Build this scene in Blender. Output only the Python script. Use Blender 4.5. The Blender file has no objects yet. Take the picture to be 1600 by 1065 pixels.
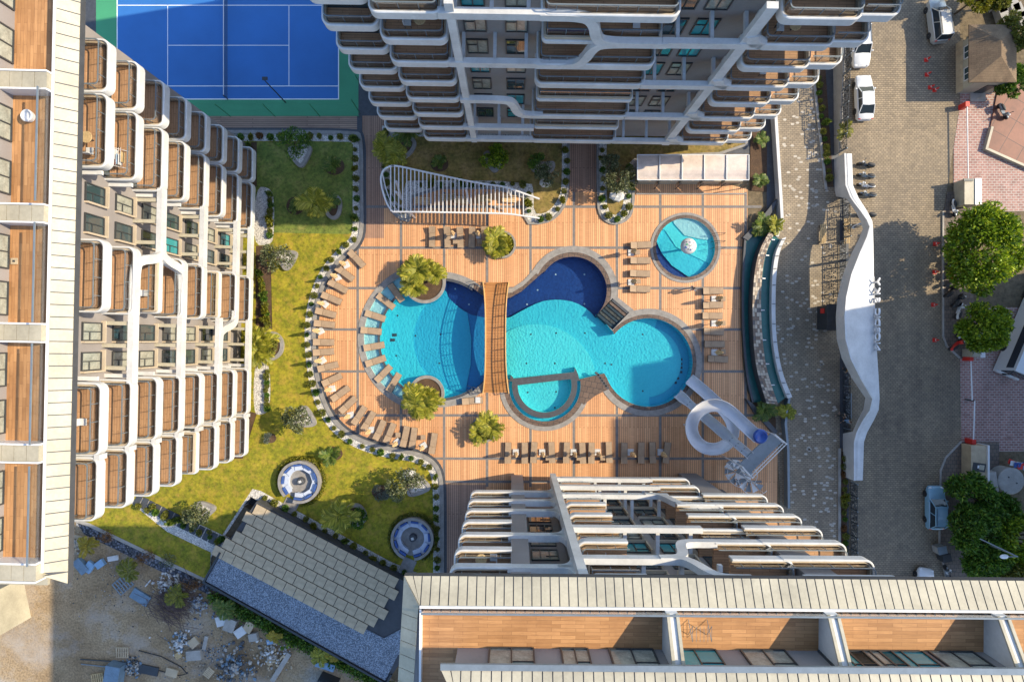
import bpy, math, random
import numpy as np
from mathutils import Vector, Matrix
from mathutils.geometry import delaunay_2d_cdt
R = math.radians
C = bpy.context.scene.collection
SC = bpy.context.scene
random.seed(7)
# ------------------------------------------------------------------ camera, sky, sun
H = 66.0                      # flying height of the camera in metres
cd = bpy.data.cameras.new('camera'); cam = bpy.data.objects.new('camera', cd); C.objects.link(cam)
cam.location = (0, 0, H); cd.sensor_width = 36; cd.lens = 36 * H / (1600 / 15.0); cd.clip_end = 3000; cd.clip_start = 0.5
SC.camera = cam
SUN_EL, SUN_AZ = 37.8, 9.3
w = bpy.data.worlds.new('World'); SC.world = w; w.use_nodes = True
nt = w.node_tree; bg = nt.nodes['Background']
sky = nt.nodes.new('ShaderNodeTexSky'); sky.sky_type = 'NISHITA'; sky.sun_disc = False
sky.ozone_density = 4.0; sky.air_density = 1.2; sky.sun_elevation = R(SUN_EL); sky.sun_rotation = R(90 - SUN_AZ)
nt.links.new(sky.outputs[0], bg.inputs[0]); bg.inputs[1].default_value = 0.15
ld = bpy.data.lights.new('sun', 'SUN'); ld.energy = 3.4; ld.angle = R(0.5); ld.color = (1, 0.85, 0.6)
sun = bpy.data.objects.new('sun', ld); C.objects.link(sun)
sv = Vector((math.cos(R(SUN_EL)) * math.cos(R(SUN_AZ)), math.cos(R(SUN_EL)) * math.sin(R(SUN_AZ)), math.sin(R(SUN_EL))))
sun.rotation_euler = sv.to_track_quat('Z', 'Y').to_euler(); sun.location = sv * 200
vs = SC.view_settings; vs.view_transform = 'Standard'; vs.look = 'None'; vs.gamma = 1; vs.exposure = 1.08; vs.use_curve_mapping = False

# ------------------------------------------------------------------ measuring helpers (15 photo pixels = 1 m on the ground)
def W(px, py, z=0.0):          # where a point of height z seen at photo pixel (px,py) stands
    k = (H - z) / H / 15.0
    return Vector(((px - 800) * k, (532.5 - py) * k, z))
def G(px, py, z=0.0):          # plan position
    return Vector(((px - 800) / 15.0, (532.5 - py) / 15.0, z))
def g2(px, py): return ((px - 800) / 15.0, (532.5 - py) / 15.0)
def rnd(a, b): return random.uniform(a, b)

# ------------------------------------------------------------------ materials
MATS = {}
def nodes(name):
    m = bpy.data.materials.new(name); m.use_nodes = True
    t = m.node_tree; p = t.nodes['Principled BSDF']; MATS[name] = m
    return m, t, p
def N(t, typ, **kw):
    n = t.nodes.new(typ)
    for k, v in kw.items(): setattr(n, k, v)
    return n
def coords(t, scale=(1, 1, 1), rot=(0, 0, 0), kind='Object', loc=(0, 0, 0)):
    tc = N(t, 'ShaderNodeTexCoord'); mp = N(t, 'ShaderNodeMapping')
    mp.inputs['Scale'].default_value = scale; mp.inputs['Rotation'].default_value = rot; mp.inputs['Location'].default_value = loc
    t.links.new(tc.outputs[kind], mp.inputs[0]); return mp.outputs[0]
def ramp(t, src, stops):
    r = N(t, 'ShaderNodeValToRGB'); e = r.color_ramp.elements
    while len(e) < len(stops): e.new(0.5)
    for i, (p, c) in enumerate(stops): e[i].position = p; e[i].color = (*c, 1)
    t.links.new(src, r.inputs[0]); return r.outputs[0]
def noise(t, vec, scale, detail=4, rough=0.6):
    n = N(t, 'ShaderNodeTexNoise'); n.inputs['Scale'].default_value = scale; n.inputs['Detail'].default_value = detail
    n.inputs['Roughness'].default_value = rough; t.links.new(vec, n.inputs['Vector']); return n.outputs[0]
def mixc(t, f, a, b, mode='MIX'):
    m = N(t, 'ShaderNodeMix', data_type='RGBA', blend_type=mode)
    for s, v in ((m.inputs[0], f), (m.inputs[6], a), (m.inputs[7], b)):
        if hasattr(v, 'links'): t.links.new(v, s)
        elif isinstance(v, (int, float)): s.default_value = v
        else: s.default_value = (*v, 1)
    return m.outputs[2]
def bump(t, p, h, strength=0.3, dist=0.05):
    b = N(t, 'ShaderNodeBump'); b.inputs['Strength'].default_value = strength; b.inputs['Distance'].default_value = dist
    t.links.new(h, b.inputs['Height']); t.links.new(b.outputs[0], p.inputs['Normal'])
def plain(name, col, rough=0.6, var=0.12, scale=1.3, metal=0.0, bmp=0.0, fine=12.0):
    m, t, p = nodes(name); p.inputs['Roughness'].default_value = rough; p.inputs['Metallic'].default_value = metal
    v = coords(t); n = noise(t, v, scale); n2 = noise(t, v, fine, 3)
    lo = [max(0, c * (1 - 2 * var)) for c in col]; hi = [min(1, c * (1 + 1.6 * var)) for c in col]
    c = ramp(t, n, [(0.3, lo), (0.7, hi)])
    c = mixc(t, var * 1.6, c, ramp(t, n2, [(0.3, [x * 0.55 for x in col]), (0.65, [min(1, x * 1.2) for x in col])]))
    t.links.new(c, p.inputs['Base Color'])
    if bmp: bump(t, p, n2, bmp, 0.03)
    return m
def planks(name, c1, c2, joint, width=0.2, length=1.9, along='y', rough=0.55, jw=0.03, big=0.25, dirt=(0.5, 0.42, 0.36)):
    m, t, p = nodes(name); p.inputs['Roughness'].default_value = rough
    v = coords(t, rot=(0, 0, R(90) if along == 'y' else 0))
    b = N(t, 'ShaderNodeTexBrick'); t.links.new(v, b.inputs['Vector'])
    for k, val in (('Scale', 1.0), ('Mortar Size', jw * width), ('Brick Width', length), ('Row Height', width), ('Bias', 0.0), ('Mortar Smooth', 0.2)): b.inputs[k].default_value = val
    b.offset = 0.37; b.inputs['Color1'].default_value = (*c1, 1); b.inputs['Color2'].default_value = (*c2, 1); b.inputs['Mortar'].default_value = (*joint, 1)
    v2 = coords(t, scale=(0.6, 9, 1), rot=(0, 0, R(90) if along == 'y' else 0))
    g = noise(t, v2, 2.2, 5)
    c = mixc(t, 0.55, b.outputs['Color'], ramp(t, g, [(0.25, (0.45, 0.45, 0.45)), (0.75, (1, 1, 1))]), 'MULTIPLY')
    n3 = noise(t, coords(t), big, 6, 0.65)
    f = N(t, 'ShaderNodeMapRange'); f.inputs[1].default_value = 0.45; f.inputs[2].default_value = 0.75; f.inputs[4].default_value = 0.55; t.links.new(n3, f.inputs[0])
    c = mixc(t, f.outputs[0], c, mixc(t, 1.0, c, dirt, 'MULTIPLY'))
    t.links.new(c, p.inputs['Base Color']); bump(t, p, b.outputs['Fac'], 0.25, -0.01); return m
def pavers(name, c1, c2, joint, bw, bh, rot=0.0, rough=0.75, big=0.12, stain=(0.55, 0.5, 0.48), jw=0.06, off=0.5):
    m, t, p = nodes(name); p.inputs['Roughness'].default_value = rough
    v = coords(t, rot=(0, 0, R(rot)))
    b = N(t, 'ShaderNodeTexBrick'); t.links.new(v, b.inputs['Vector']); b.offset = off
    for k, val in (('Scale', 1.0), ('Mortar Size', jw * bh), ('Brick Width', bw), ('Row Height', bh), ('Bias', 0.0)): b.inputs[k].default_value = val
    b.inputs['Color1'].default_value = (*c1, 1); b.inputs['Color2'].default_value = (*c2, 1); b.inputs['Mortar'].default_value = (*joint, 1)
    n3 = noise(t, coords(t), big, 8, 0.7); n4 = noise(t, coords(t), 1.1, 6, 0.75)
    c = mixc(t, ramp(t, n3, [(0.38, (0, 0, 0)), (0.68, (0.85, 0.85, 0.85))]), b.outputs['Color'], mixc(t, 1.0, b.outputs['Color'], stain, 'MULTIPLY'))
    c = mixc(t, 0.5, c, ramp(t, n4, [(0.3, (0.4, 0.4, 0.4)), (0.7, (1, 1, 1))]), 'MULTIPLY')
    n5 = noise(t, coords(t, scale=(0.55, 0.05, 1)), 1.0, 5, 0.6)
    c = mixc(t, 0.45, c, ramp(t, n5, [(0.35, (0.6, 0.6, 0.62)), (0.65, (1, 1, 1))]), 'MULTIPLY')
    n6 = noise(t, coords(t, loc=(9, 4, 0)), 0.6, 3, 0.5)
    c = mixc(t, ramp(t, n6, [(0.64, (0, 0, 0)), (0.72, (0.6, 0.6, 0.6))]), c, [x * 0.45 for x in c1])
    t.links.new(c, p.inputs['Base Color']); bump(t, p, b.outputs['Fac'], 0.35, -0.02); return m
def ground_mat(name, stops, big, fine, rough=0.9, bmp=0.6, mid=None):
    m, t, p = nodes(name); p.inputs['Roughness'].default_value = rough
    v = coords(t); n = noise(t, v, big, 10, 0.68); f = noise(t, v, fine, 5, 0.75)
    c = ramp(t, n, stops)
    c = mixc(t, 0.8, c, ramp(t, f, [(0.3, (0.22, 0.22, 0.22)), (0.5, (0.8, 0.8, 0.8)), (0.72, (1.3, 1.3, 1.3))]), 'MULTIPLY')
    if mid: c = mixc(t, ramp(t, noise(t, coords(t, loc=(31, 7, 0)), mid[0], 6, 0.7), [(0.5, (0, 0, 0)), (0.72, (0.8, 0.8, 0.8))]), c, mid[1])
    t.links.new(c, p.inputs['Base Color']); bump(t, p, f, bmp, 0.05); return m
def pebbles(name, c1, c2, scale, rough=0.8, dark=0.25):
    m, t, p = nodes(name); p.inputs['Roughness'].default_value = rough
    vo = N(t, 'ShaderNodeTexVoronoi'); vo.inputs['Scale'].default_value = scale; t.links.new(coords(t), vo.inputs['Vector'])
    c = mixc(t, ramp(t, vo.outputs['Color'], [(0.2, (0, 0, 0)), (0.8, (1, 1, 1))]), c1, c2)
    c = mixc(t, 1.0, c, ramp(t, vo.outputs['Distance'], [(0.35, (1, 1, 1)), (0.75, (dark, dark, dark))]), 'MULTIPLY')
    c = mixc(t, 0.4, c, ramp(t, noise(t, coords(t), 0.7, 5), [(0.3, (0.5, 0.5, 0.5)), (0.7, (1, 1, 1))]), 'MULTIPLY')
    t.links.new(c, p.inputs['Base Color']); bump(t, p, vo.outputs['Distance'], 0.6, -0.05); return m
def leafmat(name, dark, light, rough=0.55, tips=None):
    m, t, p = nodes(name); p.inputs['Roughness'].default_value = rough
    g = N(t, 'ShaderNodeNewGeometry')
    st = [(0.0, dark), (0.75, light)]
    if tips: st.append((1.0, tips))
    c = ramp(t, g.outputs['Random Per Island'], st)
    n = noise(t, coords(t), 0.9, 3)
    c = mixc(t, 0.6, c, ramp(t, n, [(0.3, (0.45, 0.5, 0.4)), (0.7, (1, 1, 1))]), 'MULTIPLY')
    t.links.new(c, p.inputs['Base Color'])
    for k in ('Subsurface Weight',): p.inputs[k].default_value = 0.0
    tr = N(t, 'ShaderNodeBsdfTranslucent'); t.links.new(c, tr.inputs[0]); mx = N(t, 'ShaderNodeMixShader'); mx.inputs[0].default_value = 0.3
    out = t.nodes['Material Output']; t.links.new(p.outputs[0], mx.inputs[1]); t.links.new(tr.outputs[0], mx.inputs[2]); t.links.new(mx.outputs[0], out.inputs[0]); return m
def clear(name, tint, gloss=0.08, rough=0.02, ior=1.45, waves=0.0, scale=1.2):
    m, t, p = nodes(name); t.nodes.remove(p)
    tr = N(t, 'ShaderNodeBsdfTransparent'); tr.inputs[0].default_value = (*tint, 1)
    gl = N(t, 'ShaderNodeBsdfGlossy'); gl.inputs['Roughness'].default_value = rough
    if waves:
        fr = N(t, 'ShaderNodeFresnel'); fr.inputs[0].default_value = ior; fo = fr.outputs[0]
    else:
        fr = N(t, 'ShaderNodeLayerWeight'); fr.inputs[0].default_value = 0.5; pw_ = N(t, 'ShaderNodeMath', operation='POWER'); pw_.inputs[1].default_value = 3.0
        t.links.new(fr.outputs['Facing'], pw_.inputs[0]); mr = N(t, 'ShaderNodeMapRange'); mr.inputs[3].default_value = 0.03; mr.inputs[4].default_value = 0.6; t.links.new(pw_.outputs[0], mr.inputs[0]); fo = mr.outputs[0]
    mx = N(t, 'ShaderNodeMixShader'); t.links.new(fo, mx.inputs[0]); t.links.new(tr.outputs[0], mx.inputs[1]); t.links.new(gl.outputs[0], mx.inputs[2])
    if waves:
        b = N(t, 'ShaderNodeBump'); b.inputs['Strength'].default_value = waves; b.inputs['Distance'].default_value = 0.08
        t.links.new(noise(t, coords(t), scale, 4, 0.6), b.inputs['Height']); t.links.new(b.outputs[0], gl.inputs['Normal']); t.links.new(b.outputs[0], fr.inputs['Normal'])
    t.links.new(mx.outputs[0], t.nodes['Material Output'].inputs[0]); return m
def pooltile(name, c, c2, size=0.15, mottle=0.35):
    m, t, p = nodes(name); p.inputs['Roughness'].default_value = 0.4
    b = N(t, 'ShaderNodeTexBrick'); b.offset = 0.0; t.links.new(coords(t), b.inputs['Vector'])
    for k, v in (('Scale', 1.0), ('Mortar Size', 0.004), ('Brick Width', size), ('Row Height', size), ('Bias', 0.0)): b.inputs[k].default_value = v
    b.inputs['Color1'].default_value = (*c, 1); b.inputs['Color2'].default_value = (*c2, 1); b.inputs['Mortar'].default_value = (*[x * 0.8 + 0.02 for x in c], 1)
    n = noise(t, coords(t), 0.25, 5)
    cc = mixc(t, mottle, b.outputs['Color'], ramp(t, n, [(0.3, (0.7, 0.75, 0.8)), (0.7, (1, 1, 1))]), 'MULTIPLY')  # broad random tone variation over the tiles
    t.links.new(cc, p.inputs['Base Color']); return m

white = plain('white_render', (0.55, 0.55, 0.545), 0.5, 0.09, 0.5, fine=5.0)
whitemetal = plain('white_metal', (0.66, 0.66, 0.66), 0.4, 0.03)
cream = plain('cream_panel', (0.385, 0.35, 0.265), 0.55, 0.12, 0.5, fine=6.0)
rim = plain('beige_stone_rim', (0.46, 0.38, 0.28), 0.6, 0.08, 1.0)
greywall = plain('grey_render', (0.25, 0.225, 0.215), 0.75, 0.07, 0.35)
darkwall = plain('dark_base', (0.055, 0.058, 0.065), 0.7, 0.12)
dmetal = plain('dark_metal', (0.05, 0.055, 0.06), 0.4, 0.08, 2.0, 0.3)
bmetal = plain('blue_grey_metal', (0.2, 0.235, 0.26), 0.4, 0.06, 2.0, 0.3)
stone = plain('grey_stone', (0.25, 0.235, 0.22), 0.75, 0.14, 2.0, bmp=0.3)
dstone = plain('dark_stone', (0.055, 0.06, 0.07), 0.55, 0.15, 2.5, bmp=0.2)
bstone = pavers('brown_stone', (0.17, 0.115, 0.085), (0.21, 0.14, 0.10), (0.08, 0.06, 0.05), 0.6, 0.6, 12, 0.5)
bandmat = plain('dark_band_stone', (0.17, 0.155, 0.145), 0.7, 0.14, 2.5)
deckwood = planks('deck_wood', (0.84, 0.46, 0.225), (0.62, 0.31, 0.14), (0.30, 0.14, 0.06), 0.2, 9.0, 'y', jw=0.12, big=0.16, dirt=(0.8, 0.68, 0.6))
pathwood = planks('deck_wood_shade_tone', (0.46, 0.27, 0.175), (0.34, 0.195, 0.125), (0.16, 0.09, 0.06), 0.2, 9.0, 'y', jw=0.14)  # deck planks where shadow falls, the shade put into a darker tone
shadewoodx = planks('deck_wood_shade_tone_across', (0.44, 0.29, 0.20), (0.33, 0.21, 0.145), (0.15, 0.10, 0.07), 0.2, 9.0, 'x', jw=0.14)  # same shade-darkened deck wood, boards laid across
balwood = planks('balcony_wood', (0.66, 0.385, 0.21), (0.55, 0.31, 0.165), (0.32, 0.175, 0.09), 0.18, 1.2, 'x', jw=0.08)
roofwood = planks('terrace_wood', (0.58, 0.31, 0.135), (0.42, 0.21, 0.085), (0.3, 0.15, 0.065), 0.2, 1.3, 'x', jw=0.05, big=0.4)
bridgewood = planks('bridge_wood', (0.55, 0.26, 0.09), (0.45, 0.2, 0.065), (0.2, 0.09, 0.03), 0.16, 4.0, 'x', jw=0.1)
beam = plain('bridge_beam', (0.6, 0.36, 0.14), 0.5, 0.1)
glass = clear('balcony_glass', (0.9, 0.91, 0.91), rough=0.02, ior=1.18)
wglass = nodes('window_glass'); wglass[2].inputs['Base Color'].default_value = (0.035, 0.06, 0.065, 1); wglass[2].inputs['Roughness'].default_value = 0.04; wglass[2].inputs['Specular IOR Level'].default_value = 0.9; wglass = wglass[0]
tglass = nodes('teal_glass'); tglass[2].inputs['Base Color'].default_value = (0.03, 0.24, 0.27, 1); tglass[2].inputs['Roughness'].default_value = 0.05; tglass = tglass[0]
curtain_reflection = plain('curtain_reflection_glass', (0.30, 0.30, 0.25), 0.15, 0.25, 1.4)  # curtains, and bright window reflections put into a pale colour
carglass = nodes('car_glass'); carglass[2].inputs['Base Color'].default_value = (0.02, 0.03, 0.04, 1); carglass[2].inputs['Roughness'].default_value = 0.03; carglass = carglass[0]
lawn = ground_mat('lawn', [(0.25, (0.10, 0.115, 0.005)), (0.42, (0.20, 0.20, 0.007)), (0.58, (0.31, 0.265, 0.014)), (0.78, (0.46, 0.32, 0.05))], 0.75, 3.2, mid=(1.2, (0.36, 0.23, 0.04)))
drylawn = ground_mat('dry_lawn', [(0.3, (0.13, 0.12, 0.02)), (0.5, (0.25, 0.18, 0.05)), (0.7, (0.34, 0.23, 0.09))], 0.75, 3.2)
shadelawn = ground_mat('lawn_shade_tone', [(0.3, (0.09, 0.14, 0.02)), (0.5, (0.15, 0.19, 0.03)), (0.75, (0.28, 0.25, 0.07))], 0.75, 3.2)  # lawn copy for the upper tower's shadow, shade put into its tone
soil = ground_mat('soil', [(0.3, (0.06, 0.035, 0.02)), (0.7, (0.13, 0.075, 0.04))], 1.2, 12)
sand = ground_mat('yard_sand', [(0.28, (0.14, 0.095, 0.055)), (0.42, (0.27, 0.185, 0.10)), (0.55, (0.36, 0.26, 0.15)), (0.7, (0.40, 0.36, 0.31))], 0.16, 5, mid=(0.13, (0.36, 0.33, 0.3)))
earth = ground_mat('earth', [(0.3, (0.12, 0.09, 0.05)), (0.7, (0.2, 0.15, 0.09))], 0.05, 2)
wgravel = pebbles('white_gravel', (0.78, 0.75, 0.70), (0.58, 0.55, 0.51), 9, dark=0.5)
bgravel = pebbles('blue_grey_gravel', (0.12, 0.16, 0.22), (0.36, 0.42, 0.5), 11, dark=0.45)
kgravel = pebbles('black_gravel', (0.03, 0.035, 0.05), (0.2, 0.22, 0.27), 5, dark=0.2)
road_m = pavers('road_pavers', (0.42, 0.325, 0.205), (0.30, 0.235, 0.155), (0.16, 0.125, 0.09), 0.36, 0.21, 0, 0.8, 0.07, (0.55, 0.56, 0.6), 0.12)
walk_m = pavers('walkway_pavers', (0.44, 0.35, 0.235), (0.33, 0.265, 0.185), (0.18, 0.15, 0.11), 0.4, 0.2, 0, 0.75, 0.16, (0.62, 0.6, 0.6), 0.12)
walkl = plain('pale_pavers', (0.43, 0.39, 0.33), 0.75, 0.1)
redbrick = pavers('red_pavers', (0.47, 0.24, 0.195), (0.34, 0.165, 0.135), (0.52, 0.45, 0.40), 0.5, 0.26, 0, 0.75, 0.09, (0.85, 0.8, 0.8), 0.16)
redterr = pavers('red_terrace', (0.27, 0.10, 0.06), (0.23, 0.085, 0.05), (0.1, 0.05, 0.04), 2.0, 2.0, 30, 0.6, 0.2, (0.8, 0.75, 0.75), 0.02, 0.0)
sidew = pavers('sidewalk', (0.26, 0.2, 0.15), (0.2, 0.16, 0.13), (0.1, 0.09, 0.08), 0.4, 0.4, 0, 0.8)
cblue = plain('court_blue', (0.026, 0.145, 0.42), 0.7, 0.06, 0.2)
cgreen = plain('court_green', (0.05, 0.27, 0.13), 0.7, 0.08, 0.2)
lines_m = plain('court_lines', (0.8, 0.8, 0.8), 0.6, 0.03)
concrete = plain('concrete', (0.33, 0.31, 0.28), 0.8, 0.14, 1.0, bmp=0.2)
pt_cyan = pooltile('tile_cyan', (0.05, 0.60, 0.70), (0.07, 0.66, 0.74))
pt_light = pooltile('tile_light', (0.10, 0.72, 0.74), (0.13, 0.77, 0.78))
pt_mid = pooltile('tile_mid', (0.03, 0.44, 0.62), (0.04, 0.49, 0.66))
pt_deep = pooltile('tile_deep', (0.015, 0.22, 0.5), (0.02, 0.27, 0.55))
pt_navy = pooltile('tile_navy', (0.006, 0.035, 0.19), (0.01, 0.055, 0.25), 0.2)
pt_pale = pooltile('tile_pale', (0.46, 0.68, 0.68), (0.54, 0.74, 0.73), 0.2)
water = clear('pool_water', (0.82, 0.97, 0.99), ior=1.25, rough=0.03, waves=0.14, scale=4.5)
teal = plain('teal_tile', (0.012, 0.115, 0.105), 0.3, 0.12, 1.5)
lf_palm = leafmat('palm_leaf', (0.15, 0.18, 0.015), (0.48, 0.46, 0.035), tips=(0.66, 0.54, 0.09))
lf_palmd = leafmat('dark_palm_leaf', (0.05, 0.11, 0.015), (0.17, 0.25, 0.03), tips=(0.32, 0.30, 0.06))
lf_green = leafmat('ficus_leaf', (0.05, 0.12, 0.006), (0.31, 0.44, 0.02), tips=(0.55, 0.60, 0.04))
lf_dark = leafmat('dark_leaf', (0.025, 0.085, 0.01), (0.13, 0.27, 0.025), tips=(0.3, 0.40, 0.04))
lf_olive = leafmat('olive_leaf', (0.07, 0.09, 0.04), (0.22, 0.25, 0.12), tips=(0.36, 0.36, 0.2))
lf_lime = leafmat('lime_leaf', (0.1, 0.12, 0.01), (0.28, 0.27, 0.02), tips=(0.4, 0.34, 0.03))
lf_shrub = leafmat('shrub_leaf', (0.08, 0.115, 0.015), (0.27, 0.27, 0.04), tips=(0.4, 0.35, 0.07))
lf_yellow = leafmat('yellow_leaf', (0.3, 0.22, 0.02), (0.5, 0.38, 0.03), tips=(0.6, 0.45, 0.05))
lf_grey = leafmat('grey_leaf', (0.11, 0.15, 0.13), (0.25, 0.28, 0.24))
lf_red = leafmat('rust_leaf', (0.14, 0.06, 0.02), (0.3, 0.14, 0.04))
bark = plain('bark', (0.16, 0.11, 0.07), 0.9, 0.2, 3.0, bmp=0.4)
tan = plain('tan_fabric', (0.33, 0.235, 0.155), 0.8, 0.08, 2.0)
tand = plain('brown_rattan', (0.10, 0.065, 0.045), 0.8, 0.12, 2.0)
canvas = plain('beige_canvas', (0.62, 0.44, 0.24), 0.8, 0.12, 3.0)
bluecush = plain('blue_cushion', (0.035, 0.085, 0.27), 0.8, 0.12, 3.0)
palecush = plain('pale_cushion', (0.45, 0.5, 0.6), 0.8, 0.06)
shingle = pavers('tan_shingle', (0.25, 0.17, 0.10), (0.21, 0.145, 0.085), (0.15, 0.1, 0.06), 0.4, 0.2, 0, 0.85, 0.4)
tilebeige = plain('beige_roof_tile', (0.44, 0.345, 0.225), 0.7, 0.12, 1.2, bmp=0.15)
red = plain('red_plastic', (0.6, 0.03, 0.02), 0.45, 0.06)
black = plain('black_rubber', (0.02, 0.02, 0.022), 0.6, 0.1)
poly = clear('polycarbonate', (0.82, 0.74, 0.70), ior=1.4, rough=0.15)
polys = plain('opal_sheet', (0.62, 0.52, 0.45), 0.35, 0.08, 1.5)
slidem = plain('slide_fibreglass', (0.62, 0.63, 0.66), 0.25, 0.06, 0.6)
blueplast = plain('blue_plastic', (0.02, 0.07, 0.3), 0.35, 0.1, 2.0)
bluesheet = plain('blue_grey_sheet', (0.13, 0.2, 0.27), 0.5, 0.15, 1.5)
bluepaint = plain('pale_blue_board', (0.2, 0.34, 0.5), 0.5, 0.1)
pallet = plain('pallet_wood', (0.45, 0.32, 0.16), 0.8, 0.2, 3.0)
rebar = plain('rusty_steel', (0.09, 0.055, 0.05), 0.8, 0.2, 3.0)
ochre = plain('ochre_roof', (0.45, 0.26, 0.09), 0.8, 0.1)

# ------------------------------------------------------------------ mesh helpers
class MB:
    def __init__(s): s.v = []; s.f = []; s.m = []
    def add(s, vs, fs, m=0):
        o = len(s.v); s.v += [tuple(x) for x in vs]
        for f in fs: s.f.append([i + o for i in f]); s.m.append(m)
    def box(s, c, size, rz=0.0, m=0, top=1.0):
        x, y, z = (a / 2 for a in size); ca, sa = math.cos(rz), math.sin(rz); vs = []
        for zz, k in ((-z, 1.0), (z, top)):
            for a, b in ((-x, -y), (x, -y), (x, y), (-x, y)):
                a *= k; b *= k; vs.append((c[0] + a * ca - b * sa, c[1] + a * sa + b * ca, c[2] + zz))
        s.add(vs, [(3, 2, 1, 0), (4, 5, 6, 7), (0, 1, 5, 4), (1, 2, 6, 5), (2, 3, 7, 6), (3, 0, 4, 7)], m); return s
    def prism(s, poly, z0, z1, m=0):
        if area2(poly) < 0: poly = poly[::-1]
        n = len(poly); vs = [(x, y, z0) for x, y in poly] + [(x, y, z1) for x, y in poly]
        s.add(vs, [list(range(n))[::-1], list(range(n, 2 * n))] + [(i, (i + 1) % n, n + (i + 1) % n, n + i) for i in range(n)], m); return s
    def tube(s, pts, r, n=6, m=0, closed=False):
        pts = [Vector(p) for p in pts]; k = len(pts); vs = []; prev = None
        for i, p in enumerate(pts):
            a = pts[(i - 1) % k] if (i or closed) else p; b = pts[(i + 1) % k] if (i < k - 1 or closed) else p
            t = (b - a).normalized() if (b - a).length > 1e-9 else Vector((0, 0, 1))
            ref = prev if prev is not None else (Vector((0, 0, 1)) if abs(t.z) < 0.9 else Vector((1, 0, 0)))
            x = (ref - t * ref.dot(t)).normalized(); prev = x; y = t.cross(x)
            rr = r[i] if isinstance(r, (list, tuple)) else r
            for j in range(n):
                q = 2 * math.pi * (j + 0.5) / n; vs.append(p + (x * math.cos(q) + y * math.sin(q)) * rr)
        fs = [(i * n + j, i * n + (j + 1) % n, ((i + 1) % k) * n + (j + 1) % n, ((i + 1) % k) * n + j) for i in range(k if closed else k - 1) for j in range(n)]
        if not closed: fs += [list(range(n))[::-1], [(k - 1) * n + j for j in range(n)]]
        s.add(vs, fs, m); return s
    def lathe(s, prof, n=20, c=(0, 0, 0), m=0):
        vs = [(c[0] + r * math.cos(2 * math.pi * j / n), c[1] + r * math.sin(2 * math.pi * j / n), c[2] + z) for r, z in prof for j in range(n)]
        fs = [(i * n + j, i * n + (j + 1) % n, (i + 1) * n + (j + 1) % n, (i + 1) * n + j) for i in range(len(prof) - 1) for j in range(n)]
        if prof[0][0] > 1e-6: fs.append(list(range(n))[::-1])
        if prof[-1][0] > 1e-6: fs.append([(len(prof) - 1) * n + j for j in range(n)])
        s.add(vs, fs, m); return s
    def sweep(s, path, prof, m=0, closed=False, closedprof=True):
        """path: 2D points; prof: (offset to the right of travel, z)"""
        k = len(path); q = len(prof); vs = []
        for i in range(k):
            nx, ny = miter(path, i, closed)
            for o, z in prof: vs.append((path[i][0] + nx * o, path[i][1] + ny * o, z))
        fs = []
        for i in range(k if closed else k - 1):
            for j in range(q if closedprof else q - 1):
                a = i * q + j; b = i * q + (j + 1) % q; i2 = (i + 1) % k
                fs.append((a, b, i2 * q + (j + 1) % q, i2 * q + j))
        if not closed and closedprof: fs += [list(range(q))[::-1], [(k - 1) * q + j for j in range(q)]]
        s.add(vs, fs, m); return s
    def ball(s, c, r, nu=10, nv=7, m=0):
        if isinstance(r, (int, float)): r = (r, r, r)
        vs = [(c[0], c[1], c[2] - r[2])]
        for i in range(1, nv):
            t = math.pi * i / nv
            for j in range(nu):
                p = 2 * math.pi * j / nu; vs.append((c[0] + r[0] * math.sin(t) * math.cos(p), c[1] + r[1] * math.sin(t) * math.sin(p), c[2] - r[2] * math.cos(t)))
        vs.append((c[0], c[1], c[2] + r[2])); L = len(vs) - 1
        fs = [(0, 1 + (j + 1) % nu, 1 + j) for j in range(nu)]
        fs += [(1 + i * nu + j, 1 + i * nu + (j + 1) % nu, 1 + (i + 1) * nu + (j + 1) % nu, 1 + (i + 1) * nu + j) for i in range(nv - 2) for j in range(nu)]
        fs += [(L, 1 + (nv - 2) * nu + j, 1 + (nv - 2) * nu + (j + 1) % nu) for j in range(nu)]
        s.add(vs, fs, m); return s
    def mesh(s, name, mats, smooth=0.0):
        me = bpy.data.meshes.new(name); me.from_pydata(s.v, [], s.f)
        for mm in (mats if isinstance(mats, (list, tuple)) else [mats]): me.materials.append(mm)
        if len(me.materials) > 1: me.polygons.foreach_set('material_index', s.m)
        me.update()
        if smooth:
            me.polygons.foreach_set('use_smooth', [True] * len(me.polygons))
            try: me.set_sharp_from_angle(angle=R(smooth))
            except Exception: pass
        return me
    def build(s, name, mats, parent=None, loc=None, rz=0.0, smooth=0.0): return ob(name, s.mesh(name, mats, smooth), parent, loc, rz)
def area2(p): return sum(p[i][0] * p[(i + 1) % len(p)][1] - p[(i + 1) % len(p)][0] * p[i][1] for i in range(len(p)))
def miter(path, i, closed):
    k = len(path); p = path[i]
    a = path[(i - 1) % k] if (i or closed) else None; b = path[(i + 1) % k] if (i < k - 1 or closed) else None
    ns = []
    for u, v in ((a, p), (p, b)):
        if u is None or v is None: continue
        dx, dy = v[0] - u[0], v[1] - u[1]; l = math.hypot(dx, dy)
        if l > 1e-9: ns.append((dy / l, -dx / l))
    if not ns: return (0, 0)
    if len(ns) == 1: return ns[0]
    mx, my = ns[0][0] + ns[1][0], ns[0][1] + ns[1][1]; l2 = mx * mx + my * my
    if l2 < 0.3: return ns[0]
    return (2 * mx / l2, 2 * my / l2)
def ob(name, me, parent=None, loc=None, rz=0.0):
    o = bpy.data.objects.new(name, me); C.objects.link(o)
    if parent is not None: o.parent = parent
    if loc is not None: o.location = loc
    if rz: o.rotation_euler = (0, 0, rz)
    return o
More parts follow.
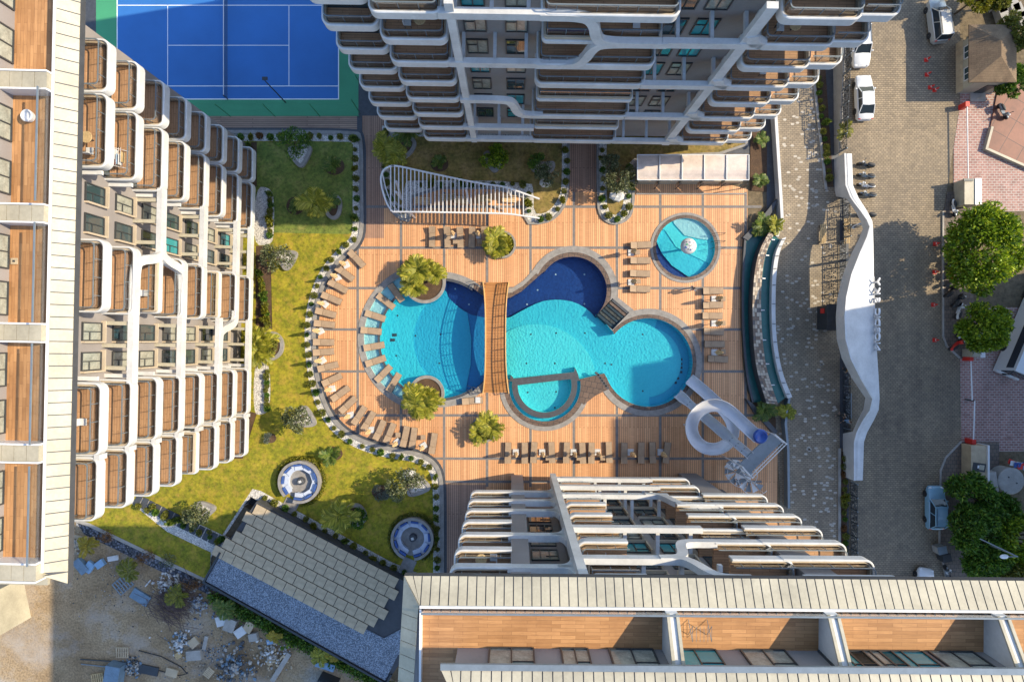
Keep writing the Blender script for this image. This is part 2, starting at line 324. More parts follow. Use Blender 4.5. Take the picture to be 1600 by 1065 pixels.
def tag(o, label=None, cat=None, group=None, kind=None):
    if label: o['label'] = label
    if cat: o['category'] = cat
    if group: o['group'] = group
    if kind: o['kind'] = kind
    return o
def thing(name, label, cat, loc=(0, 0, 0), rz=0.0, group=None):
    return tag(ob(name, None, None, loc, rz), label, cat, group)
def struct(name, me, **kw): return tag(ob(name, me, **kw), kind='structure')
KIDS = {}
def copy_tree(o, parent=None):
    c = o.copy(); C.objects.link(c)
    if parent is not None: c.parent = parent
    for ch in list(o.children): copy_tree(ch, c)
    return c
def circ(cx, cy, r, n=48, a0=0.0, a1=360.0, ry=None):
    full = abs(a1 - a0) >= 359.9; ry = ry or r
    return [(cx + r * math.cos(R(a0 + (a1 - a0) * i / (n if full else n - 1))), cy + ry * math.sin(R(a0 + (a1 - a0) * i / (n if full else n - 1)))) for i in range(n)]
def chaikin(p, n=2, closed=True):
    for _ in range(n):
        q = []
        k = len(p)
        if not closed: q.append(p[0])
        for i in range(k if closed else k - 1):
            a, b = p[i], p[(i + 1) % k]
            q += [(a[0] * .75 + b[0] * .25, a[1] * .75 + b[1] * .25), (a[0] * .25 + b[0] * .75, a[1] * .25 + b[1] * .75)]
        if not closed: q.append(p[-1])
        p = q
    return p
def inset(p, d):               # moves a closed outline inwards
    sgn = 1 if area2(p) < 0 else -1
    return [(p[i][0] + miter(p, i, True)[0] * d * sgn, p[i][1] + miter(p, i, True)[1] * d * sgn) for i in range(len(p))]
def offset_line(p, d): return [(p[i][0] + miter(p, i, False)[0] * d, p[i][1] + miter(p, i, False)[1] * d) for i in range(len(p))]
def strip(p, d0, d1): return offset_line(p, d0) + offset_line(p, d1)[::-1]
def along(p, step, start=0.0):  # evenly spaced points on an open line, with directions
    out = []; need = start
    for a, b in zip(p, p[1:]):
        l = math.hypot(b[0] - a[0], b[1] - a[1])
        while l > 0 and need <= l:
            t = need / l; out.append((a[0] + (b[0] - a[0]) * t, a[1] + (b[1] - a[1]) * t, math.atan2(b[1] - a[1], b[0] - a[0]))); need += step
        need -= l
    return out
def inside(p, x, y):
    c = False; j = len(p) - 1
    for i in range(len(p)):
        if (p[i][1] > y) != (p[j][1] > y) and x < (p[j][0] - p[i][0]) * (y - p[i][1]) / (p[j][1] - p[i][1]) + p[i][0]: c = not c
        j = i
    return c
ORD = 'first second third fourth fifth sixth seventh eighth ninth tenth eleventh twelfth thirteenth fourteenth fifteenth sixteenth seventeenth eighteenth nineteenth twentieth'.split()
O9 = ORD[:9]
for tn, th in (('twenty', 'thirtieth'), ('thirty', 'fortieth'), ('forty', 'fiftieth'), ('fifty', 'sixtieth'), ('sixty', 'seventieth')): ORD += [tn + '-' + x for x in O9] + [th]

# ------------------------------------------------------------------ the ground, one planar map in photo-plan pixels
REG = []
def reg(key, poly, smooth=0):
    p = chaikin(poly, smooth) if smooth else poly
    xs = [q[0] for q in p]; ys = [q[1] for q in p]; REG.append((key, p, min(xs), max(xs), min(ys), max(ys)))
def reg_in(key, poly, test):    # only where the test holds
    REG.append((key, poly, min(p[0] for p in poly), max(p[0] for p in poly), min(p[1] for p in poly), max(p[1] for p in poly), test))
def rect(x0, y0, x1, y1): return [(x0, y0), (x1, y0), (x1, y1), (x0, y1)]
# surfaces: height, material, name
SURF = {
 'earth': (-0.03, earth, 'ground'), 'yard': (0.0, sand, 'yard_ground'), 'road': (0.0, road_m, 'road'), 'sidewalk': (0.12, sidew, 'pavement'), 'redbrick': (0.02, redbrick, 'brick_drive'),
 'redterr': (0.14, redterr, 'red_terrace'), 'walk': (0.0, walk_m, 'walkway'), 'court': (0.0, cblue, 'tennis_court'), 'courtedge': (-0.004, cgreen, 'court_surround'),
 'deck': (0.0, deckwood, 'deck'), 'band': (0.004, bandmat, 'deck_band'), 'path': (0.0, pathwood, 'wood_path'), 'pathx': (0.0, shadewoodx, 'wood_path'), 'lawn': (0.1, lawn, 'lawn'), 'dry': (0.1, drylawn, 'dry_lawn'), 'green': (0.1, shadelawn, 'shade_toned_lawn'),
 'curb': (0.16, stone, 'garden_kerb'), 'dcurb': (0.03, dstone, 'stone_edging'), 'gravel': (0.08, wgravel, 'white_gravel'), 'cope': (0.05, stone, 'pool_coping'), 'rimst': (0.03, bstone, 'pool_rim'),
 'ledge': (-0.28, pt_pale, 'pool_ledge'), 'ledgewall': (0.0, dstone, 'pool_rim'), 'cyan': (-1.2, pt_cyan, 'pool_floor'), 'light': (-1.0, pt_light, 'pool_floor'), 'mid': (-1.4, pt_mid, 'pool_floor'), 'deep': (-1.6, pt_deep, 'pool_floor'),
 'navy': (-1.7, pt_navy, 'pool_floor'), 'moat': (-0.5, pt_cyan, 'pool_floor'), 'kcyan': (-0.5, pt_cyan, 'kid_pool_floor'), 'klight': (-0.42, pt_light, 'kid_pool_floor'), 'kpale': (-0.3, pt_pale, 'kid_pool_floor'), 'knavy': (-0.7, pt_navy, 'kid_pool_floor'),
 'soil': (0.06, soil, 'planting_soil'), 'lane': (-1.2, darkwall, 'sunken_lane'), 'slab': (0.0, dstone, 'ground_slab'), 'gslab': (0.06, concrete, 'concrete_apron'), 'kgravel': (0.05, kgravel, 'black_gravel'), 'kerb': (0.13, concrete, 'kerb'),
}
WET = {'ledge', 'cyan', 'light', 'mid', 'deep', 'navy', 'moat', 'kcyan', 'klight', 'kpale', 'knavy'}
reg('earth', rect(-9000, -9000, 10500, 9500))
reg('yard', [(-300, 780), (140, 812), (330, 905), (640, 1075), (640, 1400), (-300, 1400)])
# street side
reg('walk', [(1195, 60), (1262, 60), (1306, 300), (1312, 300), (1312, 1300), (1212, 1300), (1219, 760), (1213, 700), (1200, 640), (1192, 520), (1196, 420), (1208, 300)])
reg('soil', [(1270, 60), (1286, 60), (1302, 292), (1290, 292)])
reg('kerb', [(1262, 60), (1266, 60), (1292, 296), (1288, 296)])
reg('soil', rect(1313, 705, 1323, 1300)); reg('kerb', rect(1309, 700, 1313, 1300))
reg('slab', [(1286, 60), (1304, 60), (1312, 300), (1326, 300), (1326, 1300), (1323, 1300), (1323, 700), (1312, 700), (1312, 300), (1302, 292)])
road_poly = [(1304, -900), (1500, -900), (1500, 165), (1476, 320), (1474, 330), (1474, 525), (1480, 540), (1500, 558), (1502, 690), (1478, 715), (1470, 735), (1468, 850), (1478, 900), (1480, 1400), (1326, 1400), (1326, 300), (1312, 280), (1304, 100)]
reg('redbrick', rect(1490, 140, 2200, 330)); reg('redbrick', rect(1495, 480, 2200, 705))
reg('sidewalk', [(1470, 300), (1520, 300), (1520, 560), (1499, 560), (1478, 545), (1470, 528)])
reg('sidewalk', [(1505, 690), (1560, 690), (1560, 1400), (1470, 1400), (1462, 850), (1464, 735), (1473, 712)])
reg('road', road_poly)
reg('kerb', strip([(1474, 330), (1474, 525), (1480, 540), (1500, 558)], -2.5, 0)); reg('kerb', strip([(1502, 690), (1478, 715), (1470, 735), (1468, 850), (1478, 900), (1480, 1100)], -2.5, 0))
reg('redterr', [(1546, 200), (1560, 130), (1800, 130), (1800, 330), (1600, 262), (1537, 234)])
# tennis court
reg('slab', [(-900, -900), (620, -900), (620, 204), (100, 204), (-900, 500)])
reg('courtedge', rect(150, -260, 568, 181)); reg('court', rect(183, -230, 529, 155))
# central deck
reg('slab', rect(560, 120, 1215, 240))
reg('deck', [(560, 300), (1000, 250), (1168, 296), (1168, 380), (1160, 400), (1158, 520), (1163, 600), (1185, 650), (1215, 690), (1214, 900), (560, 900), (480, 690), (480, 430)])
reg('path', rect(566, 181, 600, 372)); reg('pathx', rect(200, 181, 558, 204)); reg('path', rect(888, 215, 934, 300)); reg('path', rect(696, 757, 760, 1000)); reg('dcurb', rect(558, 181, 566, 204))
BX = [559, 626.5, 694, 761, 829, 896.5, 964, 1031.5, 1098, 1165]; BY = [323, 387, 450, 514.5, 580, 648.5, 716, 752]
for x in BX: reg('band', rect(x - 2, 381 if x < 600 else 300, x + 2, 760))
for y in BY: reg('band', rect(563 if y < 380 else 480, y - 2, 1190, y + 2))
# big lawn by the left tower
edgeA = chaikin([(340, 204), (556, 204), (568, 212), (568, 300), (569, 362), (561, 383), (545, 397), (527, 415), (513, 435), (504, 456), (497, 480), (494, 505), (493, 530), (495, 560), (499, 590), (506, 618), (517, 643), (533, 664), (555, 680), (585, 692), (615, 699), (645, 703), (668, 711), (684, 724), (692, 744), (694, 780), (694, 912)], 2, False)
A_all = edgeA + [(640, 912), (600, 890), (440, 800), (395, 770), (330, 870), (328, 910), (120, 820), (120, 700), (340, 600)]
reg('dcurb', offset_line(edgeA, 4) + A_all[len(edgeA):])
reg('curb', A_all)
bandA = offset_line(edgeA, -6); lawnA = offset_line(edgeA, -17)
reg('gravel', bandA + A_all[len(edgeA):]); reg('lawn', lawnA + [(655, 900), (600, 876), (450, 795), (395, 763), (330, 862), (328, 905), (125, 820), (125, 700), (340, 600)])
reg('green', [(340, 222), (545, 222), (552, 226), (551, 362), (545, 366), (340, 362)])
# path of dark slabs and the lower lawn
reg('gravel', [(203, 783), (222, 776), (300, 812), (372, 846), (352, 876), (330, 862), (262, 830)])
reg('gravel', [(395, 763), (408, 766), (455, 792), (610, 876), (660, 897), (660, 908), (606, 890), (440, 803), (392, 775)])
reg('lane', [(392, 775), (440, 803), (606, 890), (660, 908), (648, 935), (560, 890), (380, 790)])
reg('kgravel', [(118, 812), (140, 820), (330, 915), (500, 1005), (640, 1080), (632, 1090), (490, 1012), (320, 925), (132, 834)]); reg('soil', [(325, 918), (500, 1003), (640, 1080), (640, 1095), (480, 1020), (400, 975), (330, 935)])
reg('kerb', [(116, 808), (140, 816), (332, 908), (330, 912), (138, 821), (114, 813)])
reg('soil', [(378, 225), (402, 222), (402, 292), (378, 292)]); reg('soil', [(400, 420), (424, 415), (426, 515), (400, 520)]); reg('soil', [(380, 640), (402, 645), (380, 716), (366, 716)])
reg('gravel', chaikin([(400, 292), (420, 293), (429, 305), (429, 370), (423, 383), (395, 384)], 2)); reg('soil', [(400, 384), (418, 384), (418, 420), (400, 420)])
reg('gravel', chaikin([(398, 563), (414, 565), (423, 575), (423, 640), (410, 648), (396, 646)], 2))
# garden under the pergola
B_all = chaikin([(597, 190), (890, 190), (890, 290), (886, 318), (872, 340), (850, 351), (817, 351), (817, 296), (645, 296), (645, 349), (622, 343), (606, 326), (598, 300), (597, 275)], 1)
reg('curb', B_all); reg('gravel', inset(B_all, 4))
reg('dry', chaikin([(612, 190), (878, 190), (878, 288), (874, 308), (862, 326), (850, 334), (834, 334), (834, 300), (830, 284), (640, 281), (632, 288), (630, 322), (618, 316), (612, 296)], 1))
reg('gravel', rect(597, 197, 845, 214))
# peninsula by the canopy
C_all = chaikin([(932, 190), (1168, 190), (1168, 240), (1000, 248), (992, 275), (991, 325), (984, 343), (966, 352), (950, 350), (937, 339), (932, 320)], 1)
reg('curb', C_all); reg('gravel', inset(C_all, 4)); reg('dry', chaikin([(948, 190), (1164, 190), (1164, 237), (996, 243), (976, 262), (975, 320), (964, 337), (954, 334), (947, 318)], 1))
reg('soil', [(1172, 205), (1198, 205), (1198, 300), (1172, 298)])
reg('slab', [(1198, 180), (1204, 180), (1212, 305), (1204, 330), (1162, 375), (1166, 368), (1198, 325)]); reg('soil', [(1166, 370), (1198, 326), (1207, 330), (1200, 362), (1190, 372), (1165, 376)])
reg('soil', [(1174, 630), (1184, 628), (1204, 632), (1212, 655), (1212, 672), (1206, 672)])
# pools
CPOLY = [(738, 450), (752, 460), (765, 466), (778, 468), (797, 465), (815, 455), (833, 439), (850, 424), (900, 470), (934, 491), (958, 518), (975, 560), (956, 603), (944, 583), (897, 594), (803, 600), (789, 588), (765, 585), (738, 612)]
LC = (686, 530); NC = (895, 454); RCC = (1013, 566); LP = (851, 602); KC = (1071, 387)
reg('cope', circ(*LC, 106, 96)); reg_in('cope', circ(676, 527, 117, 96), lambda k, x, y: x < 672); reg('cope', circ(*NC, 70, 72)); reg('cope', circ(*RCC, 84, 80)); reg('cope', circ(*LP, 71, 72)); reg('cope', [(736, 440), (752, 450), (778, 454), (800, 450), (818, 438), (834, 420), (860, 440), (800, 560), (740, 500)])
reg('cope', [(955, 456), (990, 484), (990, 500), (957, 517), (931, 490)]); reg('cope', [(735, 612), (752, 606), (775, 600), (800, 610), (800, 560), (730, 560)])
reg('rimst', circ(*NC, 60, 72)); reg('rimst', circ(*RCC, 75, 80)); reg('rimst', circ(*LP, 64, 72)); reg('rimst', [(740, 442), (756, 454), (778, 460), (800, 457), (818, 446), (838, 427), (860, 440), (800, 560), (740, 500)])
reg('rimst', [(895, 590), (944, 580), (958, 604), (930, 618), (912, 632), (900, 620)])
reg('rimst', circ(*LC, 96, 96))
def sect(c, r0, r1, a0, a1, n=40): return circ(c[0], c[1], r1, n, a0, a1) + circ(c[0], c[1], r0, n, a0, a1)[::-1]
reg_in('ledge', circ(676, 527, 107, 96), lambda k, x, y: x < 652); reg('ledgewall', circ(*LC, 96, 96))
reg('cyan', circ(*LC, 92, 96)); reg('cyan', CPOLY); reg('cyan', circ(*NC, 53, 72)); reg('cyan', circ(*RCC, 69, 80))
basin = lambda k: k in ('cyan', 'mid', 'light', 'deep', 'navy')
reg('cyan', rect(770, 466, 780, 588))
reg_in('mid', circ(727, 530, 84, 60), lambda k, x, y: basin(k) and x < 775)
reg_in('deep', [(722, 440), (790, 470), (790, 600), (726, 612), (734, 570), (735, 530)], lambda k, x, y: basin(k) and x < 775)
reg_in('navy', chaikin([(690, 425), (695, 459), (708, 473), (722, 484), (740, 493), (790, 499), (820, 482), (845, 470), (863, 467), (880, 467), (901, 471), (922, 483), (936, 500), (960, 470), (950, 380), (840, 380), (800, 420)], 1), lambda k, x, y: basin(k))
reg_in('deep', sect(NC, 38, 54, -60, 50, 30), lambda k, x, y: False)
reg_in('light', circ(838, 603, 97, 60), lambda k, x, y: k == 'cyan' and 775 < x < 950)
reg_in('kpale', circ(828, 606, 70, 50), lambda k, x, y: False)
reg_in('mid', sect(RCC, 56, 69, -75, 85, 40), lambda k, x, y: k == 'cyan')
reg('ledgewall', circ(*LP, 55, 64)); reg('moat', sect(LP, 51, 56, -8, 187, 50)); reg('ledgewall', circ(*LP, 51, 60)); reg('light', circ(*LP, 42, 60))
reg_in('ledgewall', [(803, 590), (895, 580), (899, 591), (806, 602)], lambda k, x, y: True)
reg_in('light', [(760, 540), (905, 530), (897, 581), (803, 591)], lambda k, x, y: k in ('ledgewall', 'moat', 'rimst', 'cope') and math.hypot(x - 851, y - 602) < 75)
reg('cope', circ(*KC, 55, 72)); reg('rimst', circ(*KC, 51, 72)); reg('klight', circ(*KC, 46, 64))
kt = lambda k, x, y: k in ('klight',) and math.hypot(x - KC[0], y - KC[1]) < 46.2
reg_in('kpale', [(1050, 330), (1054, 348), (1071, 367), (1092, 372), (1106, 374), (1130, 360), (1120, 320)], kt)
reg_in('kcyan', [(1015, 355), (1040, 358), (1058, 385), (1083, 398), (1112, 412), (1130, 440), (1080, 450), (1010, 430)], kt)
reg_in('knavy', [(1010, 370), (1028, 377), (1036, 395), (1052, 414), (1080, 433), (1080, 450), (1000, 440)], lambda k, x, y: math.hypot(x - KC[0], y - KC[1]) < 46.2)
reg('mid', [(957, 466), (983, 488), (957, 515), (932, 492)])
# planted islands in the pool
I1 = (664, 441, 33); I2 = (667, 614, 28)
for ix, iy, ir in (I1, I2): reg('curb', circ(ix, iy, ir, 40)); reg('soil', circ(ix, iy, ir - 5, 40))

def build_ground():
    vs, es = [], []
    for r in REG:
        o = len(vs); n = len(r[1]); vs += [Vector((p[0], p[1])) for p in r[1]]; es += [(o + i, o + (i + 1) % n) for i in range(n)]
    V, E, F, *_ = delaunay_2d_cdt(vs, es, [], 0, 1e-3)
    key = []
    for f in F:
        x = sum(V[i][0] for i in f) / len(f); y = sum(V[i][1] for i in f) / len(f); k = None
        for r in REG:
            if r[2] <= x <= r[3] and r[4] <= y <= r[5] and inside(r[1], x, y):
                if len(r) == 6: k = r[0]
                elif r[6].__code__.co_argcount == 1:
                    if r[6](k): k = r[0]
                elif r[6](k, x, y): k = r[0]
        key.append(k)
    def cell(k, x, y):
        if k == 'deck': return (k, sum(x > b for b in BX), sum(y > b for b in BY))
        return (k,)
    out = {}; edges = {}; cells = []
    for f, k in zip(F, key):
        x = sum(V[i][0] for i in f) / 3; y = sum(V[i][1] for i in f) / 3
        c = cell(k, x, y) if k else None; cells.append(c)
        if not k: continue
        z = SURF[k][0]; mb = out.setdefault(c, MB())
        p = [g2(*V[i]) for i in f]
        if area2(p) < 0: p = p[::-1]
        mb.add([(a, b, z) for a, b in p], [(0, 1, 2)])
        for a, b in ((f[0], f[1]), (f[1], f[2]), (f[2], f[0])): edges.setdefault((min(a, b), max(a, b)), []).append(k)
        if k in WET:
            mbw = out.setdefault(('water',), MB()); mbw.add([(a, b, -0.07) for a, b in p], [(0, 1, 2)])
    for (a, b), ks in edges.items():
        if len(ks) == 2 and SURF[ks[0]][0] != SURF[ks[1]][0]:
            z0, z1 = sorted((SURF[ks[0]][0], SURF[ks[1]][0])); lo, hi = sorted(ks, key=lambda k: SURF[k][0])
            own = lo if (z0 < -0.2 and lo in WET) else hi
            if own == 'deck': own = 'band'
            mb = out.setdefault((own,), MB()); p, q = g2(*V[a]), g2(*V[b])
            mb.add([(*p, z0), (*q, z0), (*q, z1), (*p, z1)], [(0, 1, 2, 3)])
    deck = tag(ob('pool_deck', None), kind='structure')
    for c, mb in out.items():
        if c[0] == 'water': struct('pool_water', mb.mesh('pool_water', water)); continue
        z, m, nm = SURF[c[0]]
        if c[0] == 'deck': ob('deck_panel', mb.mesh('deck_panel', m), deck)
        elif c[0] == 'band': ob('stone_band', mb.mesh('stone_band', m), deck)
        else: struct(nm, mb.mesh(nm, m))
build_ground()
mb = MB()
for x0, y0, x1, y1 in ((183, 154.2, 529, 155.8), (182.3, -230, 183.8, 155.8), (528.3, -230, 529.8, 155.8), (183, 134, 529, 135.2), (261.5, 8, 262.5, 134), (451, 8, 452, 134), (262, 70.6, 451, 71.6), (183, 8, 529, 9.2)):
    mb.prism([g2(x0, y0), g2(x1, y0), g2(x1, y1), g2(x0, y1)], 0.001, 0.006)
struct('court_lines', mb.mesh('court_lines', lines_m))
mb = MB(); rr = random.Random(5)
for i in range(700):
    y = rr.uniform(110, 900); x = rr.uniform(1205, 1310)
    if rr.random() < 0.45 and not (x > 1285 and y > 640) and not (y < 330 and x > 1262): continue
    if not inside(REG[2][1], x, y) or not inside(REG[2][1], x + 6, y) or not inside(REG[2][1], x - 5, y): continue
    if 1262 + (y - 60) * 0.13 < x and y < 320: continue
    mb.prism([g2(x + a * rr.uniform(.8, 1.1), y + b) for a, b in ((-3.2, 0), (-1.8, -1.6), (1.6, -1.7), (3.2, 0), (1.8, 1.6), (-1.7, 1.6))], -0.01, 0.006)
tag(ob('pale_pavers', mb.mesh('pale_pavers', walkl)), kind='stuff')

# ------------------------------------------------------------------ the three apartment towers
# local frame of a tower: u along the facade, d outwards (0 = front of the balconies), z up
DEP = 2.2
CACHE = {}
def upath(w, lc, rc, d0=0.0, r=0.55, dep=DEP):
    p = []
    if lc: p += [(0, -dep)] + [(r - r * math.cos(a), -r + d0 + r * math.sin(a)) for a in [R(t) for t in range(0, 91, 15)]]
    else: p += [(0, d0)]
    if rc: p += [(w - r + r * math.sin(a), d0 - r + r * math.cos(a)) for a in [R(t) for t in range(0, 91, 15)]] + [(w, -dep)]
    else: p += [(w, d0)]
    return p
def balcony(parent, u0, u1, z, lc=True, rc=True, wide=True, d0=0.0, door=True):
    w = u1 - u0; key = (round(w, 2), lc, rc, wide, round(d0, 2))
    if key not in CACHE:
        p = upath(w, lc, rc, d0); b = MB()
        o1 = 0.0 if wide else 0.22; h = 0.74 if wide else 0.34
        b.sweep(p, [(o1, 0.0), (o1, h - 0.05), (o1 + 0.05, h), (o1 + 0.12, h), (o1 + 0.12, 0.0)])
        band = b.mesh('balcony', white, 40)
        r_ = MB(); r_.sweep(p, [(o1 + 0.123, 0.3), (o1 + 0.123, 0.62), (o1 + 0.25, 0.62), (o1 + 0.25, 0.3)])
        g = MB(); g.sweep(p, [(o1 + 0.30, 0.31), (o1 + 0.30, 1.30), (o1 + 0.312, 1.30), (o1 + 0.312, 0.31)])
        rl = MB(); po = offset_line(p, o1 + 0.306)
        rl.sweep(p, [(o1 + 0.27, 1.305), (o1 + 0.27, 1.35), (o1 + 0.34, 1.35), (o1 + 0.34, 1.305)])
        for x, y, a in along(po, 1.15, 0.5): rl.box((x, y, 0.8), (0.035, 0.05, 0.98), a)
        f = MB(); fp = offset_line(p, o1 + 0.1)
        f.prism([(fp[0][0], -DEP)] + fp + [(fp[-1][0], -DEP)], 0.06, 0.3)
        dm = MB(); n = max(2, int((w - 0.6) / 1.1)); ww = (w - 0.6) / n
        for i in range(n + 1): dm.box((0.3 + i * ww, -DEP + 0.04, 1.4), (0.07, 0.08, 2.2))
        for zz in (0.34, 2.48): dm.box((w / 2, -DEP + 0.04, zz), (w - 0.53, 0.08, 0.08))
        pm = MB(); pm.box((w / 2, -DEP + 0.03, 1.4), (w - 0.6, 0.03, 2.12))
        CACHE[key] = (band, r_.mesh('stone_rim', rim, 40), g.mesh('glass_railing', glass), rl.mesh('handrail', bmetal), f.mesh('balcony_floor', balwood), dm.mesh('balcony_door', dmetal), pm.mesh('door_pane', wglass))
    k = CACHE[key]; b = ob('balcony', k[0], parent, (u0, 0, z))
    for nm, me in zip(('stone_rim', 'glass_railing', 'handrail', 'balcony_floor'), k[1:5]): ob(nm, me, b)
    if door:
        d = ob('balcony_door', k[5], parent, (u0, 0, z)); ob('door_pane', k[6], d)
    return b
def window(parent, u, z, w=1.5, h=1.9, d=-DEP, pane=None, mull=2, sill=True):
    key = ('w', round(w, 2), round(h, 2), mull)
    if key not in CACHE:
        f = MB()
        for s in (-1, 1): f.box((s * (w / 2 - 0.04), 0.05, h / 2), (0.08, 0.12, h)); f.box((0, 0.05, h / 2 + s * (h / 2 - 0.04)), (w - 0.161, 0.12, 0.08))
        for i in range(1, mull): f.box((-w / 2 + i * w / mull, 0.05, h / 2), (0.06, 0.1, h - 0.161))
        f.box((w * 0.25, 0.05, h * 0.62), (w * 0.5 - 0.1, 0.09, 0.06))
        p = MB(); p.box((0, 0.02, h / 2), (w - 0.16, 0.03, h - 0.16))
        q = MB(); q.box((0, 0.15, -0.06), (w + 0.24, 0.34, 0.1)); q.box((w / 2 + 0.07, 0.13, h / 2), (0.12, 0.3, h))
        CACHE[key] = (f.mesh('window', dmetal), p.mesh('pane', wglass), q.mesh('sill', rim))
    k = CACHE[key]; o = ob('window', k[0], parent, (u, d, z))
    pm = k[1]
    if pane is not None:
        kk = key + (pane.name,)
        if kk not in CACHE: m2 = k[1].copy(); m2.materials[0] = pane; CACHE[kk] = m2
        pm = CACHE[kk]
    ob('pane', pm, o)
    if sill: ob('sill', k[2], o)
def ribbon(parent, path, h=0.70, d0=-0.02, d1=-0.4, name='ribbon', sm=2):
    """white ribbon: a band following a line (u,z) in the facade plane"""
    if d0 in (0.02, 0.03, 0.04): h = 0.68 - d0 * 1.5; d1 = -0.36 - d0
    p = path if len(path) == 2 else chaikin(path, sm, False)
    l = offset_line(p, h / 2); r = offset_line(p, -h / 2); n = len(p); b = MB(); vs = []
    for i in range(n): vs += [(l[i][0], d0, l[i][1]), (r[i][0], d0, r[i][1]), (r[i][0], d1, r[i][1]), (l[i][0], d1, l[i][1])]
    fs = [(i * 4 + j, i * 4 + (j + 1) % 4, i * 4 + 4 + (j + 1) % 4, i * 4 + 4 + j) for i in range(n - 1) for j in range(4)] + [(3, 2, 1, 0), (n * 4 - 4, n * 4 - 3, n * 4 - 2, n * 4 - 1)]
    b.add(vs, fs); return b.build(name, white, parent, smooth=35)
def fin(parent, u, z, d0=-0.45, d1=-DEP, w=0.26, m=None):
    b = MB(); b.box((0, (d0 + d1) / 2, 0), (w, abs(d1 - d0) - 0.01, 0.34)); b.build('fin_beam', m or cream, parent, (u, 0, z))
def block(parent, name, u0, u1, d0, d1, z0, z1, m, poly=None):
    b = MB()
    b.prism([(u0, d0), (u1, d0), (u1, d1), (u0, d1)] if poly is None else poly, z0, z1); return b.build(name, m, parent)
def panes(): return random.choice([None, None, tglass, curtain_reflection, curtain_reflection])
def eave(parent, u0, u1, z, d_out, d_in, rise, step, skewl=0.0, skewr=0.0, along_u=True, name='roof_panel', gap=0.06, th=0.05, base=True):
    """sloping roof edge made of separate sheet panels; skew mitres the ends"""
    n = max(1, round((u1 - u0) / step)); s = (u1 - u0) / n
    for i in range(n):
        a = u0 + i * s + gap / 2; b_ = u0 + (i + 1) * s - gap / 2
        ia = max(a, u0 + skewl) if skewl > 0 else a; ib = min(b_, u1 - skewr) if skewr > 0 else b_
        if ia >= ib: ia = ib = (a + b_) / 2 if skewl <= 0 and skewr <= 0 else (max(ia, min(ib, ia)))
        j = rnd(-0.006, 0.006)
        pts = [(a, d_out, z + j), (b_, d_out, z + j), (ib, d_in, z + rise + j), (ia, d_in, z + rise + j)]
        m = MB(); m.add(pts + [(x, y, q - th) for x, y, q in pts], [(0, 1, 2, 3), (7, 6, 5, 4), (4, 5, 1, 0), (5, 6, 2, 1), (6, 7, 3, 2), (7, 4, 0, 3)]); m.build(name, cream, parent)
    if base:
        m = MB(); pts = [(u0, d_out, z - 0.03), (u1, d_out, z - 0.03), (u1 - skewr, d_in, z + rise - 0.03), (u0 + skewl, d_in, z + rise - 0.03)]
        lo = [(u0, d_out, z - 0.5), (u1, d_out, z - 0.5), (u1 - skewr, d_in, z - 0.5), (u0 + skewl, d_in, z - 0.5)]
        m.add(pts + lo, [(0, 1, 2, 3), (7, 6, 5, 4), (4, 5, 1, 0), (5, 6, 2, 1), (6, 7, 3, 2), (7, 4, 0, 3)]); m.build('roof_edge', darkwall, parent)

# ---------------- left tower
A = thing('apartment_tower', 'white balconied apartment tower along the left edge, its roof terraces in view', 'apartment building', G(410, 532.5), math.atan2(-1, -0.022), 'apartment towers round the pool')
au = lambda y: (y - 532.5) / 15.0
AF = [2.6 + 3.2 * i for i in range(8)]
block(A, 'wall', au(225), au(706), -DEP, -16, 0, 28.0, greywall)
A_cols = [(244, 296, 1, 0), (296, 368, 1, 1), (435, 506, 1, 1), (572, 643, 1, 1), (643, 705, 0, 1)]
thin = {(2, 1), (2, 2 + 0), (2, 5)}
for ci, (y0, y1, lc, rc) in enumerate(A_cols):
    for k, z in enumerate(AF):
        wide = not ((ci == 2 and k in (2, 5)) or (ci == 4 and k == 3))
        balcony(A, au(y0) + 0.02, au(y1) - 0.02, z, True, True, wide, 0.0 if ci != 4 else -0.12)
for (y0, y1, fl) in ((368, 435, (5, 3, 1, 0)), (506, 572, (6, 4, 2, 0))):
    for k, z in enumerate(AF):
        for t in (0.27, 0.72): window(A, au(y0 + (y1 - y0) * t), z + 0.75, 1.25, 2.0, pane=panes())
    for k in fl:
        ribbon(A, [(au(y0) - 0.3, AF[k] + 0.37), (au(y1) + 0.3, AF[k] + 0.37)])
        for t in (0.13, 0.48, 0.83): fin(A, au(y0 + (y1 - y0) * t), AF[k] + 0.45)
ribbon(A, [(au(425), AF[5] + .37), (au(437), AF[5] + .37), (au(443), AF[5] + 1.2), (au(447), AF[6] - 0.3), (au(453), AF[6] + .37), (au(506), AF[6] + .37)], d0=0.02)
ribbon(A, [(au(425), AF[5] + .37), (au(437), AF[5] + .37), (au(443), AF[5] - 0.4), (au(447), AF[4] + 1.2), (au(453), AF[4] + .37), (au(506), AF[4] + .37)], d0=0.03)
ribbon(A, [(au(490), AF[1] + .37), (au(503), AF[1] + .37), (au(510), AF[1] + 1.0), (au(517), AF[2] - .2), (au(524), AF[2] + .37), (au(574), AF[2] + .37)], d0=0.02)
for k in range(8):   # short links where two balconies of a floor meet
    ribbon(A, [(au(641), AF[k] + 0.37), (au(646), AF[k] + 0.37)], 0.8, d0=-0.05)
# white ledge strips on the walls beside the stacks
for y in (370.5, 569):
    for k in range(8): block(A, 'wall_ledge', au(y - 2), au(y + 2), -DEP + 0.002, -0.6, AF[k] + 0.1, AF[k] + 0.3, white)
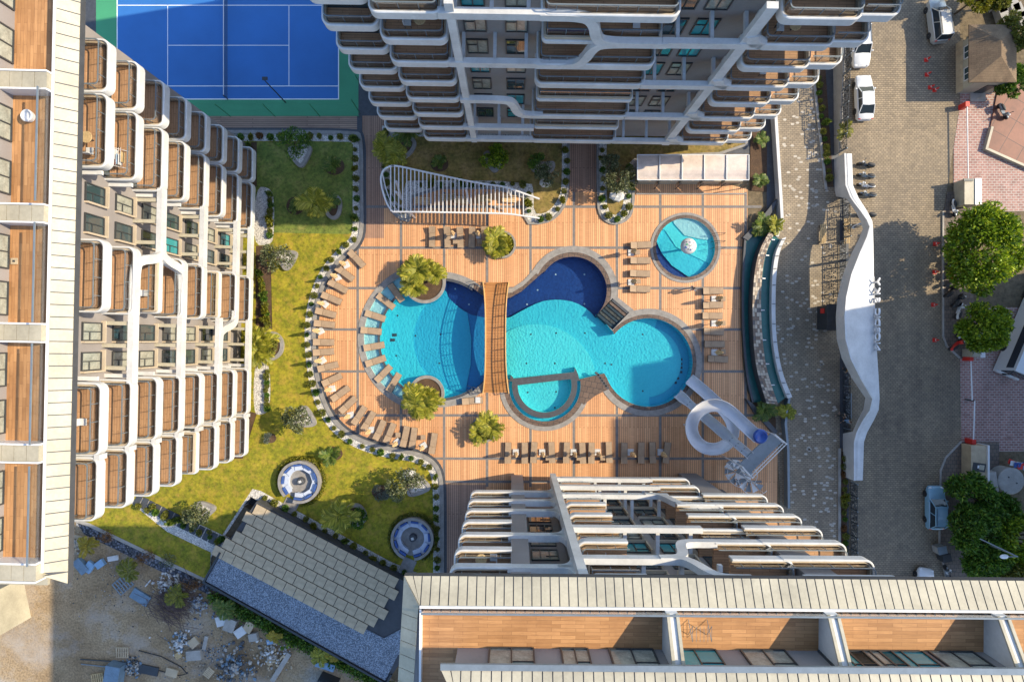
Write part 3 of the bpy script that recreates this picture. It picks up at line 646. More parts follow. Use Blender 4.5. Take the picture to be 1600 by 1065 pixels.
# roof terraces
zr = 28.5
ROOFA0, ROOFA1 = au(200), au(748)
eave(A, ROOFA0, ROOFA1, zr, 0.0, -0.9, 0.7, 0.72, 0, 0.9)
m = MB(); m.box(((ROOFA0 + ROOFA1) / 2, -0.98, zr + 0.7), (ROOFA1 - ROOFA0 - 1.8, 0.12, 0.12)); m.build('roof_rim', whitemetal, A)
block(A, 'roof_floor', ROOFA0, ROOFA1 - 0.9, -1.05, -16, 28.001, 28.62, roofwood)
div = [308, 423, 526, 630, 733]
wz = zr + 0.1
for i, y in enumerate(div):
    u = au(y)
    if i < 4 or True:
        for s in (-1, 1): block(A, 'divider_rim', u + s * 0.52 - 0.05, u + s * 0.52 + 0.05, -1.05, -5.2, 28.62, zr + 1.15, whitemetal)
        n = 6
        for j in range(n): block(A, 'divider_panel', u - 0.45, u + 0.45, -1.06 - j * 0.72, -1.06 - (j + 1) * 0.72 + 0.03, 28.62, zr + 1.1, cream)
    if i: 
        ua, ub = au(div[i - 1]) + 0.6, u - 0.6
        g = MB(); g.box(((ua + ub) / 2, -1.12, zr + 1.15), (ub - ua, 0.02, 1.05)); g.build('terrace_glass', glass, A)
        g = MB(); g.box(((ua + ub) / 2, -1.12, zr + 1.70), (ub - ua, 0.09, 0.06)); g.build('terrace_handrail', bmetal, A)
for i, (ya, yb) in enumerate(((200, 300), (316, 415), (431, 518), (534, 622), (638, 725))):
    block(A, 'penthouse_wall', au(ya - 8), au(yb + 8), -3.75, -16, 28.62, 32.0, greywall)
    for t in (0.28, 0.75): window(A, au(ya + (yb - ya) * t), 28.75, 2.0, 2.3, d=-3.74, pane=curtain_reflection, sill=False)
# end of the roof
for i in range(6):
    block(A, 'end_panel', ROOFA1 - 0.88, ROOFA1 - 0.02, -0.95 - i * 0.75, -0.95 - (i + 1) * 0.75 + 0.03, zr + 0.1, zr + 0.3, cream)
block(A, 'penthouse_roof', au(190), au(736), -4.2, -16, 32.0, 32.3, cream)

# ---------------- upper tower
B = thing('apartment_tower', 'white balconied apartment tower at the top of the photo, between tennis court and street', 'apartment building', G(800, 255.5), math.atan2(0.015, -1), 'apartment towers round the pool')
bu = lambda x: -(x - 800) / 15.0
BF = [7.0 + 3.2 * i for i in range(8)]
block(B, 'wall', 0, 0, 0, 0, 2.6, 31, greywall, poly=[(bu(1122), -DEP), (bu(628), -DEP), (bu(628), -20), (bu(1122), -20)])
block(B, 'plinth', 0, 0, 0, 0, 0, 2.6, darkwall, poly=[(bu(1110), -DEP - 1.2), (bu(640), -DEP - 1.2), (bu(640), -19), (bu(1110), -19)])
B_cols = [(623, 677, True, True, -0.8), (677, 741, True, True, 0.0), (824, 944, True, True, 0.0), (1028, 1099, True, True, 0.0), (1097, 1131, False, True, -0.25)]
for ci, (x0, x1, lc, rc, d0) in enumerate(B_cols):
    for k, z in enumerate(BF):
        wide = not (ci == 2 and k in (6, 3, 1))
        balcony(B, bu(x1) + 0.02, bu(x0) - 0.02, z + (0.004 if ci == 4 else 0), rc, lc, wide, d0)
for (x0, x1, fl) in ((741, 824, (7, 5, 1, 0)), (944, 1028, (6, 4, 2, 0))):
    for k, z in enumerate(BF):
        for t in (0.27, 0.76) if x0 < 800 else (0.16, 0.52): window(B, bu(x0 + (x1 - x0) * t), z + 0.7, 1.5, 2.1, pane=random.choice([curtain_reflection, curtain_reflection, tglass, None]), sill=False)  # pale panes stand in for bright reflections
    for k in fl:
        ribbon(B, [(bu(x1) - 0.3, BF[k] + 0.37), (bu(x0) + 0.3, BF[k] + 0.37)])
        for t in (0.12, 0.5, 0.88): fin(B, bu(x0 + (x1 - x0) * t), BF[k] + 0.37, w=0.22, m=white)
ribbon(B, [(bu(740), BF[3] + .37), (bu(790), BF[3] + .37), (bu(800), BF[3] + 0.0), (bu(806), BF[2] + 1.1), (bu(814), BF[2] + .37), (bu(838), BF[2] + .37)], d0=0.02)
ribbon(B, [(bu(824), BF[7] + .37), (bu(862), BF[7] + .37), (bu(872), BF[7] - .4), (bu(876), BF[6] + 1.3), (bu(884), BF[6] + .37), (bu(945), BF[6] + .37)], d0=0.02)
ribbon(B, [(bu(824), BF[5] + .37), (bu(862), BF[5] + .37), (bu(872), BF[5] + 1.3), (bu(876), BF[6] - .4), (bu(884), BF[6] + .37), (bu(945), BF[6] + .37)], d0=0.03)
for x, wd in ((747, 0.5), (1016, 0.66)): ribbon(B, [(bu(x), 6.5), (bu(x), 31)], wd, -0.1, -0.5, 'upright_ribbon')
for k in (0, 2, 4, 6): ribbon(B, [(bu(1018), BF[k] + 1.6), (bu(1022), BF[k] + .8), (bu(1034), BF[k] + 0.37)], 0.7, -0.02, -0.5)
bp = [(623, 246), (1100, 243), (1210, 243), (1200, -90), (1050, -90), (1040, -74), (960, -68), (950, -54), (870, -50), (860, -32), (600, -24)]  # unseen roof, outline stepped to shape its shadow on the court
block(B, 'roof', 0, 0, 0, 0, 31.0, 32.0, cream, poly=[(bu(x), -(y - 255.5) / -15.0 if False else -(255.5 - y) / 15.0) for x, y in bp])

# ---------------- lower tower
T = thing('apartment_tower', 'white balconied apartment tower at the bottom of the photo beside the water slide', 'apartment building', G(800, 728.5), math.atan2(-0.008, 1), 'apartment towers round the pool')
cu = lambda x: (x - 800) / 15.0
CF = [4.6 + 3.2 * i for i in range(9)]
LWD = -0.6
block(T, 'wall', cu(862), cu(1129), -DEP, -18, 0, 31.5, greywall)
block(T, 'wall', cu(746), cu(861.5), -DEP + LWD, -18, 0, 31.5, greywall)
block(T, 'wall_pier', cu(1060), cu(1088), -0.55, -DEP - .01, 0, 31.4, greywall); block(T, 'wall_pier', cu(799), cu(817), LWD - 0.25, -DEP + LWD - .01, 0, 31.4, greywall)
for k, z in enumerate(CF):
    balcony(T, cu(864), cu(914), z, True, False, k % 2 == 0 or k == 3, door=k < 8)
    balcony(T, cu(1000), cu(1056), z, False, True, k % 3 != 2, door=k < 8)
    if k >= 2: balcony(T, cu(1046), cu(1129), z + 0.006, False, True, True, 0.03, door=False)
    if k >= 1:
        balcony(T, cu(743), cu(800), z, True, False, True, LWD, door=k < 8)
    for t in (0.25, 0.75) if k < 8 else (): window(T, cu(916 + 84 * t), z + 0.7, 1.9, 2.1, pane=panes(), sill=True)
    if 1 <= k < 8: window(T, cu(837), z + 0.5, 2.0, 2.3, d=-DEP + LWD, pane=(tglass if k in (6, 7) else curtain_reflection if k in (3, 4) else None), mull=3, sill=False)
for k in (0, 1, 2, 5, 7):
    ribbon(T, [(cu(860), CF[k] + .37), (cu(950 if k == 7 else 1002), CF[k] + .37)])
    for t in (920, 955, 990): fin(T, cu(t), CF[k] + 0.37, m=white)
for k in (1, 2, 3, 5, 7, 8):
    ribbon(T, [(cu(796), CF[k] + .37), (cu(850), CF[k] + .37)], d0=LWD - 0.02, d1=LWD - 0.5)
    for s in (1, -1): ribbon(T, [(cu(842), CF[k] + .37), (cu(852), CF[k] + .37 + s * .1), (cu(858), CF[k] + .37 + s * 0.7), (cu(860), CF[k] + .37 + s * 1.5)], 0.6, LWD, LWD - 0.4)
ribbon(T, [(cu(860.5), 3.2), (cu(860.5), 31.3)], 0.55, 0.0, LWD - 0.45, 'upright_ribbon')
ribbon(T, [(cu(935), CF[7] + .37), (cu(952), CF[7] + .37), (cu(960), CF[7] - .3), (cu(963), CF[6] + 1.2), (cu(970), CF[6] + .37), (cu(1002), CF[6] + .37)], d0=0.02)
ribbon(T, [(cu(935), CF[7] + .37), (cu(952), CF[7] + .37), (cu(962), CF[7] + 1.0), (cu(970), CF[8] - .2), (cu(980), CF[8] + .37), (cu(1002), CF[8] + .37)], d0=0.03)
ribbon(T, [(cu(972), CF[2] + .37), (cu(988), CF[2] + .37), (cu(996), CF[2] + 1.1), (cu(1003), CF[3] - .1), (cu(1012), CF[3] + .37), (cu(1056), CF[3] + .37)], d0=0.04)
# roof of the lower tower
zc = 32.0; u0, u1 = cu(713), cu(1330)
eave(T, u0, u1, zc, 0.43, -0.87, 0.66, 0.487, 0.95, 0)
block(T, 'roof_rim', u0 + .95, u1, -0.875, -1.0, zc + 0.3, zc + 0.74, whitemetal)
block(T, 'roof_deck', u0 + .95, u1, -0.85, -18, zc - 0.499, zc + 0.22, roofwood)
g = MB(); g.box(((u0 + u1) / 2 + .5, -1.06, zc + 0.75), (u1 - u0 - 1.2, 0.02, 0.95)); g.build('terrace_glass', glass, T)
g = MB(); g.box(((u0 + u1) / 2 + .5, -1.06, zc + 1.25), (u1 - u0 - 1.2, 0.09, 0.06)); g.build('terrace_handrail', bmetal, T)
# left flank of the roof
for i in range(14):
    a = 0.43 - 1.3 - i * 0.72 if i else 0.43; b_ = 0.43 - 1.3 - (i + 1) * 0.72 + 0.035
    o = MB(); x0 = u0 - (0.43 - a) * 0.05; x1 = u0 - (0.43 - b_) * 0.05
    pts = [(x0, a, zc), (x1, b_, zc), (x1 + 0.93, b_, zc + 0.66), (x0 + (0.93 if i else 0.02), a, zc + (0.66 if i else 0.01))]
    if not i: pts = [(x0, a, zc), (x1, b_, zc), (x1 + 0.93, b_, zc + 0.66), (x0 + .9, -0.86, zc + .66)]
    o.add(pts + [(p, q, r - 0.06) for p, q, r in pts], [(3, 2, 1, 0), (4, 5, 6, 7), (0, 1, 5, 4), (1, 2, 6, 5), (2, 3, 7, 6), (3, 0, 4, 7)]); o.build('flank_panel', cream, T)
block(T, 'flank_wall', u0 + 0.02, u0 + 0.94, -0.9, -12, zc - .5, zc - 0.07, whitemetal)
block(T, 'flank_rim', u0 + 0.95, u0 + 1.05, -1.07, -12, zc + 0.22, zc + 0.74, whitemetal)
for x in (925, 1050, 1182):
    u = cu(x)
    def slope_block(nm, ua, ub, za, zb, z0a, z0b, m_):
        o = MB(); o.add([(ua, -1.0, z0a), (ub, -1.0, z0a), (ub, -3.3, z0b), (ua, -3.3, z0b), (ua, -1.0, za), (ub, -1.0, za), (ub, -3.3, zb), (ua, -3.3, zb)], [(0, 1, 2, 3), (7, 6, 5, 4), (4, 5, 1, 0), (5, 6, 2, 1), (6, 7, 3, 2), (7, 4, 0, 3)]); o.build(nm, m_, T)
    slope_block('divider_wall', u - 0.3, u + 0.3, zc + 1.1, zc + 2.5, zc + 0.22, zc + 0.22, white)
    for s in (-1, 1): slope_block('divider_coping', u + s * 0.24 - 0.08, u + s * 0.24 + 0.08, zc + 1.22, zc + 2.62, zc + 1.1, zc + 2.5, cream)
o = MB()
for i in range(int((u1 - u0) / 0.49)): o.box((u0 + 1.1 + i * 0.49, -1.13, zc + 0.5), (0.05, 0.12, 0.42))
o = o.build('glass_clamps', dmetal, T); o['kind'] = 'stuff'
block(T, 'penthouse_wall', cu(757), u1, -3.3, -18, zc + 0.22, zc + 3.0, greywall)
for x in (800, 850, 895, 945, 1000, 1062, 1085, 1110, 1150): window(T, cu(x), zc + 0.3, 2.4 if x != 850 else 1.5, 2.3, d=-3.3, pane=[tglass, curtain_reflection, curtain_reflection][int(x) % 3], sill=False)
block(T, 'gutter', cu(748), u1, -2.68, -2.99, zc + 3.0, zc + 3.15, bmetal)
eave(T, cu(748), u1, zc + 3.1, -3.0, -4.4, 0.6, 0.5, 0.9, 0)
block(T, 'penthouse_roof', cu(760), u1, -4.4, -18, zc + 3.0, zc + 3.6, cream)

# tall buildings across the street, outside the frame, whose shade lies over the street
o = MB(); o.prism([g2(x, y) for x, y in ((1765, 408), (2100, 408), (2100, 900), (1765, 900))], 0, 36); o.prism([g2(x, y) for x, y in ((1765, 445), (2100, 445), (2100, 900), (1765, 900))], 36, 39.5); o.prism([g2(x, y) for x, y in ((1765, 521), (2100, 521), (2100, 900), (1765, 900))], 39.5, 42.4)
struct('far_tower', o.mesh('far_tower', greywall))

# ------------------------------------------------------------------ plants
def np_mesh(name, V, mat, k=4):
    V = np.asarray(V, dtype=np.float32).reshape(-1, 3); n = len(V) // k
    me = bpy.data.meshes.new(name); me.vertices.add(len(V)); me.vertices.foreach_set('co', V.ravel())
    me.loops.add(len(V)); me.loops.foreach_set('vertex_index', np.arange(len(V), dtype=np.int32))
    me.polygons.add(n); me.polygons.foreach_set('loop_start', np.arange(0, len(V), k, dtype=np.int32))
    me.materials.append(mat); me.update(calc_edges=True); return me
def leaves(P, D, l, w, rng, curl=0.15):
    """one pointed leaf per point P along direction D"""
    n = len(P); D = D / (np.linalg.norm(D, axis=1, keepdims=True) + 1e-9)
    Q = rng.normal(size=(n, 3)); S = np.cross(D, Q); S /= (np.linalg.norm(S, axis=1, keepdims=True) + 1e-9); U = np.cross(S, D)
    L = (l * rng.uniform(0.7, 1.3, (n, 1))); Wd = (w * rng.uniform(0.7, 1.3, (n, 1)))
    a = P - D * L * 0.5; c = P + D * L * 0.5 - U * L * curl; b = P + S * Wd * 0.5 + U * L * curl * .5; d = P - S * Wd * 0.5 + U * L * curl * .5
    return np.stack([a, b, c, d], 1)
def crown_pts(rng, n, blobs, shell=0.55):
    bl = np.array(blobs, dtype=float); vol = (bl[:, 3] * bl[:, 4] * bl[:, 5]) ** 0.67; i = rng.choice(len(bl), n, p=vol / vol.sum())
    d = rng.normal(size=(n, 3)); d /= np.linalg.norm(d, axis=1, keepdims=True)
    r = (shell + (1 - shell) * rng.random((n, 1)) ** 0.6) * rng.uniform(0.86, 1.12, (n, 1))
    return bl[i, :3] + d * r * bl[i, 3:6], d
def crown_mesh(name, seed, n, blobs, l, w, mat, up=0.4, shell=0.55):
    rng = np.random.default_rng(seed); P, d = crown_pts(rng, n, blobs, shell)
    D = d + rng.normal(size=d.shape) * 0.6; D[:, 2] += up
    return np_mesh(name, leaves(P, D, l, w, rng), mat)
def blob_crown(rng, c, rad, k, size):
    out = []
    for i in range(k):
        t = rng.uniform(0, 2 * math.pi); q = rng.uniform(-0.5, 1) ; r = math.sqrt(max(0, 1 - q * q)) * 0.78
        s = rng.uniform(0.75, 1.25) * size
        out.append((c[0] + rad[0] * r * math.cos(t), c[1] + rad[1] * r * math.sin(t), c[2] + rad[2] * q * 0.75, s, s, s * 0.75))
    return out
def tree(name, label, cat, loc, rad, zc, seed, n, mat, l=0.34, w=0.2, k=26, size=None, trunk_r=0.16, group=None, up=0.4):
    rng = random.Random(seed); t = thing(name, label, cat, loc, 0, group)
    b = MB(); b.tube([(0, 0, 0), (rng.uniform(-.1, .1), rng.uniform(-.1, .1), zc * 0.5), (0, 0, zc * 0.85)], [trunk_r * 1.3, trunk_r, trunk_r * .8], 8)
    for i in range(7):
        a = 2 * math.pi * i / 7 + rng.uniform(-.3, .3); q = rng.uniform(.5, .8)
        b.tube([(0, 0, zc * rng.uniform(.5, .8)), (rad[0] * .35 * math.cos(a), rad[1] * .35 * math.sin(a), zc * .95), (rad[0] * q * math.cos(a), rad[1] * q * math.sin(a), zc + rad[2] * .3)], [trunk_r * .6, trunk_r * .4, trunk_r * .12], 5)
    b.build('trunk', bark, t, smooth=50)
    bl = blob_crown(rng, (0, 0, zc), rad, k, size or min(rad) * 0.38)
    ob('crown', crown_mesh('crown', seed, n, bl, l, w, mat, up), t); return t
# palm fronds: three shared leaf meshes per palm material
FR = {}
def frond_mesh(L, mat, seed, droop=0.5, wid=0.45, pairs=20):
    key = (L, mat.name, seed, droop)
    if key in FR: return FR[key]
    rng = random.Random(seed); vs = []
    def pt(t): return Vector((L * (t - 0.16 * droop * t * t), 0, L * (0.42 * t - droop * t * t * 0.95)))
    for i in range(10):      # rachis
        a, b = pt(i / 10), pt((i + 1) / 10); q = 0.03 * (1 - i / 11)
        vs += [a + Vector((0, q, 0)), b + Vector((0, q * .9, 0)), b - Vector((0, q * .9, 0)), a - Vector((0, q, 0))]
    for i in range(pairs):
        t = 0.12 + 0.86 * i / (pairs - 1); p = pt(t); tg = (pt(min(1, t + .02)) - pt(t - .02)).normalized()
        ll = wid * L * (0.35 + 0.65 * math.sin(math.pi * min(1, t * 0.85 + .12))) * rng.uniform(.85, 1.1)
        for s in (-1, 1):
            d = (Vector((0, s, 0)) * 0.8 + tg * rng.uniform(.5, .8) + Vector((0, 0, rng.uniform(-.35, .1)))).normalized()
            sd = d.cross(Vector((0, 0, 1))).normalized() * (0.035 + 0.012 * L)
            vs += [p, p + d * ll * .45 + sd, p + d * ll + Vector((0, 0, -.12 * ll)), p + d * ll * .45 - sd]
    me = np_mesh('frond', [tuple(v) for v in vs], mat); FR[key] = me; return me
def palm(loc, label, L=1.8, h=1.2, n=14, mat=None, seed=1, lean=(0, 0), cat='palm', name='palm', el=(-5, 55), group=None, stems=1, spread=0.0):
    rng = random.Random(seed); t = thing(name, label, cat, loc, 0, group)
    for s in range(stems):
        a0 = rng.uniform(0, 6.28); ox, oy = (spread * math.cos(a0 + 2.1 * s), spread * math.sin(a0 + 2.1 * s)) if stems > 1 else (0, 0); hh = h * (rng.uniform(.6, 1.1) if stems > 1 else 1)
        top = (ox * 1.3 + lean[0], oy * 1.3 + lean[1], hh)
        b = MB(); b.tube([(ox * .3, oy * .3, 0), (ox * .8 + lean[0] * .4, oy * .8 + lean[1] * .4, hh * .5), top], [.15, .12, .11], 8); b.build('trunk', bark, t, smooth=50)
        for i in range(n):
            f = ob('frond', frond_mesh(round(L * rng.choice((.8, 1, 1.15)), 2), mat, rng.randint(1, 2), rng.choice((.45, .6))), t, top)
            f.rotation_euler = (rng.uniform(-.2, .2), -R(rng.uniform(*el)) * 0.8, 2 * math.pi * i / n + rng.uniform(-.25, .25)); q = rng.uniform(.85, 1.1); f.scale = (q, q, q)
    return t
SHR = []
for s, (mt, rx, rz) in enumerate(((lf_shrub, .34, .3), (lf_shrub, .38, .34), (lf_dark, .33, .3), (lf_red, .33, .26))):
    SHR.append(crown_mesh('round_shrub', 40 + s, 300, [(0, 0, rz * .9, rx, rx, rz)], 0.15, 0.09, mt, 0.3, 0.5))
SHR_L = [crown_mesh('leafy_shrub', 50 + s, 240, [(0, 0, .5, .35, .35, .5), (.25, .1, .7, .25, .25, .3), (-.2, -.2, .6, .25, .25, .3)], 0.34, 0.13, mt, 0.5, 0.2) for s, mt in enumerate((lf_lime, lf_palmd))]
def shrub_row(line, step, start, where, group, tall=(), rust=(), z=0.08, off=0, lo='round'):
    for i, (x, y, a) in enumerate(along(line, step, start)):
        if off and i in off: continue
        k = i % 3; x += rnd(-1.6, 1.6); y += rnd(-1.6, 1.6)
        if i in tall: o = ob('leafy_shrub', SHR_L[0 if i % 2 else 1], None, G(x, y, z), rnd(0, 6)); tag(o, f'{ORD[i]} shrub {where}, tall and leafy', 'shrub', group)
        else:
            o = ob('round_shrub', SHR[3 if i in rust else k], None, G(x, y, z), rnd(0, 6)); tag(o, f'{ORD[i]} shrub {where}, a ball', 'shrub', group)
        q = rnd(.7, 1.15); o.scale = (q, q * rnd(.85, 1.15), q * rnd(.8, 1.1))
mid = offset_line(edgeA, -11)
top = [p for p in mid if p[1] < 214 and p[0] > 385]; rest = [p for p in mid if p[1] >= 214 and p[1] < 690 and p[0] < 560]; low = [p for p in mid if p[1] > 640 and p[0] >= 560]
shrub_row(top, 14.5, 4, 'from the left under the tennis court', 'shrubs in the white gravel strip', tall=(0, 3, 7, 11), rust=(2,))
shrub_row(rest, 15.5, 6, 'down the curved gravel strip from the walk', 'shrubs in the white gravel strip', tall=(3, 14, 17, 22, 26), rust=(4, 7))
shrub_row(low, 16, 5, 'from the sunbeds towards the shaded round seat', 'shrubs in the white gravel strip', tall=(4, 8, 12))
shrub_row([(408, 772), (455, 797), (610, 883), (652, 900)], 17.5, 10, 'from the left above the tiled pavilion', 'shrubs beside the pavilion', tall=(5, 8, 11))
shrub_row([(212, 785), (300, 824), (352, 850)], 15, 8, 'from the tower, below the slab path', 'shrubs by the slab path', tall=(4,))
shrub_row([(222, 781), (300, 816), (366, 846)], 24, 20, 'from the tower, above the slab path', 'shrubs by the slab path', tall=(2,))
shrub_row([(604, 205), (604, 280), (608, 305), (618, 325), (636, 338)], 13, 4, 'from the top, at the left pergola end', 'shrubs at the pergola', tall=(8,), rust=(3,))
shrub_row([(652, 289), (825, 289)], 16, 6, 'from the left, behind the pergola slats', 'shrubs at the pergola', tall=(1, 4))
shrub_row([(884, 232), (884, 290), (879, 315), (866, 334), (848, 343), (828, 342)], 16, 4, 'from the top, round the right pergola end', 'shrubs at the pergola', tall=(5,))
shrub_row([(826, 300), (826, 335)], 13, 5, 'from the top, beside the right end slats', 'shrubs at the pergola', tall=(1,))
shrub_row([(941, 232), (940, 318), (950, 340), (966, 344), (980, 332), (984, 300), (984, 262)], 15, 4, 'clockwise round the white bed beside the canopy', 'shrubs in the rounded bed', tall=(1, 12))
shrub_row([(1010, 221), (1160, 221)], 21, 6, 'from the left, between upper tower and canopy', 'shrubs under the upper tower')
shrub_row([(390, 228), (391, 290)], 8, 2, 'from the top, in the shaded tower hedge bed', 'shrubs at the foot of the left tower', tall=(0, 2, 4, 6))
shrub_row([(424, 302), (424, 372)], 8, 3, 'from the top, in the upper tower white bed', 'shrubs at the foot of the left tower', tall=(0, 5))
shrub_row([(409, 426), (420, 512)], 8, 2, 'from the top, in the brown tower bed', 'shrubs at the foot of the left tower', tall=(0, 1, 3, 4, 7, 9))
shrub_row([(418, 580), (418, 642)], 7, 2, 'from the top, in the lower tower white bed', 'shrubs at the foot of the left tower')
shrub_row([(386, 650), (375, 712)], 8, 2, 'from the top, in the lowest tower bed', 'shrubs at the foot of the left tower', tall=(1, 3, 5))
shrub_row([(1276, 120), (1294, 280)], 12, 3, 'from the top, in the bed under the lattice', 'shrubs by the lattice fence', tall=(6,))
shrub_row([(1318, 712), (1318, 900)], 12, 3, 'from the top, in the bed below the gateway', 'shrubs by the gateway', tall=(5,), rust=(2, 9))

# stone-edged beds
def bed(cx, cy, pts, label, fill, cat='planter', kerb=stone, h=0.35, smooth=3, kw=0.36):
    t = thing('planting_bed', label, cat, G(cx, cy, 0.1)); p = [((x - cx) / 15.0, (cy - y) / 15.0) for x, y in chaikin(pts, smooth)]
    if kerb:
        b = MB(); pp = p if area2(p) < 0 else p[::-1]
        b.sweep(pp, [(0, 0), (0, h), (kw, h), (kw, 0)], closed=True); b.build('kerb_ring', kerb, t)
    b = MB(); b.prism(inset(p, 0.2 if kerb else 0), 0, h * 0.7); b.build('bed_fill', fill, t); return t
def tri(cx, cy, r, rot):
    return [(cx + r * math.cos(R(rot + a)) * q, cy + r * math.sin(R(rot + a)) * q) for a, q in ((0, 1.25), (60, .75), (120, 1.15), (180, .7), (240, 1.15), (300, .75))]
bed(470, 243, tri(470, 243, 21, -35), 'rounded triangular bed of white gravel in the shaded lawn, nearest the tennis court', wgravel)
bed(449, 405, tri(449, 405, 19, -30), 'rounded triangular bed of white gravel on the sunny lawn close to the left tower', wgravel)
bed(477, 652, tri(477, 652, 20, 30), 'rounded triangular bed of white gravel at the middle of the sunny lawn', wgravel)
bed(652, 757, tri(652, 757, 21, 10), 'rounded triangular bed of white gravel beside the lower sunbeds', wgravel)
bed(322, 795, tri(322, 795, 17, -10), 'small bed of white gravel above the path of dark slabs', wgravel)
bed(845, 262, [(825, 254), (835, 250), (850, 256), (866, 252), (868, 264), (858, 274), (832, 272)], 'bean shaped bed of white stones in the dry lawn behind the pergola', wgravel)
bed(522, 326, [(510, 308), (528, 303), (537, 316), (533, 340), (520, 346), (508, 334)], 'grey kerbed bed with palms at the right side of the shaded lawn', soil)
bed(424, 541, [(404, 524), (430, 515), (446, 530), (444, 554), (424, 566), (404, 560)], 'grey kerbed bed of bushy palms beside the left tower', soil)
bed(557, 800, [(540, 788), (560, 783), (573, 795), (575, 812), (560, 822), (545, 815)], 'grey kerbed bed with palm and dark shrubs at the edge of the shade', soil)
bed(626, 234, [(606, 214), (630, 212), (652, 218), (650, 236), (632, 252), (612, 252)], 'grey kerbed bed of bright palms left of the pergola garden', soil)
bed(773, 250, tri(773, 250, 20, 90), 'grey kerbed bed of round green bushes in the pergola garden', soil)
for x, y, rx, ry, lb in ((462, 322, 15, 15, 'round patch of bare soil in the shaded lawn, nearest the left tower'), (523, 260, 17, 15, 'patch of dark soil with ferny plants at the upper right of the shaded lawn'), (521, 708, 16, 12, 'patch of brown soil with a fern beyond the round blue seat'),
                         (597, 768, 17, 12, 'patch of soil with grey bushes beside the lower olive tree'), (424, 684, 9, 8, 'small soil circle with grey grass on the sunny lawn'), (687, 257, 15, 13, 'round patch of soil in the dry lawn behind the pergola')):
    bed(x, y, [(x + rx * math.cos(R(a)), y + ry * math.sin(R(a))) for a in range(0, 360, 45)], lb, soil, 'soil patch', None, 0.06)
def olive(x, y, r, z, seed, lb, mat=lf_olive, n=1300):
    tree('olive_tree', lb, 'tree', G(x, y, 0.2), (r, r * .9, r * .6), z, seed, n, mat, 0.26, 0.11, 13, r * .36, 0.09, up=0.2)
olive(469, 234, 1.7, 2.4, 11, 'small dark olive tree in the white bed nearest the tennis court', lf_dark)
olive(446, 409, 1.6, 2.2, 12, 'small olive tree in the white bed close to the left tower')
olive(478, 649, 1.5, 2.4, 13, 'small olive tree in the white bed in the middle of the sunny lawn')
olive(640, 752, 1.9, 2.6, 14, 'olive tree with a wide crown beside the lower sunbeds', n=1700)
olive(322, 796, 1.3, 2.0, 15, 'small olive tree above the path of dark slabs')
olive(843, 264, 1.2, 1.5, 16, 'dark olive bush in the bean shaped white bed', lf_dark, 900)
olive(853, 281, 1.2, 1.8, 17, 'olive tree at the sunny corner of the pergola garden', lf_olive, 900)
olive(962, 287, 1.7, 2.3, 18, 'olive tree over a white boulder left of the canopy')
olive(950, 262, 1.0, 1.8, 19, 'smaller olive tree behind the white boulder left of the canopy', lf_olive, 700)
for x, y, s, lb in ((641, 740, .8, 'large white boulder in the bed beside the lower olive tree'), (963, 307, .9, 'large white boulder in the rounded bed left of the canopy'), (852, 287, .7, 'large white boulder under the olive tree at the pergola corner')):
    rr = random.Random(int(x)); b = MB(); b.ball((0, 0, s * .35), (s, s * .75, s * .6), 9, 6)
    b.v = [(p[0] * rr.uniform(.82, 1.12), p[1] * rr.uniform(.82, 1.12), p[2] * rr.uniform(.85, 1.1)) for p in b.v]
    tag(b.build('boulder', white, None, G(x, y, 0.15)), lb, 'boulder')
# palms
palm(G(506, 324, .3), 'bright green palm spreading over the bed at the right of the shaded lawn', 1.7, 1.5, 15, lf_palm, 3, (-.3, 0))
palm(G(524, 318, .3), 'small spiky palm between stones at the right of the shaded lawn', 1.0, .7, 12, lf_palmd, 4)
palm(G(523, 260, .2), 'ferny palm on dark soil in the upper right of the shaded lawn', 1.3, .5, 11, lf_palmd, 5, el=(10, 60))
palm(G(464, 324, .15), 'low dark fern on the round soil patch near the left tower', .8, .3, 10, lf_palmd, 6)
palm(G(420, 540, .3), 'bushy yellow green palm clump beside the left tower', 1.5, 1.1, 12, lf_palm, 7, stems=3, spread=.6)
palm(G(548, 797, .3), 'tall pale palm leaning over the bed at the edge of the shade', 1.9, 2.0, 13, lf_palm, 8, (-.5, .2))
palm(G(520, 708, .15), 'dark fern on brown soil beyond the round blue seat', 1.1, .5, 14, lf_palmd, 9, el=(10, 60))
palm(G(621, 232, .3), 'bright lime palm clump left of the pergola garden', 1.5, 1.2, 12, lf_palm, 10, stems=3, spread=.8)
palm(G(640, 216, .3), 'dark green palm behind the lime palms left of the pergola garden', 1.4, 1.6, 12, lf_palmd, 21)
palm(G(688, 254, .15), 'low young fern on the soil patch behind the pergola', .9, .3, 8, lf_palmd, 12)
tree('round_bush', 'pair of dense round green bushes in the pergola garden bed', 'bush', G(773, 250, .2), (1.3, 1.2, .8), .9, 31, 1500, lf_green, .24, .14, 8, .6, .08)
tree('round_bush', 'dark round shrub in the kerbed bed at the edge of the shade', 'bush', G(561, 806, .2), (1.0, 1.0, .6), .7, 32, 1000, lf_dark, .22, .13, 7, .5, .07)
tree('grey_bush', 'spreading grey green bush on soil left of the lower olive tree', 'bush', G(597, 768, .15), (1.0, .75, .35), .4, 33, 700, lf_grey, .26, .06, 7, .45, .05)
tree('grey_bush', 'small grey grass tuft on the sunny lawn below the left tower', 'bush', G(424, 684, .15), (.5, .5, .3), .3, 34, 350, lf_grey, .3, .05, 4, .3, .04)
tree('round_bush', 'green bush in the grey kerbed bed beside the left tower', 'bush', G(431, 543, .2), (1.0, 1.1, .6), .8, 36, 1000, lf_shrub, .22, .12, 7, .5, .07)
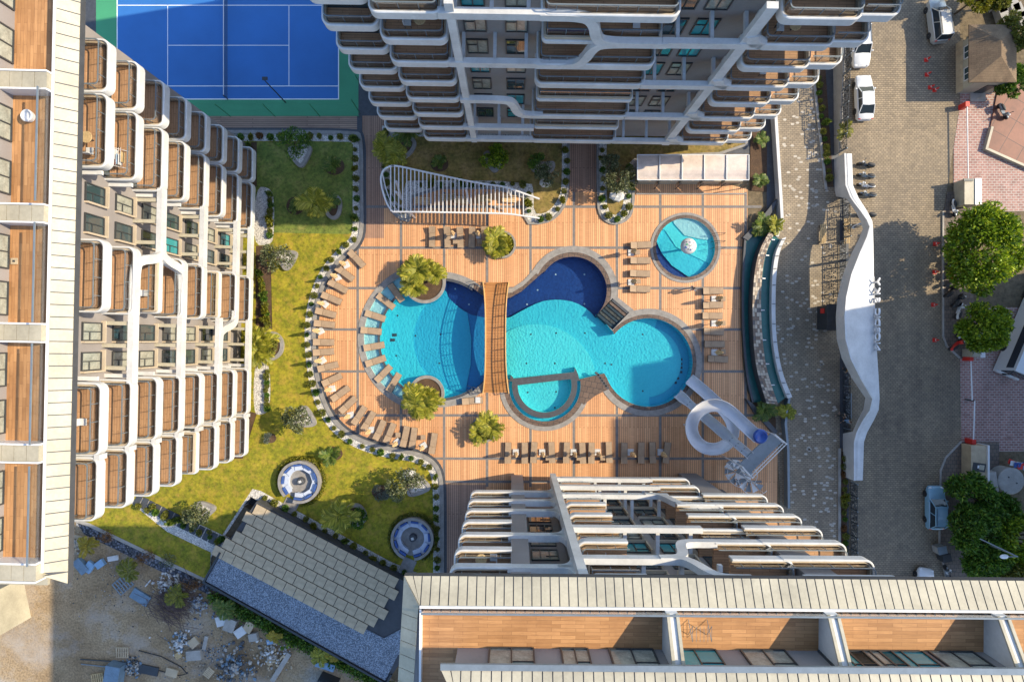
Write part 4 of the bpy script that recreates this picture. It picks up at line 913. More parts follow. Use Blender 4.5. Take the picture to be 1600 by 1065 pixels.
# islands in the pool
palm(G(660, 443, .2), 'large yellow green palm clump on the upper round island in the pool', 1.5, 1.7, 15, lf_palm, 13, stems=3, spread=.7, lean=(-.15, .3))
palm(G(672, 436, .2), 'lower bushy palm on the upper round island, nearest the bridge', 1.2, .9, 14, lf_palm, 14, stems=2, spread=.6)
palm(G(664, 614, .2), 'yellow green palm clump on the lower round island in the pool', 1.35, 1.5, 13, lf_palm, 15, stems=3, spread=.6, lean=(-.1, -.3))
palm(G(662, 622, .2), 'long leaning palm at the front of the lower round island', 1.6, 1.8, 8, lf_palm, 16, lean=(-.6, -.5))
for x, y, s, lb in ((785, 383, 17, 'wide round stone planter full of palms above the bridge'), (758, 668, 18, 'wide round stone planter full of palms below the bridge')):
    t = thing('round_planter', lb, 'planter', G(x, y)); b = MB(); b.lathe([(1.42, 0), (1.42, .55), (1.2, .55), (1.2, .3)], 36); b.build('planter_wall', stone, t)
    b = MB(); b.lathe([(0.01, .42), (1.2, .42)], 36); b.build('planter_soil', soil, t)
    ob('planter_foliage', crown_mesh('planter_foliage', s, 700, [(0, 0, .6, 1.1, 1.1, .45)], .5, .12, lf_palm, .6), t)
    palm(G(x, y, .4), lb.replace('wide round stone planter full of palms', 'bushy green palm clump in the round stone planter'), 1.25, .8, 13, lf_palm, s, stems=3, spread=.55)
palm(G(1203, 356, .1), 'small palm at the bend of the walkway above the teal fountain wall', 1.0, 1.2, 9, lf_palm, 41)
palm(G(1224, 642, .1), 'yellow green fern palm at the lower end of the teal fountain wall', 1.1, .7, 11, lf_palm, 42)
palm(G(1190, 640, .1), 'dark palm in the bed between fountain wall and water slide', 1.2, .5, 11, lf_palmd, 43)
palm(G(1188, 354, .1), 'dark palm in the wedge shaped bed above the fountain wall', 1.2, .6, 12, lf_palmd, 44)
palm(G(1185, 285, .1), 'leafy palm in the bed at the right end of the canopy', 1.0, .5, 12, lf_palmd, 45)
palm(G(1186, 220, .1), 'small green fern by the corner of the upper tower', .9, .4, 9, lf_palmd, 46)
palm(G(1305, 213, .1), 'bright banana plant leaning over the lattice fence', 1.0, 1.5, 6, lf_lime, 47)

# ------------------------------------------------------------------ big trees by the street
tree('ficus_tree', 'large clipped ficus tree at the right edge, the upper and bigger of two', 'tree', G(1487, 402), (3.3, 4.6, 2.6), 4.6, 61, 15000, lf_green, .36, .2, 60, 1.15, .22, 'ficus trees by the street')
tree('ficus_tree', 'smaller round ficus tree at the right edge, below the bigger one', 'tree', G(1498, 512), (2.3, 2.3, 1.9), 3.6, 62, 7000, lf_green, .32, .18, 34, .8, .18, 'ficus trees by the street')
for i, (x, y, rr_, z, m, lb) in enumerate(((1480, 762, 2.2, 3.4, lf_dark, 'dark green tree right above the parked blue car'), (1478, 808, 2.3, 4.0, lf_dark, 'dark spreading tree right beside the parked blue car'), (1520, 790, 2.0, 3.2, lf_dark, 'low dark tree under the round grey tank'),
                                   (1545, 826, 2.4, 4.2, lf_green, 'green tree in the lower right corner under the lamp arm'), (1500, 850, 2.2, 3.6, lf_dark, 'dark green tree just above the cream roof edge at lower right'), (1560, 870, 2.4, 3.6, lf_shrub, 'yellowish tree at the right edge just above the roof'))):
    tree('street_tree', lb, 'tree', G(x, y), (rr_, rr_, rr_ * .7), z, 70 + i, 5200, m, .42, .15, 26, rr_ * .36, .16, 'trees at the lower right')
for i, (x, y, rr_, z, m, lb) in enumerate(((1470, -4, 1.5, 3.5, lf_lime, 'yellow green tree beside the silver van at the top'), (1492, 22, 1.5, 2.8, lf_lime, 'yellow green bush above the tan roofed guard house'), (1555, 70, 1.9, 2.8, lf_shrub, 'green bush at the right of the guard house roof'), (1560, 140, 1.6, 2.0, lf_dark, 'dark bush at the lower right corner of the guard house'), (1530, 15, 1.3, 2.5, lf_shrub, 'green hedge tree between pale stone blocks and the guard house'))):
    tree('bush_tree', lb, 'tree', G(x, y), (rr_, rr_, rr_ * .7), z, 80 + i, 3000, m, .34, .15, 18, rr_ * .36, .1, 'trees round the guard house')
tree('tall_tree', 'tall feathery tree beyond the guard house casting shade on its roof', 'tree', G(1592, 78), (2.6, 2.6, 1.8), 6.2, 90, 5200, lf_shrub, .5, .13, 16, .9, .15)

# ------------------------------------------------------------------ poolside furniture
def make_lounger():
    t = thing('sun_lounger', '', 'sun lounger'); L = []
    b = MB(); b.box((.36, 0, .3), (1.44, .66, .05)); b.box((.36, 0, .345), (1.40, .58, .035)); b.build('seat', tan, t)
    b = MB(); a = R(16); b.add([(-.37, y, .3 + z) for y in (-.33, .33) for z in (0, .06)] + [(-.37 - .72 * math.cos(a), y, .3 + .72 * math.sin(a) + z) for y in (-.33, .33) for z in (0, .06)],
        [(0, 1, 3, 2), (4, 6, 7, 5), (0, 2, 6, 4), (1, 5, 7, 3), (0, 4, 5, 1), (2, 3, 7, 6)]); b.build('backrest', tan, t)
    b = MB()
    for y in (-.34, .34): b.box((0, y, .28), (2.1, .04, .07))
    for x in (-1.03, 1.06): b.box((x, 0, .28), (.04, .64, .07))
    b.build('frame', tand, t)
    lm = MB(); lm.box((0, 0, .13), (.06, .06, .26)); lm = lm.mesh('leg', tand)
    for x in (-.9, .95):
        for y in (-.3, .3): ob('leg', lm, t, (x, y, 0))
    return t
def make_umbrella():
    t = thing('folded_umbrella', '', 'parasol')
    b = MB(); b.box((0, 0, .06), (.68, .68, .12), 0, 0, .92); b.build('base', white, t)
    b = MB(); b.tube([(0, 0, .12), (0, 0, 2.75)], .035, 8); b.build('pole', beam, t)
    b = MB(); n = 16; pr = [(.06, 2.72), (.13, 2.5), (.2, 1.9), (.17, 1.7), (.28, 1.15), (.30, 1.05)]; vs = []
    for r, z in pr: vs += [(r * (1 if j % 2 else .62) * math.cos(2 * math.pi * j / n), r * (1 if j % 2 else .62) * math.sin(2 * math.pi * j / n), z) for j in range(n)]
    b.add(vs, [(i * n + j, i * n + (j + 1) % n, (i + 1) * n + (j + 1) % n, (i + 1) * n + j) for i in range(len(pr) - 1) for j in range(n)] + [list(range(n)), [5 * n + j for j in range(n)]]); b.build('folded_canopy', canvas, t)
    b = MB(); b.lathe([(.19, 1.66), (.19, 1.74)], 12); b.build('tie', canvas, t); return t
def make_table():
    t = thing('side_table', '', 'side table'); b = MB(); b.box((0, 0, .42), (.5, .5, .05)); b.build('table_top', tan, t)
    b = MB(); b.box((0, 0, .2), (.36, .36, .39)); b.build('table_base', tand, t); return t
LG = None
def lounger(x, y, ang, label, group, z=0.0):
    """ang: photo direction from head to foot, degrees clockwise from right"""
    global LG
    o = make_lounger() if LG is None else copy_tree(LG); LG = LG or o
    o.location = G(x + rnd(-.7, .7), y + rnd(-.7, .7), z); o.rotation_euler = (0, 0, -R(ang + rnd(-3, 3))); o['label'] = label; o['group'] = group; o['category'] = 'sun lounger'
UM = None
def umbrella(x, y, label, rot=0.0):
    global UM
    o = make_umbrella() if UM is None else copy_tree(UM); UM = UM or o
    o.location = G(x, y); o.rotation_euler = (0, 0, rot); o['label'] = label; o['group'] = 'folded umbrellas round the pool'
TB = None
def table(x, y, label, rot=0.0):
    global TB
    o = make_table() if TB is None else copy_tree(TB); TB = TB or o
    o.location = G(x, y); o.rotation_euler = (0, 0, rot); o['label'] = label; o['group'] = 'small tables between loungers'
arc = [(558, 405, 48), (541, 427, 35), (529, 448, 28), (519, 466, 22), (511, 489, 12), (509, 506, 5), (507, 534, 2), (508, 550, -4), (514, 572, -17), (521, 592, -28), (533, 614, -35), (545, 631, -45), (562, 648, -55), (577, 656, -58), (594, 670, -65), (610, 675, -68), (634, 681, -80), (646, 683, -80), (677, 691, -80)]
for i, (x, y, a) in enumerate(arc): lounger(x, y, a, f'{ORD[i]} brown sun lounger from the wooden walk along the curved lawn edge', 'loungers along the lawn edge')
for i, (x, y, a) in enumerate([(619, 457, 52), (603, 471, 38), (587, 494, 20), (580, 517, 5), (585, 541, -8), (588, 563, -18), (600, 583, -48), (616, 597, -58)]):
    lounger(x, y, a, f'{ORD[i]} sun lounger from the top standing in the shallow pool ledge', 'loungers in the shallow water', -0.27)
for i, (x, y) in enumerate([(1000, 384), (999, 407), (999, 428), (999, 451)]): lounger(x, y, 0, f'{ORD[i]} sun lounger from the top between dark blue pool and round pool', 'loungers left of the round pool')
for i, (x, y) in enumerate([(1112, 454), (1113, 477), (1112, 494), (1113, 518), (1114, 538), (1120, 561)]): lounger(x, y, 0, f'{ORD[i]} sun lounger from the top in the column beside the fountain wall', 'loungers beside the fountain wall')
for i, x in enumerate([794, 819, 834, 861, 885, 909, 923, 950, 974, 1001, 1019, 1041]): lounger(x, 706, -90 if i < 11 else -80, f'{ORD[i]} sun lounger from the left in the row above the lower tower', 'loungers above the lower tower')
for i, x in enumerate([676, 700, 720, 737, 758]): lounger(x, 371, 90, f'{ORD[i]} sun lounger from the left in the row below the pergola', 'loungers below the pergola')
lounger(738, 625, -5, 'lone sun lounger with white towel by the lower end of the bridge', 'loungers by the bridge')
ua = [(541, 414), (528, 433), (508, 475), (501, 517), (504, 563), (519, 607), (548, 648), (580, 671), (621, 690), (662, 696)]
for i, (x, y) in enumerate(ua): umbrella(x, y, f'{ORD[i]} folded beige umbrella from the wooden walk along the lawn edge', rnd(0, 1))
for i, (x, y) in enumerate([(986, 395), (986, 441)]): umbrella(x, y, f'{["upper", "lower"][i]} folded umbrella among the loungers left of the round pool')
for i, (x, y) in enumerate([(1116, 467), (1116, 505), (1116, 550)]): umbrella(x, y, f'{["top", "middle", "bottom"][i]} folded umbrella beside the curved fountain wall')
for i, x in enumerate([806, 847, 896, 933, 985, 1032]): umbrella(x, 706, f'{ORD[i]} folded umbrella from the left in the row above the lower tower')
for i, x in enumerate([709, 748]): umbrella(x, 368, f'{["left", "right"][i]} folded umbrella in the short row below the pergola')
for i, (x, y) in enumerate([(623, 678), (662, 682), (712, 378), (750, 378), (995, 395), (996, 440), (1128, 467), (1128, 505), (1128, 549), (856, 714), (904, 714), (941, 714)]):
    table(x, y, f'small square brown table {["under the ninth umbrella of the lawn edge", "under the tenth umbrella of the lawn edge", "under the left umbrella below the pergola", "under the right umbrella below the pergola", "at the upper umbrella near the round pool", "at the lower umbrella near the round pool", "at the top umbrella beside the fountain wall", "at the middle umbrella beside the fountain wall", "at the bottom umbrella beside the fountain wall", "at the second umbrella of the lower row", "at the third umbrella of the lower row", "at the fourth umbrella of the lower row"][i]}')
tag(MB().box((0, 0, .05), (.5, .6, .1)).build('towel', white, None, G(747, 624, .36)), 'white towel on the foot of the lone lounger by the bridge', 'towel')

# ------------------------------------------------------------------ bridge
t = thing('wooden_bridge', 'arched wooden footbridge with rails crossing the narrow middle of the pool', 'bridge', G(775, 527))
def bz(s): return 1.35 * (1 - s * s) + 0.05            # s from -1 (top end) to 1
def bw(s): return 0.98 + 0.32 * abs(s) ** 3
ns = 24; L = 86 / 15.0
b = MB(); vs = []
for i in range(ns + 1):
    s = -1 + 2 * i / ns; y = -s * L; vs += [(-bw(s), y, bz(s)), (bw(s), y, bz(s)), (bw(s), y, bz(s) - .16), (-bw(s), y, bz(s) - .16)]
b.add(vs, [(i * 4 + j, i * 4 + (j + 1) % 4, i * 4 + 4 + (j + 1) % 4, i * 4 + 4 + j) for i in range(ns) for j in range(4)] + [(3, 2, 1, 0), (ns * 4, ns * 4 + 1, ns * 4 + 2, ns * 4 + 3)]); b.build('bridge_deck', bridgewood, t)
for sd in (-1, 1):
    b = MB(); pts = [(sd * (bw(-1 + 2 * i / 20) + .03), -(-1 + 2 * i / 20) * L, bz(-1 + 2 * i / 20)) for i in range(21)]; vs = []
    for x, y, z in pts: vs += [(x - .05, y, z - .25), (x + .05, y, z - .25), (x + .05, y, z + .12), (x - .05, y, z + .12)]
    b.add(vs, [(i * 4 + j, i * 4 + (j + 1) % 4, i * 4 + 4 + (j + 1) % 4, i * 4 + 4 + j) for i in range(20) for j in range(4)] + [(0, 1, 2, 3), (80, 81, 82, 83)]); b.build('side_beam', beam, t)
    b = MB(); b.tube([(x, y, z + 1.1) for x, y, z in pts], .055, 6); b.build('handrail', beam, t)
    b = MB(); b.tube([(x, y, z + .62) for x, y, z in pts], .022, 5); b.tube([(x, y, z + .36) for x, y, z in pts], .022, 5); b.tube([(x, y, z + .86) for x, y, z in pts], .022, 5); b.build('rail_bar', beam, t)
    for i in range(0, 21, 2):
        x, y, z = pts[i]; b = MB(); b.box((x, y, z + .55), (.07, .07, 1.1)); b.build('rail_post', beam, t)

# pool steps, overflow slots and ladders
t = thing('pool_steps', 'dark tiled steps into the pool between dark blue and right round basins', 'steps', G(956, 490))
dx, dy = g2(931, 490)[0] - g2(955, 465)[0], g2(931, 490)[1] - g2(955, 465)[1]
for i in range(7):
    f = i / 7; a = (955 - 24 * 0 + (957 - 982) * 0, 0); b = MB()
    p0, p1 = (957 + 0.0, 466), (983, 488)      # upper edge, steps go down towards lower left
    q = lambda u, v: g2(p0[0] + (p1[0] - p0[0]) * u - 25 * v, p0[1] + (p1[1] - p0[1]) * u + 26 * v)
    b.prism([q(0.04, f), q(.96, f), q(.96, f + .11), q(0.04, f + .11)], -1.1, 0.06 - f * 0.5); o = b.build('step', dstone if i % 2 == 0 else bstone, t); o.location = -Vector(t.location)
b = MB(); b.prism([q(0.04, 0), q(.96, 0), q(.96, 1), q(0.04, 1)], -1.1, -0.5); o = b.build('step_base', dstone, t); o.location = -Vector(t.location)
t = thing('pool_steps', 'small dark corner steps into the pool beside the half round basin', 'steps', G(940, 592))
for i in range(6):
    b = MB(); b.box((i * .2 - .45, .55 - i * .28, -.1 - .05 * i), (.5, .22, .28 + .1 * i), R(-38)); b.build('step', dstone, t)
t = thing('pool_mats', 'row of small dark square drains on the right round pool floor', 'drain', G(1066, 568))
for x, y in ((1070, 562), (1070, 569), (1070, 575), (1070, 582), (1065, 592), (1061, 599)): MB().box(((x - 1066) / 15, (568 - y) / 15, -1.36), (.24, .24, .03)).build('drain_cover', dstone, t)
for i, (x, y) in enumerate(((610, 531), (613, 523))):
    tag(MB().box((0, 0, 0), (.5, .3, .03)).build('pool_drain', dstone, None, G(x, y, -1.17)), ['lower', 'upper'][i] + ' dark drain on the floor at the left of the pool', 'drain')
lm = MB().lathe([(.001, .03), (.09, .03), (.1, 0)], 10).mesh('pool_light', dstone)
for i, (x, y) in enumerate(((618, 492), (652, 474), (646, 524), (686, 522), (646, 570), (684, 568), (616, 556), (830, 522), (870, 520), (916, 520), (823, 568), (868, 568), (915, 567), (825, 614), (870, 613), (948, 568), (1008, 522), (958, 570), (1008, 612), (868, 638))):
    o = ob('pool_light', lm, None, G(x, y, -1.0 if 780 < x < 890 else -1.2 if not 640 < x < 775 else -1.4)); tag(o, f'{ORD[i]} small dark nozzle from the left on the pale pool floor', 'pool nozzle', 'nozzles on the pool floor')
lm = MB().lathe([(.001, .03), (.08, .03), (.09, 0)], 10).mesh('pool_light', whitemetal)
for i, (x, y) in enumerate(((870, 426), (916, 426), (841, 451), (916, 473), (824, 474), (709, 449), (731, 474))):
    o = ob('pool_light', lm, None, G(x, y, -1.69)); tag(o, f'{ORD[i]} small white light on the dark blue pool floor, counted around from the top', 'pool light', 'lights on the dark pool floor')
# mushroom fountain in the round pool
t = thing('mushroom_fountain', 'white mushroom fountain with spots and a smile standing in the round pool', 'fountain', G(1067, 389, -.5))
b = MB(); b.tube([(0, 0, 0), (0, 0, 2.6)], .11, 10); b.build('stem', whitemetal, t, smooth=40)
prof = [(.62, 2.5), (.8, 2.55), (.81, 2.62), (.72, 2.8), (.5, 2.95), (.25, 3.02), (.001, 3.04)]; b = MB(); b.lathe(prof, 32); b.build('cap', white, t, smooth=50)
def capz(r): return np.interp(r, [p[0] for p in prof[::-1]], [p[1] for p in prof[::-1]])
for x, y, r, m in ((-.26, .1, .1, cgreen), (-.35, -.18, .12, bluecush), (.02, .3, .09, bluesheet), (-.3, .35, .06, dmetal), (.1, -.42, .09, bluecush), (-.12, -.38, .07, dmetal), (.42, .28, .05, red), (-.5, .3, .05, dmetal), (.38, .0, .05, pallet), (0.0, -.2, .04, cgreen), (.3, -.3, .04, bluesheet), (-.02, .52, .04, red)):
    MB().lathe([(r, 0), (r, .012), (.001, .012)], 14, (x, y, float(capz(math.hypot(x, y))) + .004)).build('spot', m, t)
pts = [(.07 + .16 * math.cos(R(a)), .1 + .16 * math.sin(R(a))) for a in range(195, 350, 15)]
MB().tube([(x, y, float(capz(math.hypot(x, y))) + .012) for x, y in pts], .022, 5).build('smile', dmetal, t)
for i, y in enumerate((366, 378, 388)):
    t = thing('pool_handrail', ['upper', 'middle', 'lower'][i] + ' dark handrail at the right edge of the round pool', 'handrail', G(1122, y))
    MB().tube([(-.7, 0, -.3), (-.6, 0, .6), (-.2, 0, .85), (.5, 0, .85), (.55, 0, 0)], .025, 6).build('rail_tube', dmetal, t)
# ladder bars at the bridge ends
for lb, x, y, a in (('curved steel rail beside the upper end of the bridge', 748, 444, -12), ('curved steel rail beside the lower end of the bridge', 740, 607, -12)):
    t = thing('pool_handrail', lb, 'handrail', G(x, y), R(a)); 
    for s in (-.2, .2): MB().tube([(-.7, s, -.4), (-.6, s, .7), (0, s, .9), (.75, s, .6), (.8, s, 0)], .025, 6).build('rail_tube', dmetal, t)

# ------------------------------------------------------------------ water slide
def flume(parent, name, pts, r, m, a0=-100, a1=100, th=.04, n=14):
    pts = [Vector(p) for p in pts]; b = MB(); vs = []; q = 2 * (n + 1)
    for i, p in enumerate(pts):
        tg = (pts[min(i + 1, len(pts) - 1)] - pts[max(i - 1, 0)]).normalized(); sd = tg.cross(Vector((0, 0, 1))).normalized(); up = sd.cross(tg)
        rr = r[i] if isinstance(r, list) else r
        for k in range(n + 1):
            a = R(a0 + (a1 - a0) * k / n); vs.append(p + (sd * math.sin(a) - up * math.cos(a)) * rr)
        for k in range(n, -1, -1):
            a = R(a0 + (a1 - a0) * k / n); vs.append(p + (sd * math.sin(a) - up * math.cos(a)) * (rr - th))
    fs = [(i * q + j, i * q + (j + 1) % q, (i + 1) * q + (j + 1) % q, (i + 1) * q + j) for i in range(len(pts) - 1) for j in range(q)] + [list(range(q)), [(len(pts) - 1) * q + j for j in range(q)][::-1]]
    b.add(vs, fs); return b.build(name, m, parent, smooth=50)
t = thing('water_slide', 'white water slide with one straight and one looping chute and stair tower', 'water slide')
loop = [(1186, 684, 6.4), (1170, 670, 6.2), (1156, 657, 6.0), (1144, 645, 5.7), (1130, 635, 5.4), (1114, 632, 5.1), (1098, 637, 4.8), (1086, 648, 4.5), (1080, 662, 4.2), (1081, 677, 3.9), (1088, 690, 3.6), (1100, 699, 3.3), (1115, 702, 3.0), (1130, 698, 2.75), (1141, 688, 2.5), (1146, 675, 2.3), (1144, 661, 2.0), (1137, 648, 1.75), (1126, 635, 1.5), (1113, 623, 1.2), (1100, 611, .95), (1088, 601, .75), (1077, 592, .6)]
lp = [tuple(W(x, y, z)) for x, y, z in loop]
sm = lp
for _ in range(1):
    q = [sm[0]]
    for a, b_ in zip(sm, sm[1:]): q += [tuple(np.array(a) * .75 + np.array(b_) * .25), tuple(np.array(a) * .25 + np.array(b_) * .75)]
    sm = q + [sm[-1]]
flume(t, 'looping_chute', sm, .62, slidem)
st = [tuple(W(1172 + (1058 - 1172) * i / 12, 711 + (614 - 711) * i / 12, 5.8 * (1 - i / 12) ** 1.15 + .55)) for i in range(13)]
flume(t, 'straight_chute', st, [.42 + .14 * (1 if 4 <= i <= 8 else 0) + (.12 if i >= 11 else 0) for i in range(13)], slidem, -110, 110)
b = MB()
for i in (1, 2, 3, 9, 10):
    p = Vector(st[i]); 
    for s in (-1, 1):
        d = (Vector(st[i + 1]) - p).normalized().cross(Vector((0, 0, 1))); b.ball(p + d * s * .22 + Vector((0, 0, -.27)), (.05, .05, .04), 7, 5)
b.build('rivet', dmetal, t)
pc = [W(1040 + x / 5.07, 560 + y / 5.07, 6.2) for x, y in ((580, 840), (835, 590), (920, 660), (655, 925))]
b = MB(); b.prism([(p.x, p.y) for p in pc], 6.05, 6.2); b.build('platform', bmetal, t)
for i, (p, h) in enumerate([(p, 6.05) for p in pc]): b = MB(); b.tube([(p.x, p.y, 0), (p.x, p.y, 7.3)], .06, 8); b.build('post', whitemetal, t)
for a, b_ in ((0, 3), (3, 2), (2, 1)):
    for h in (6.65, 7.25): b = MB(); b.tube([(pc[a].x, pc[a].y, h), (pc[b_].x, pc[b_].y, h)], .045, 6); b.build('guard_rail', whitemetal, t)
    p0, p1 = pc[a], pc[b_]; n = int((p1 - p0).length / .28); b = MB()
    for i in range(1, n): q_ = p0.lerp(p1, i / n); b.box((q_.x, q_.y, 6.72), (.02, .02, 1.05))
    b.build('baluster', whitemetal, t)
p = W(1187, 681, 6.4); b = MB(); b.lathe([(.62, 0), (.7, .15), (.55, .3), (.4, .2), (.001, .12)], 18, tuple(p)); b.build('chute_entry', blueplast, t, smooth=40)
c0 = W(1158, 742, 3.2); nst = 22
for i in range(nst):
    a = R(i * 32); z = .25 + i * 6.0 / nst; b = MB(); a2 = a + R(30); r = 1.15
    b.prism([(c0.x + .08 * math.cos(a), c0.y + .08 * math.sin(a)), (c0.x + r * math.cos(a), c0.y + r * math.sin(a)), (c0.x + r * math.cos(a2), c0.y + r * math.sin(a2))], z, z + .05); b.build('stair_tread', bmetal if i % 2 else whitemetal, t)
b = MB(); b.tube([(c0.x, c0.y, 0), (c0.x, c0.y, 7.2)], .07, 8); b.build('stair_pole', whitemetal, t)
b = MB(); b.tube([(c0.x + 1.18 * math.cos(R(i * 16)), c0.y + 1.18 * math.sin(R(i * 16)), 1.2 + i * 6.0 / nst / 2) for i in range(2 * nst)], .03, 6)
for i in range(nst): b.box((c0.x + 1.18 * math.cos(R(i * 32)), c0.y + 1.18 * math.sin(R(i * 32)), .75 + i * 6.0 / nst), (.03, .03, 1.0))
b.build('stair_rail', whitemetal, t)
for x, y, z in ((1118, 634, 4.3), (1083, 670, 3.4), (1112, 700, 2.2), (1140, 690, 1.6), (1115, 663, 2.4)):
    g_ = W(x, y, z); b = MB(); b.tube([(g_.x, g_.y, 0), (g_.x, g_.y, z)], .09, 8); b.build('support', whitemetal, t)

# ------------------------------------------------------------------ curved fountain wall
t = thing('fountain_wall', 'curved teal fountain wall with checkered mosaic between deck and walkway', 'fountain')
outl = chaikin([(1161, 372), (1159, 400), (1157, 440), (1157, 480), (1158, 520), (1161, 560), (1165, 595), (1173, 628)], 2, False)
c1 = chaikin([(1194, 366), (1180, 390), (1172, 420), (1168, 470), (1169, 520), (1172, 560), (1178, 590), (1190, 628)], 2, False)
c2 = chaikin([(1201, 370), (1191, 392), (1184, 420), (1181, 470), (1183, 520), (1187, 560), (1194, 590), (1208, 630)], 2, False)
c3 = chaikin([(1213, 376), (1203, 395), (1198, 425), (1196, 470), (1197, 520), (1202, 560), (1209, 590), (1221, 620)], 2, False)
c4 = chaikin([(1219, 374), (1209, 394), (1204, 425), (1202, 470), (1203, 520), (1208, 560), (1216, 590), (1228, 618)], 2, False)
def band_(a, b_, z0, z1, nm, m):
    o = MB(); o.prism([g2(*p) for p in a] + [g2(*p) for p in b_[::-1]], z0, z1); return o.build(nm, m, t)
band_(outl, c1, -.02, .10, 'lower_basin', teal); band_(offset_line(outl, 3.2), outl, -.02, .42, 'basin_rim', dstone)
band_(c1, c2, -.02, 1.28, 'wall_core', dstone); band_(c2, c3, -.02, .9, 'upper_basin', teal); band_(c3, c4, -.02, 1.5, 'parapet', white)
# mosaic tiles on the wall top
mt = [plain('mosaic_pale', (.5, .42, .32), .6, .06), plain('mosaic_brown', (.21, .145, .10), .6, .08), plain('mosaic_mid', (.34, .26, .19), .6, .06), plain('mosaic_dark', (.13, .11, .10), .6, .06)]
tl = [MB() for _ in mt]; n = 60; rr = random.Random(3)
def at(line, f):
    k = f * (len(line) - 1); i = min(int(k), len(line) - 2); q = k - i; return (line[i][0] * (1 - q) + line[i + 1][0] * q, line[i][1] * (1 - q) + line[i + 1][1] * q)
for i in range(n):
    for j in range(4):
        f0, f1 = (i + .04) / n, (i + .96) / n; a, b_ = at(c1, f0), at(c2, f0); c_, d_ = at(c1, f1), at(c2, f1); L_ = lambda p, r, u: g2(p[0] + (r[0] - p[0]) * u, p[1] + (r[1] - p[1]) * u)
        m_ = rr.choices([0, 1, 2, 3], [5, 4, 2, 2])[0] if rr.random() < .75 else (0 if (i + j) % 2 else 1)
        tl[m_].prism([L_(a, b_, (j + .05) / 4), L_(a, b_, (j + .95) / 4), L_(c_, d_, (j + .95) / 4), L_(c_, d_, (j + .05) / 4)], 1.27, 1.30)
for q_, m_ in zip(tl, mt): o = q_.build('mosaic_tiles', m_, t); o['kind'] = 'stuff'
lm = MB().tube([(0, 0, 0), (0, 0, .35), (-.28, 0, .42)], .05, 6).ball((-.3, 0, .42), .09, 7, 5).mesh('water_spout', whitemetal)
for i in range(7): x, y = at(offset_line(c2, -3), .1 + i * .125); p = g2(x + 8, y); ob('water_spout', lm, t, (*p, .9))
lm = MB().lathe([(.07, 0), (.07, .05), (.001, .05)], 8).mesh('spot_light', whitemetal)
for i in range(13): x, y = at(offset_line(outl, -2), .06 + i * .073); ob('spot_light', lm, t, (*g2(x + 4, y), .10))
for i in range(12): x, y = at(c3, .05 + i * .08); b = MB(); b.box((*g2(x + 3, y), 1.55), (.3, .05, .1)); b.build('parapet_joint', dmetal, t)
b = MB(); b.prism([g2(*p) for p in ((1158, 372), (1166, 377), (1196, 345), (1213, 316), (1210, 312), (1190, 338))], 0, .5)
tag(b.build('planter_wall', dstone, None), 'dark stone planter wall above the curved fountain wall', 'planter wall')
b = MB(); b.prism([g2(*p) for p in ((1163, 622), (1172, 628), (1212, 672), (1208, 678), (1176, 644))], 0, .5)
tag(b.build('planter_wall', dstone, None), 'dark stone planter wall between the fountain wall and the slide tower', 'planter wall')
b = MB(); b.sweep([g2(*p) for p in ((1204, 150), (1209, 230), (1214, 310), (1216, 345), (1208, 372))], [(-.15, 0), (-.15, 1.0), (.15, 1.0), (.15, 0)])
tag(b.build('parapet_wall', white, None), 'long low white wall between upper tower garden and sunlit walkway', 'low wall')
b = MB(); b.sweep([g2(*p) for p in ((1228, 618), (1222, 660), (1226, 700), (1227, 790))], [(-.12, 0), (-.12, .9), (.12, .9), (.12, 0)])
tag(b.build('parapet_wall', bmetal, None), 'grey low wall along the walkway beside the slide tower', 'low wall')

# ------------------------------------------------------------------ pergola and canopy
zp = 2.9
t = thing('pergola', 'white slatted pergola with a looped end over a wooden seating deck', 'pergola')
Wp = lambda x, y, z=zp: (W(x, y, z).x, W(x, y, z).y)
topc = chaikin([(612, 259), (625, 260), (660, 268), (730, 283), (765, 289), (790, 292), (812, 300), (843, 311)], 2, False)
lowc = chaikin([(614, 331), (640, 331), (700, 332), (760, 333), (795, 334), (815, 337), (843, 341)], 2, False)
loopc = chaikin([(614, 331), (606, 322), (598, 300), (594, 278), (600, 264), (612, 259), (616, 259)], 2, False)
prof = [(-.07, zp - .1), (-.07, zp + .12), (.07, zp + .12), (.07, zp - .1)]
for nm, c_ in (('top_beam', topc), ('front_beam', lowc), ('end_loop', loopc)): MB().sweep([Wp(*p) for p in c_], prof).build(nm, whitemetal, t)
MB().sweep([Wp(*p, zp - .45) for p in chaikin([(597, 268), (604, 300), (614, 322), (627, 334)], 2, False)], [(-.05, zp - .5), (-.05, zp - .3), (.05, zp - .3), (.05, zp - .5)]).build('lower_loop', whitemetal, t)
yt = lambda x: float(np.interp(x, [p[0] for p in topc], [p[1] for p in topc])); yl = lambda x: float(np.interp(x, [p[0] for p in lowc], [p[1] for p in lowc]))
for i in range(34):
    x = 610.5 + i * 6.28; a, b_ = Wp(x, yt(x)), Wp(x, yl(x)); m_ = MB(); m_.box((a[0], (a[1] + b_[1]) / 2, zp + .01), (.09, abs(a[1] - b_[1]) - .14, .16)); m_.build('slat', whitemetal, t)
for (x, y), tops in (((628, 312), ((619, 283), (619, 300))), ((733, 318), ((728, 294),)), ((648, 340), ((640, 331),)), ((800, 310), ((792, 294),))):
    for a in tops: p = g2(x, y); q_ = Wp(*a, zp - .1); MB().tube([(*p, 0), (*q_, zp - .1)], [.1, .12], 8).build('slanted_post', whitemetal, t)
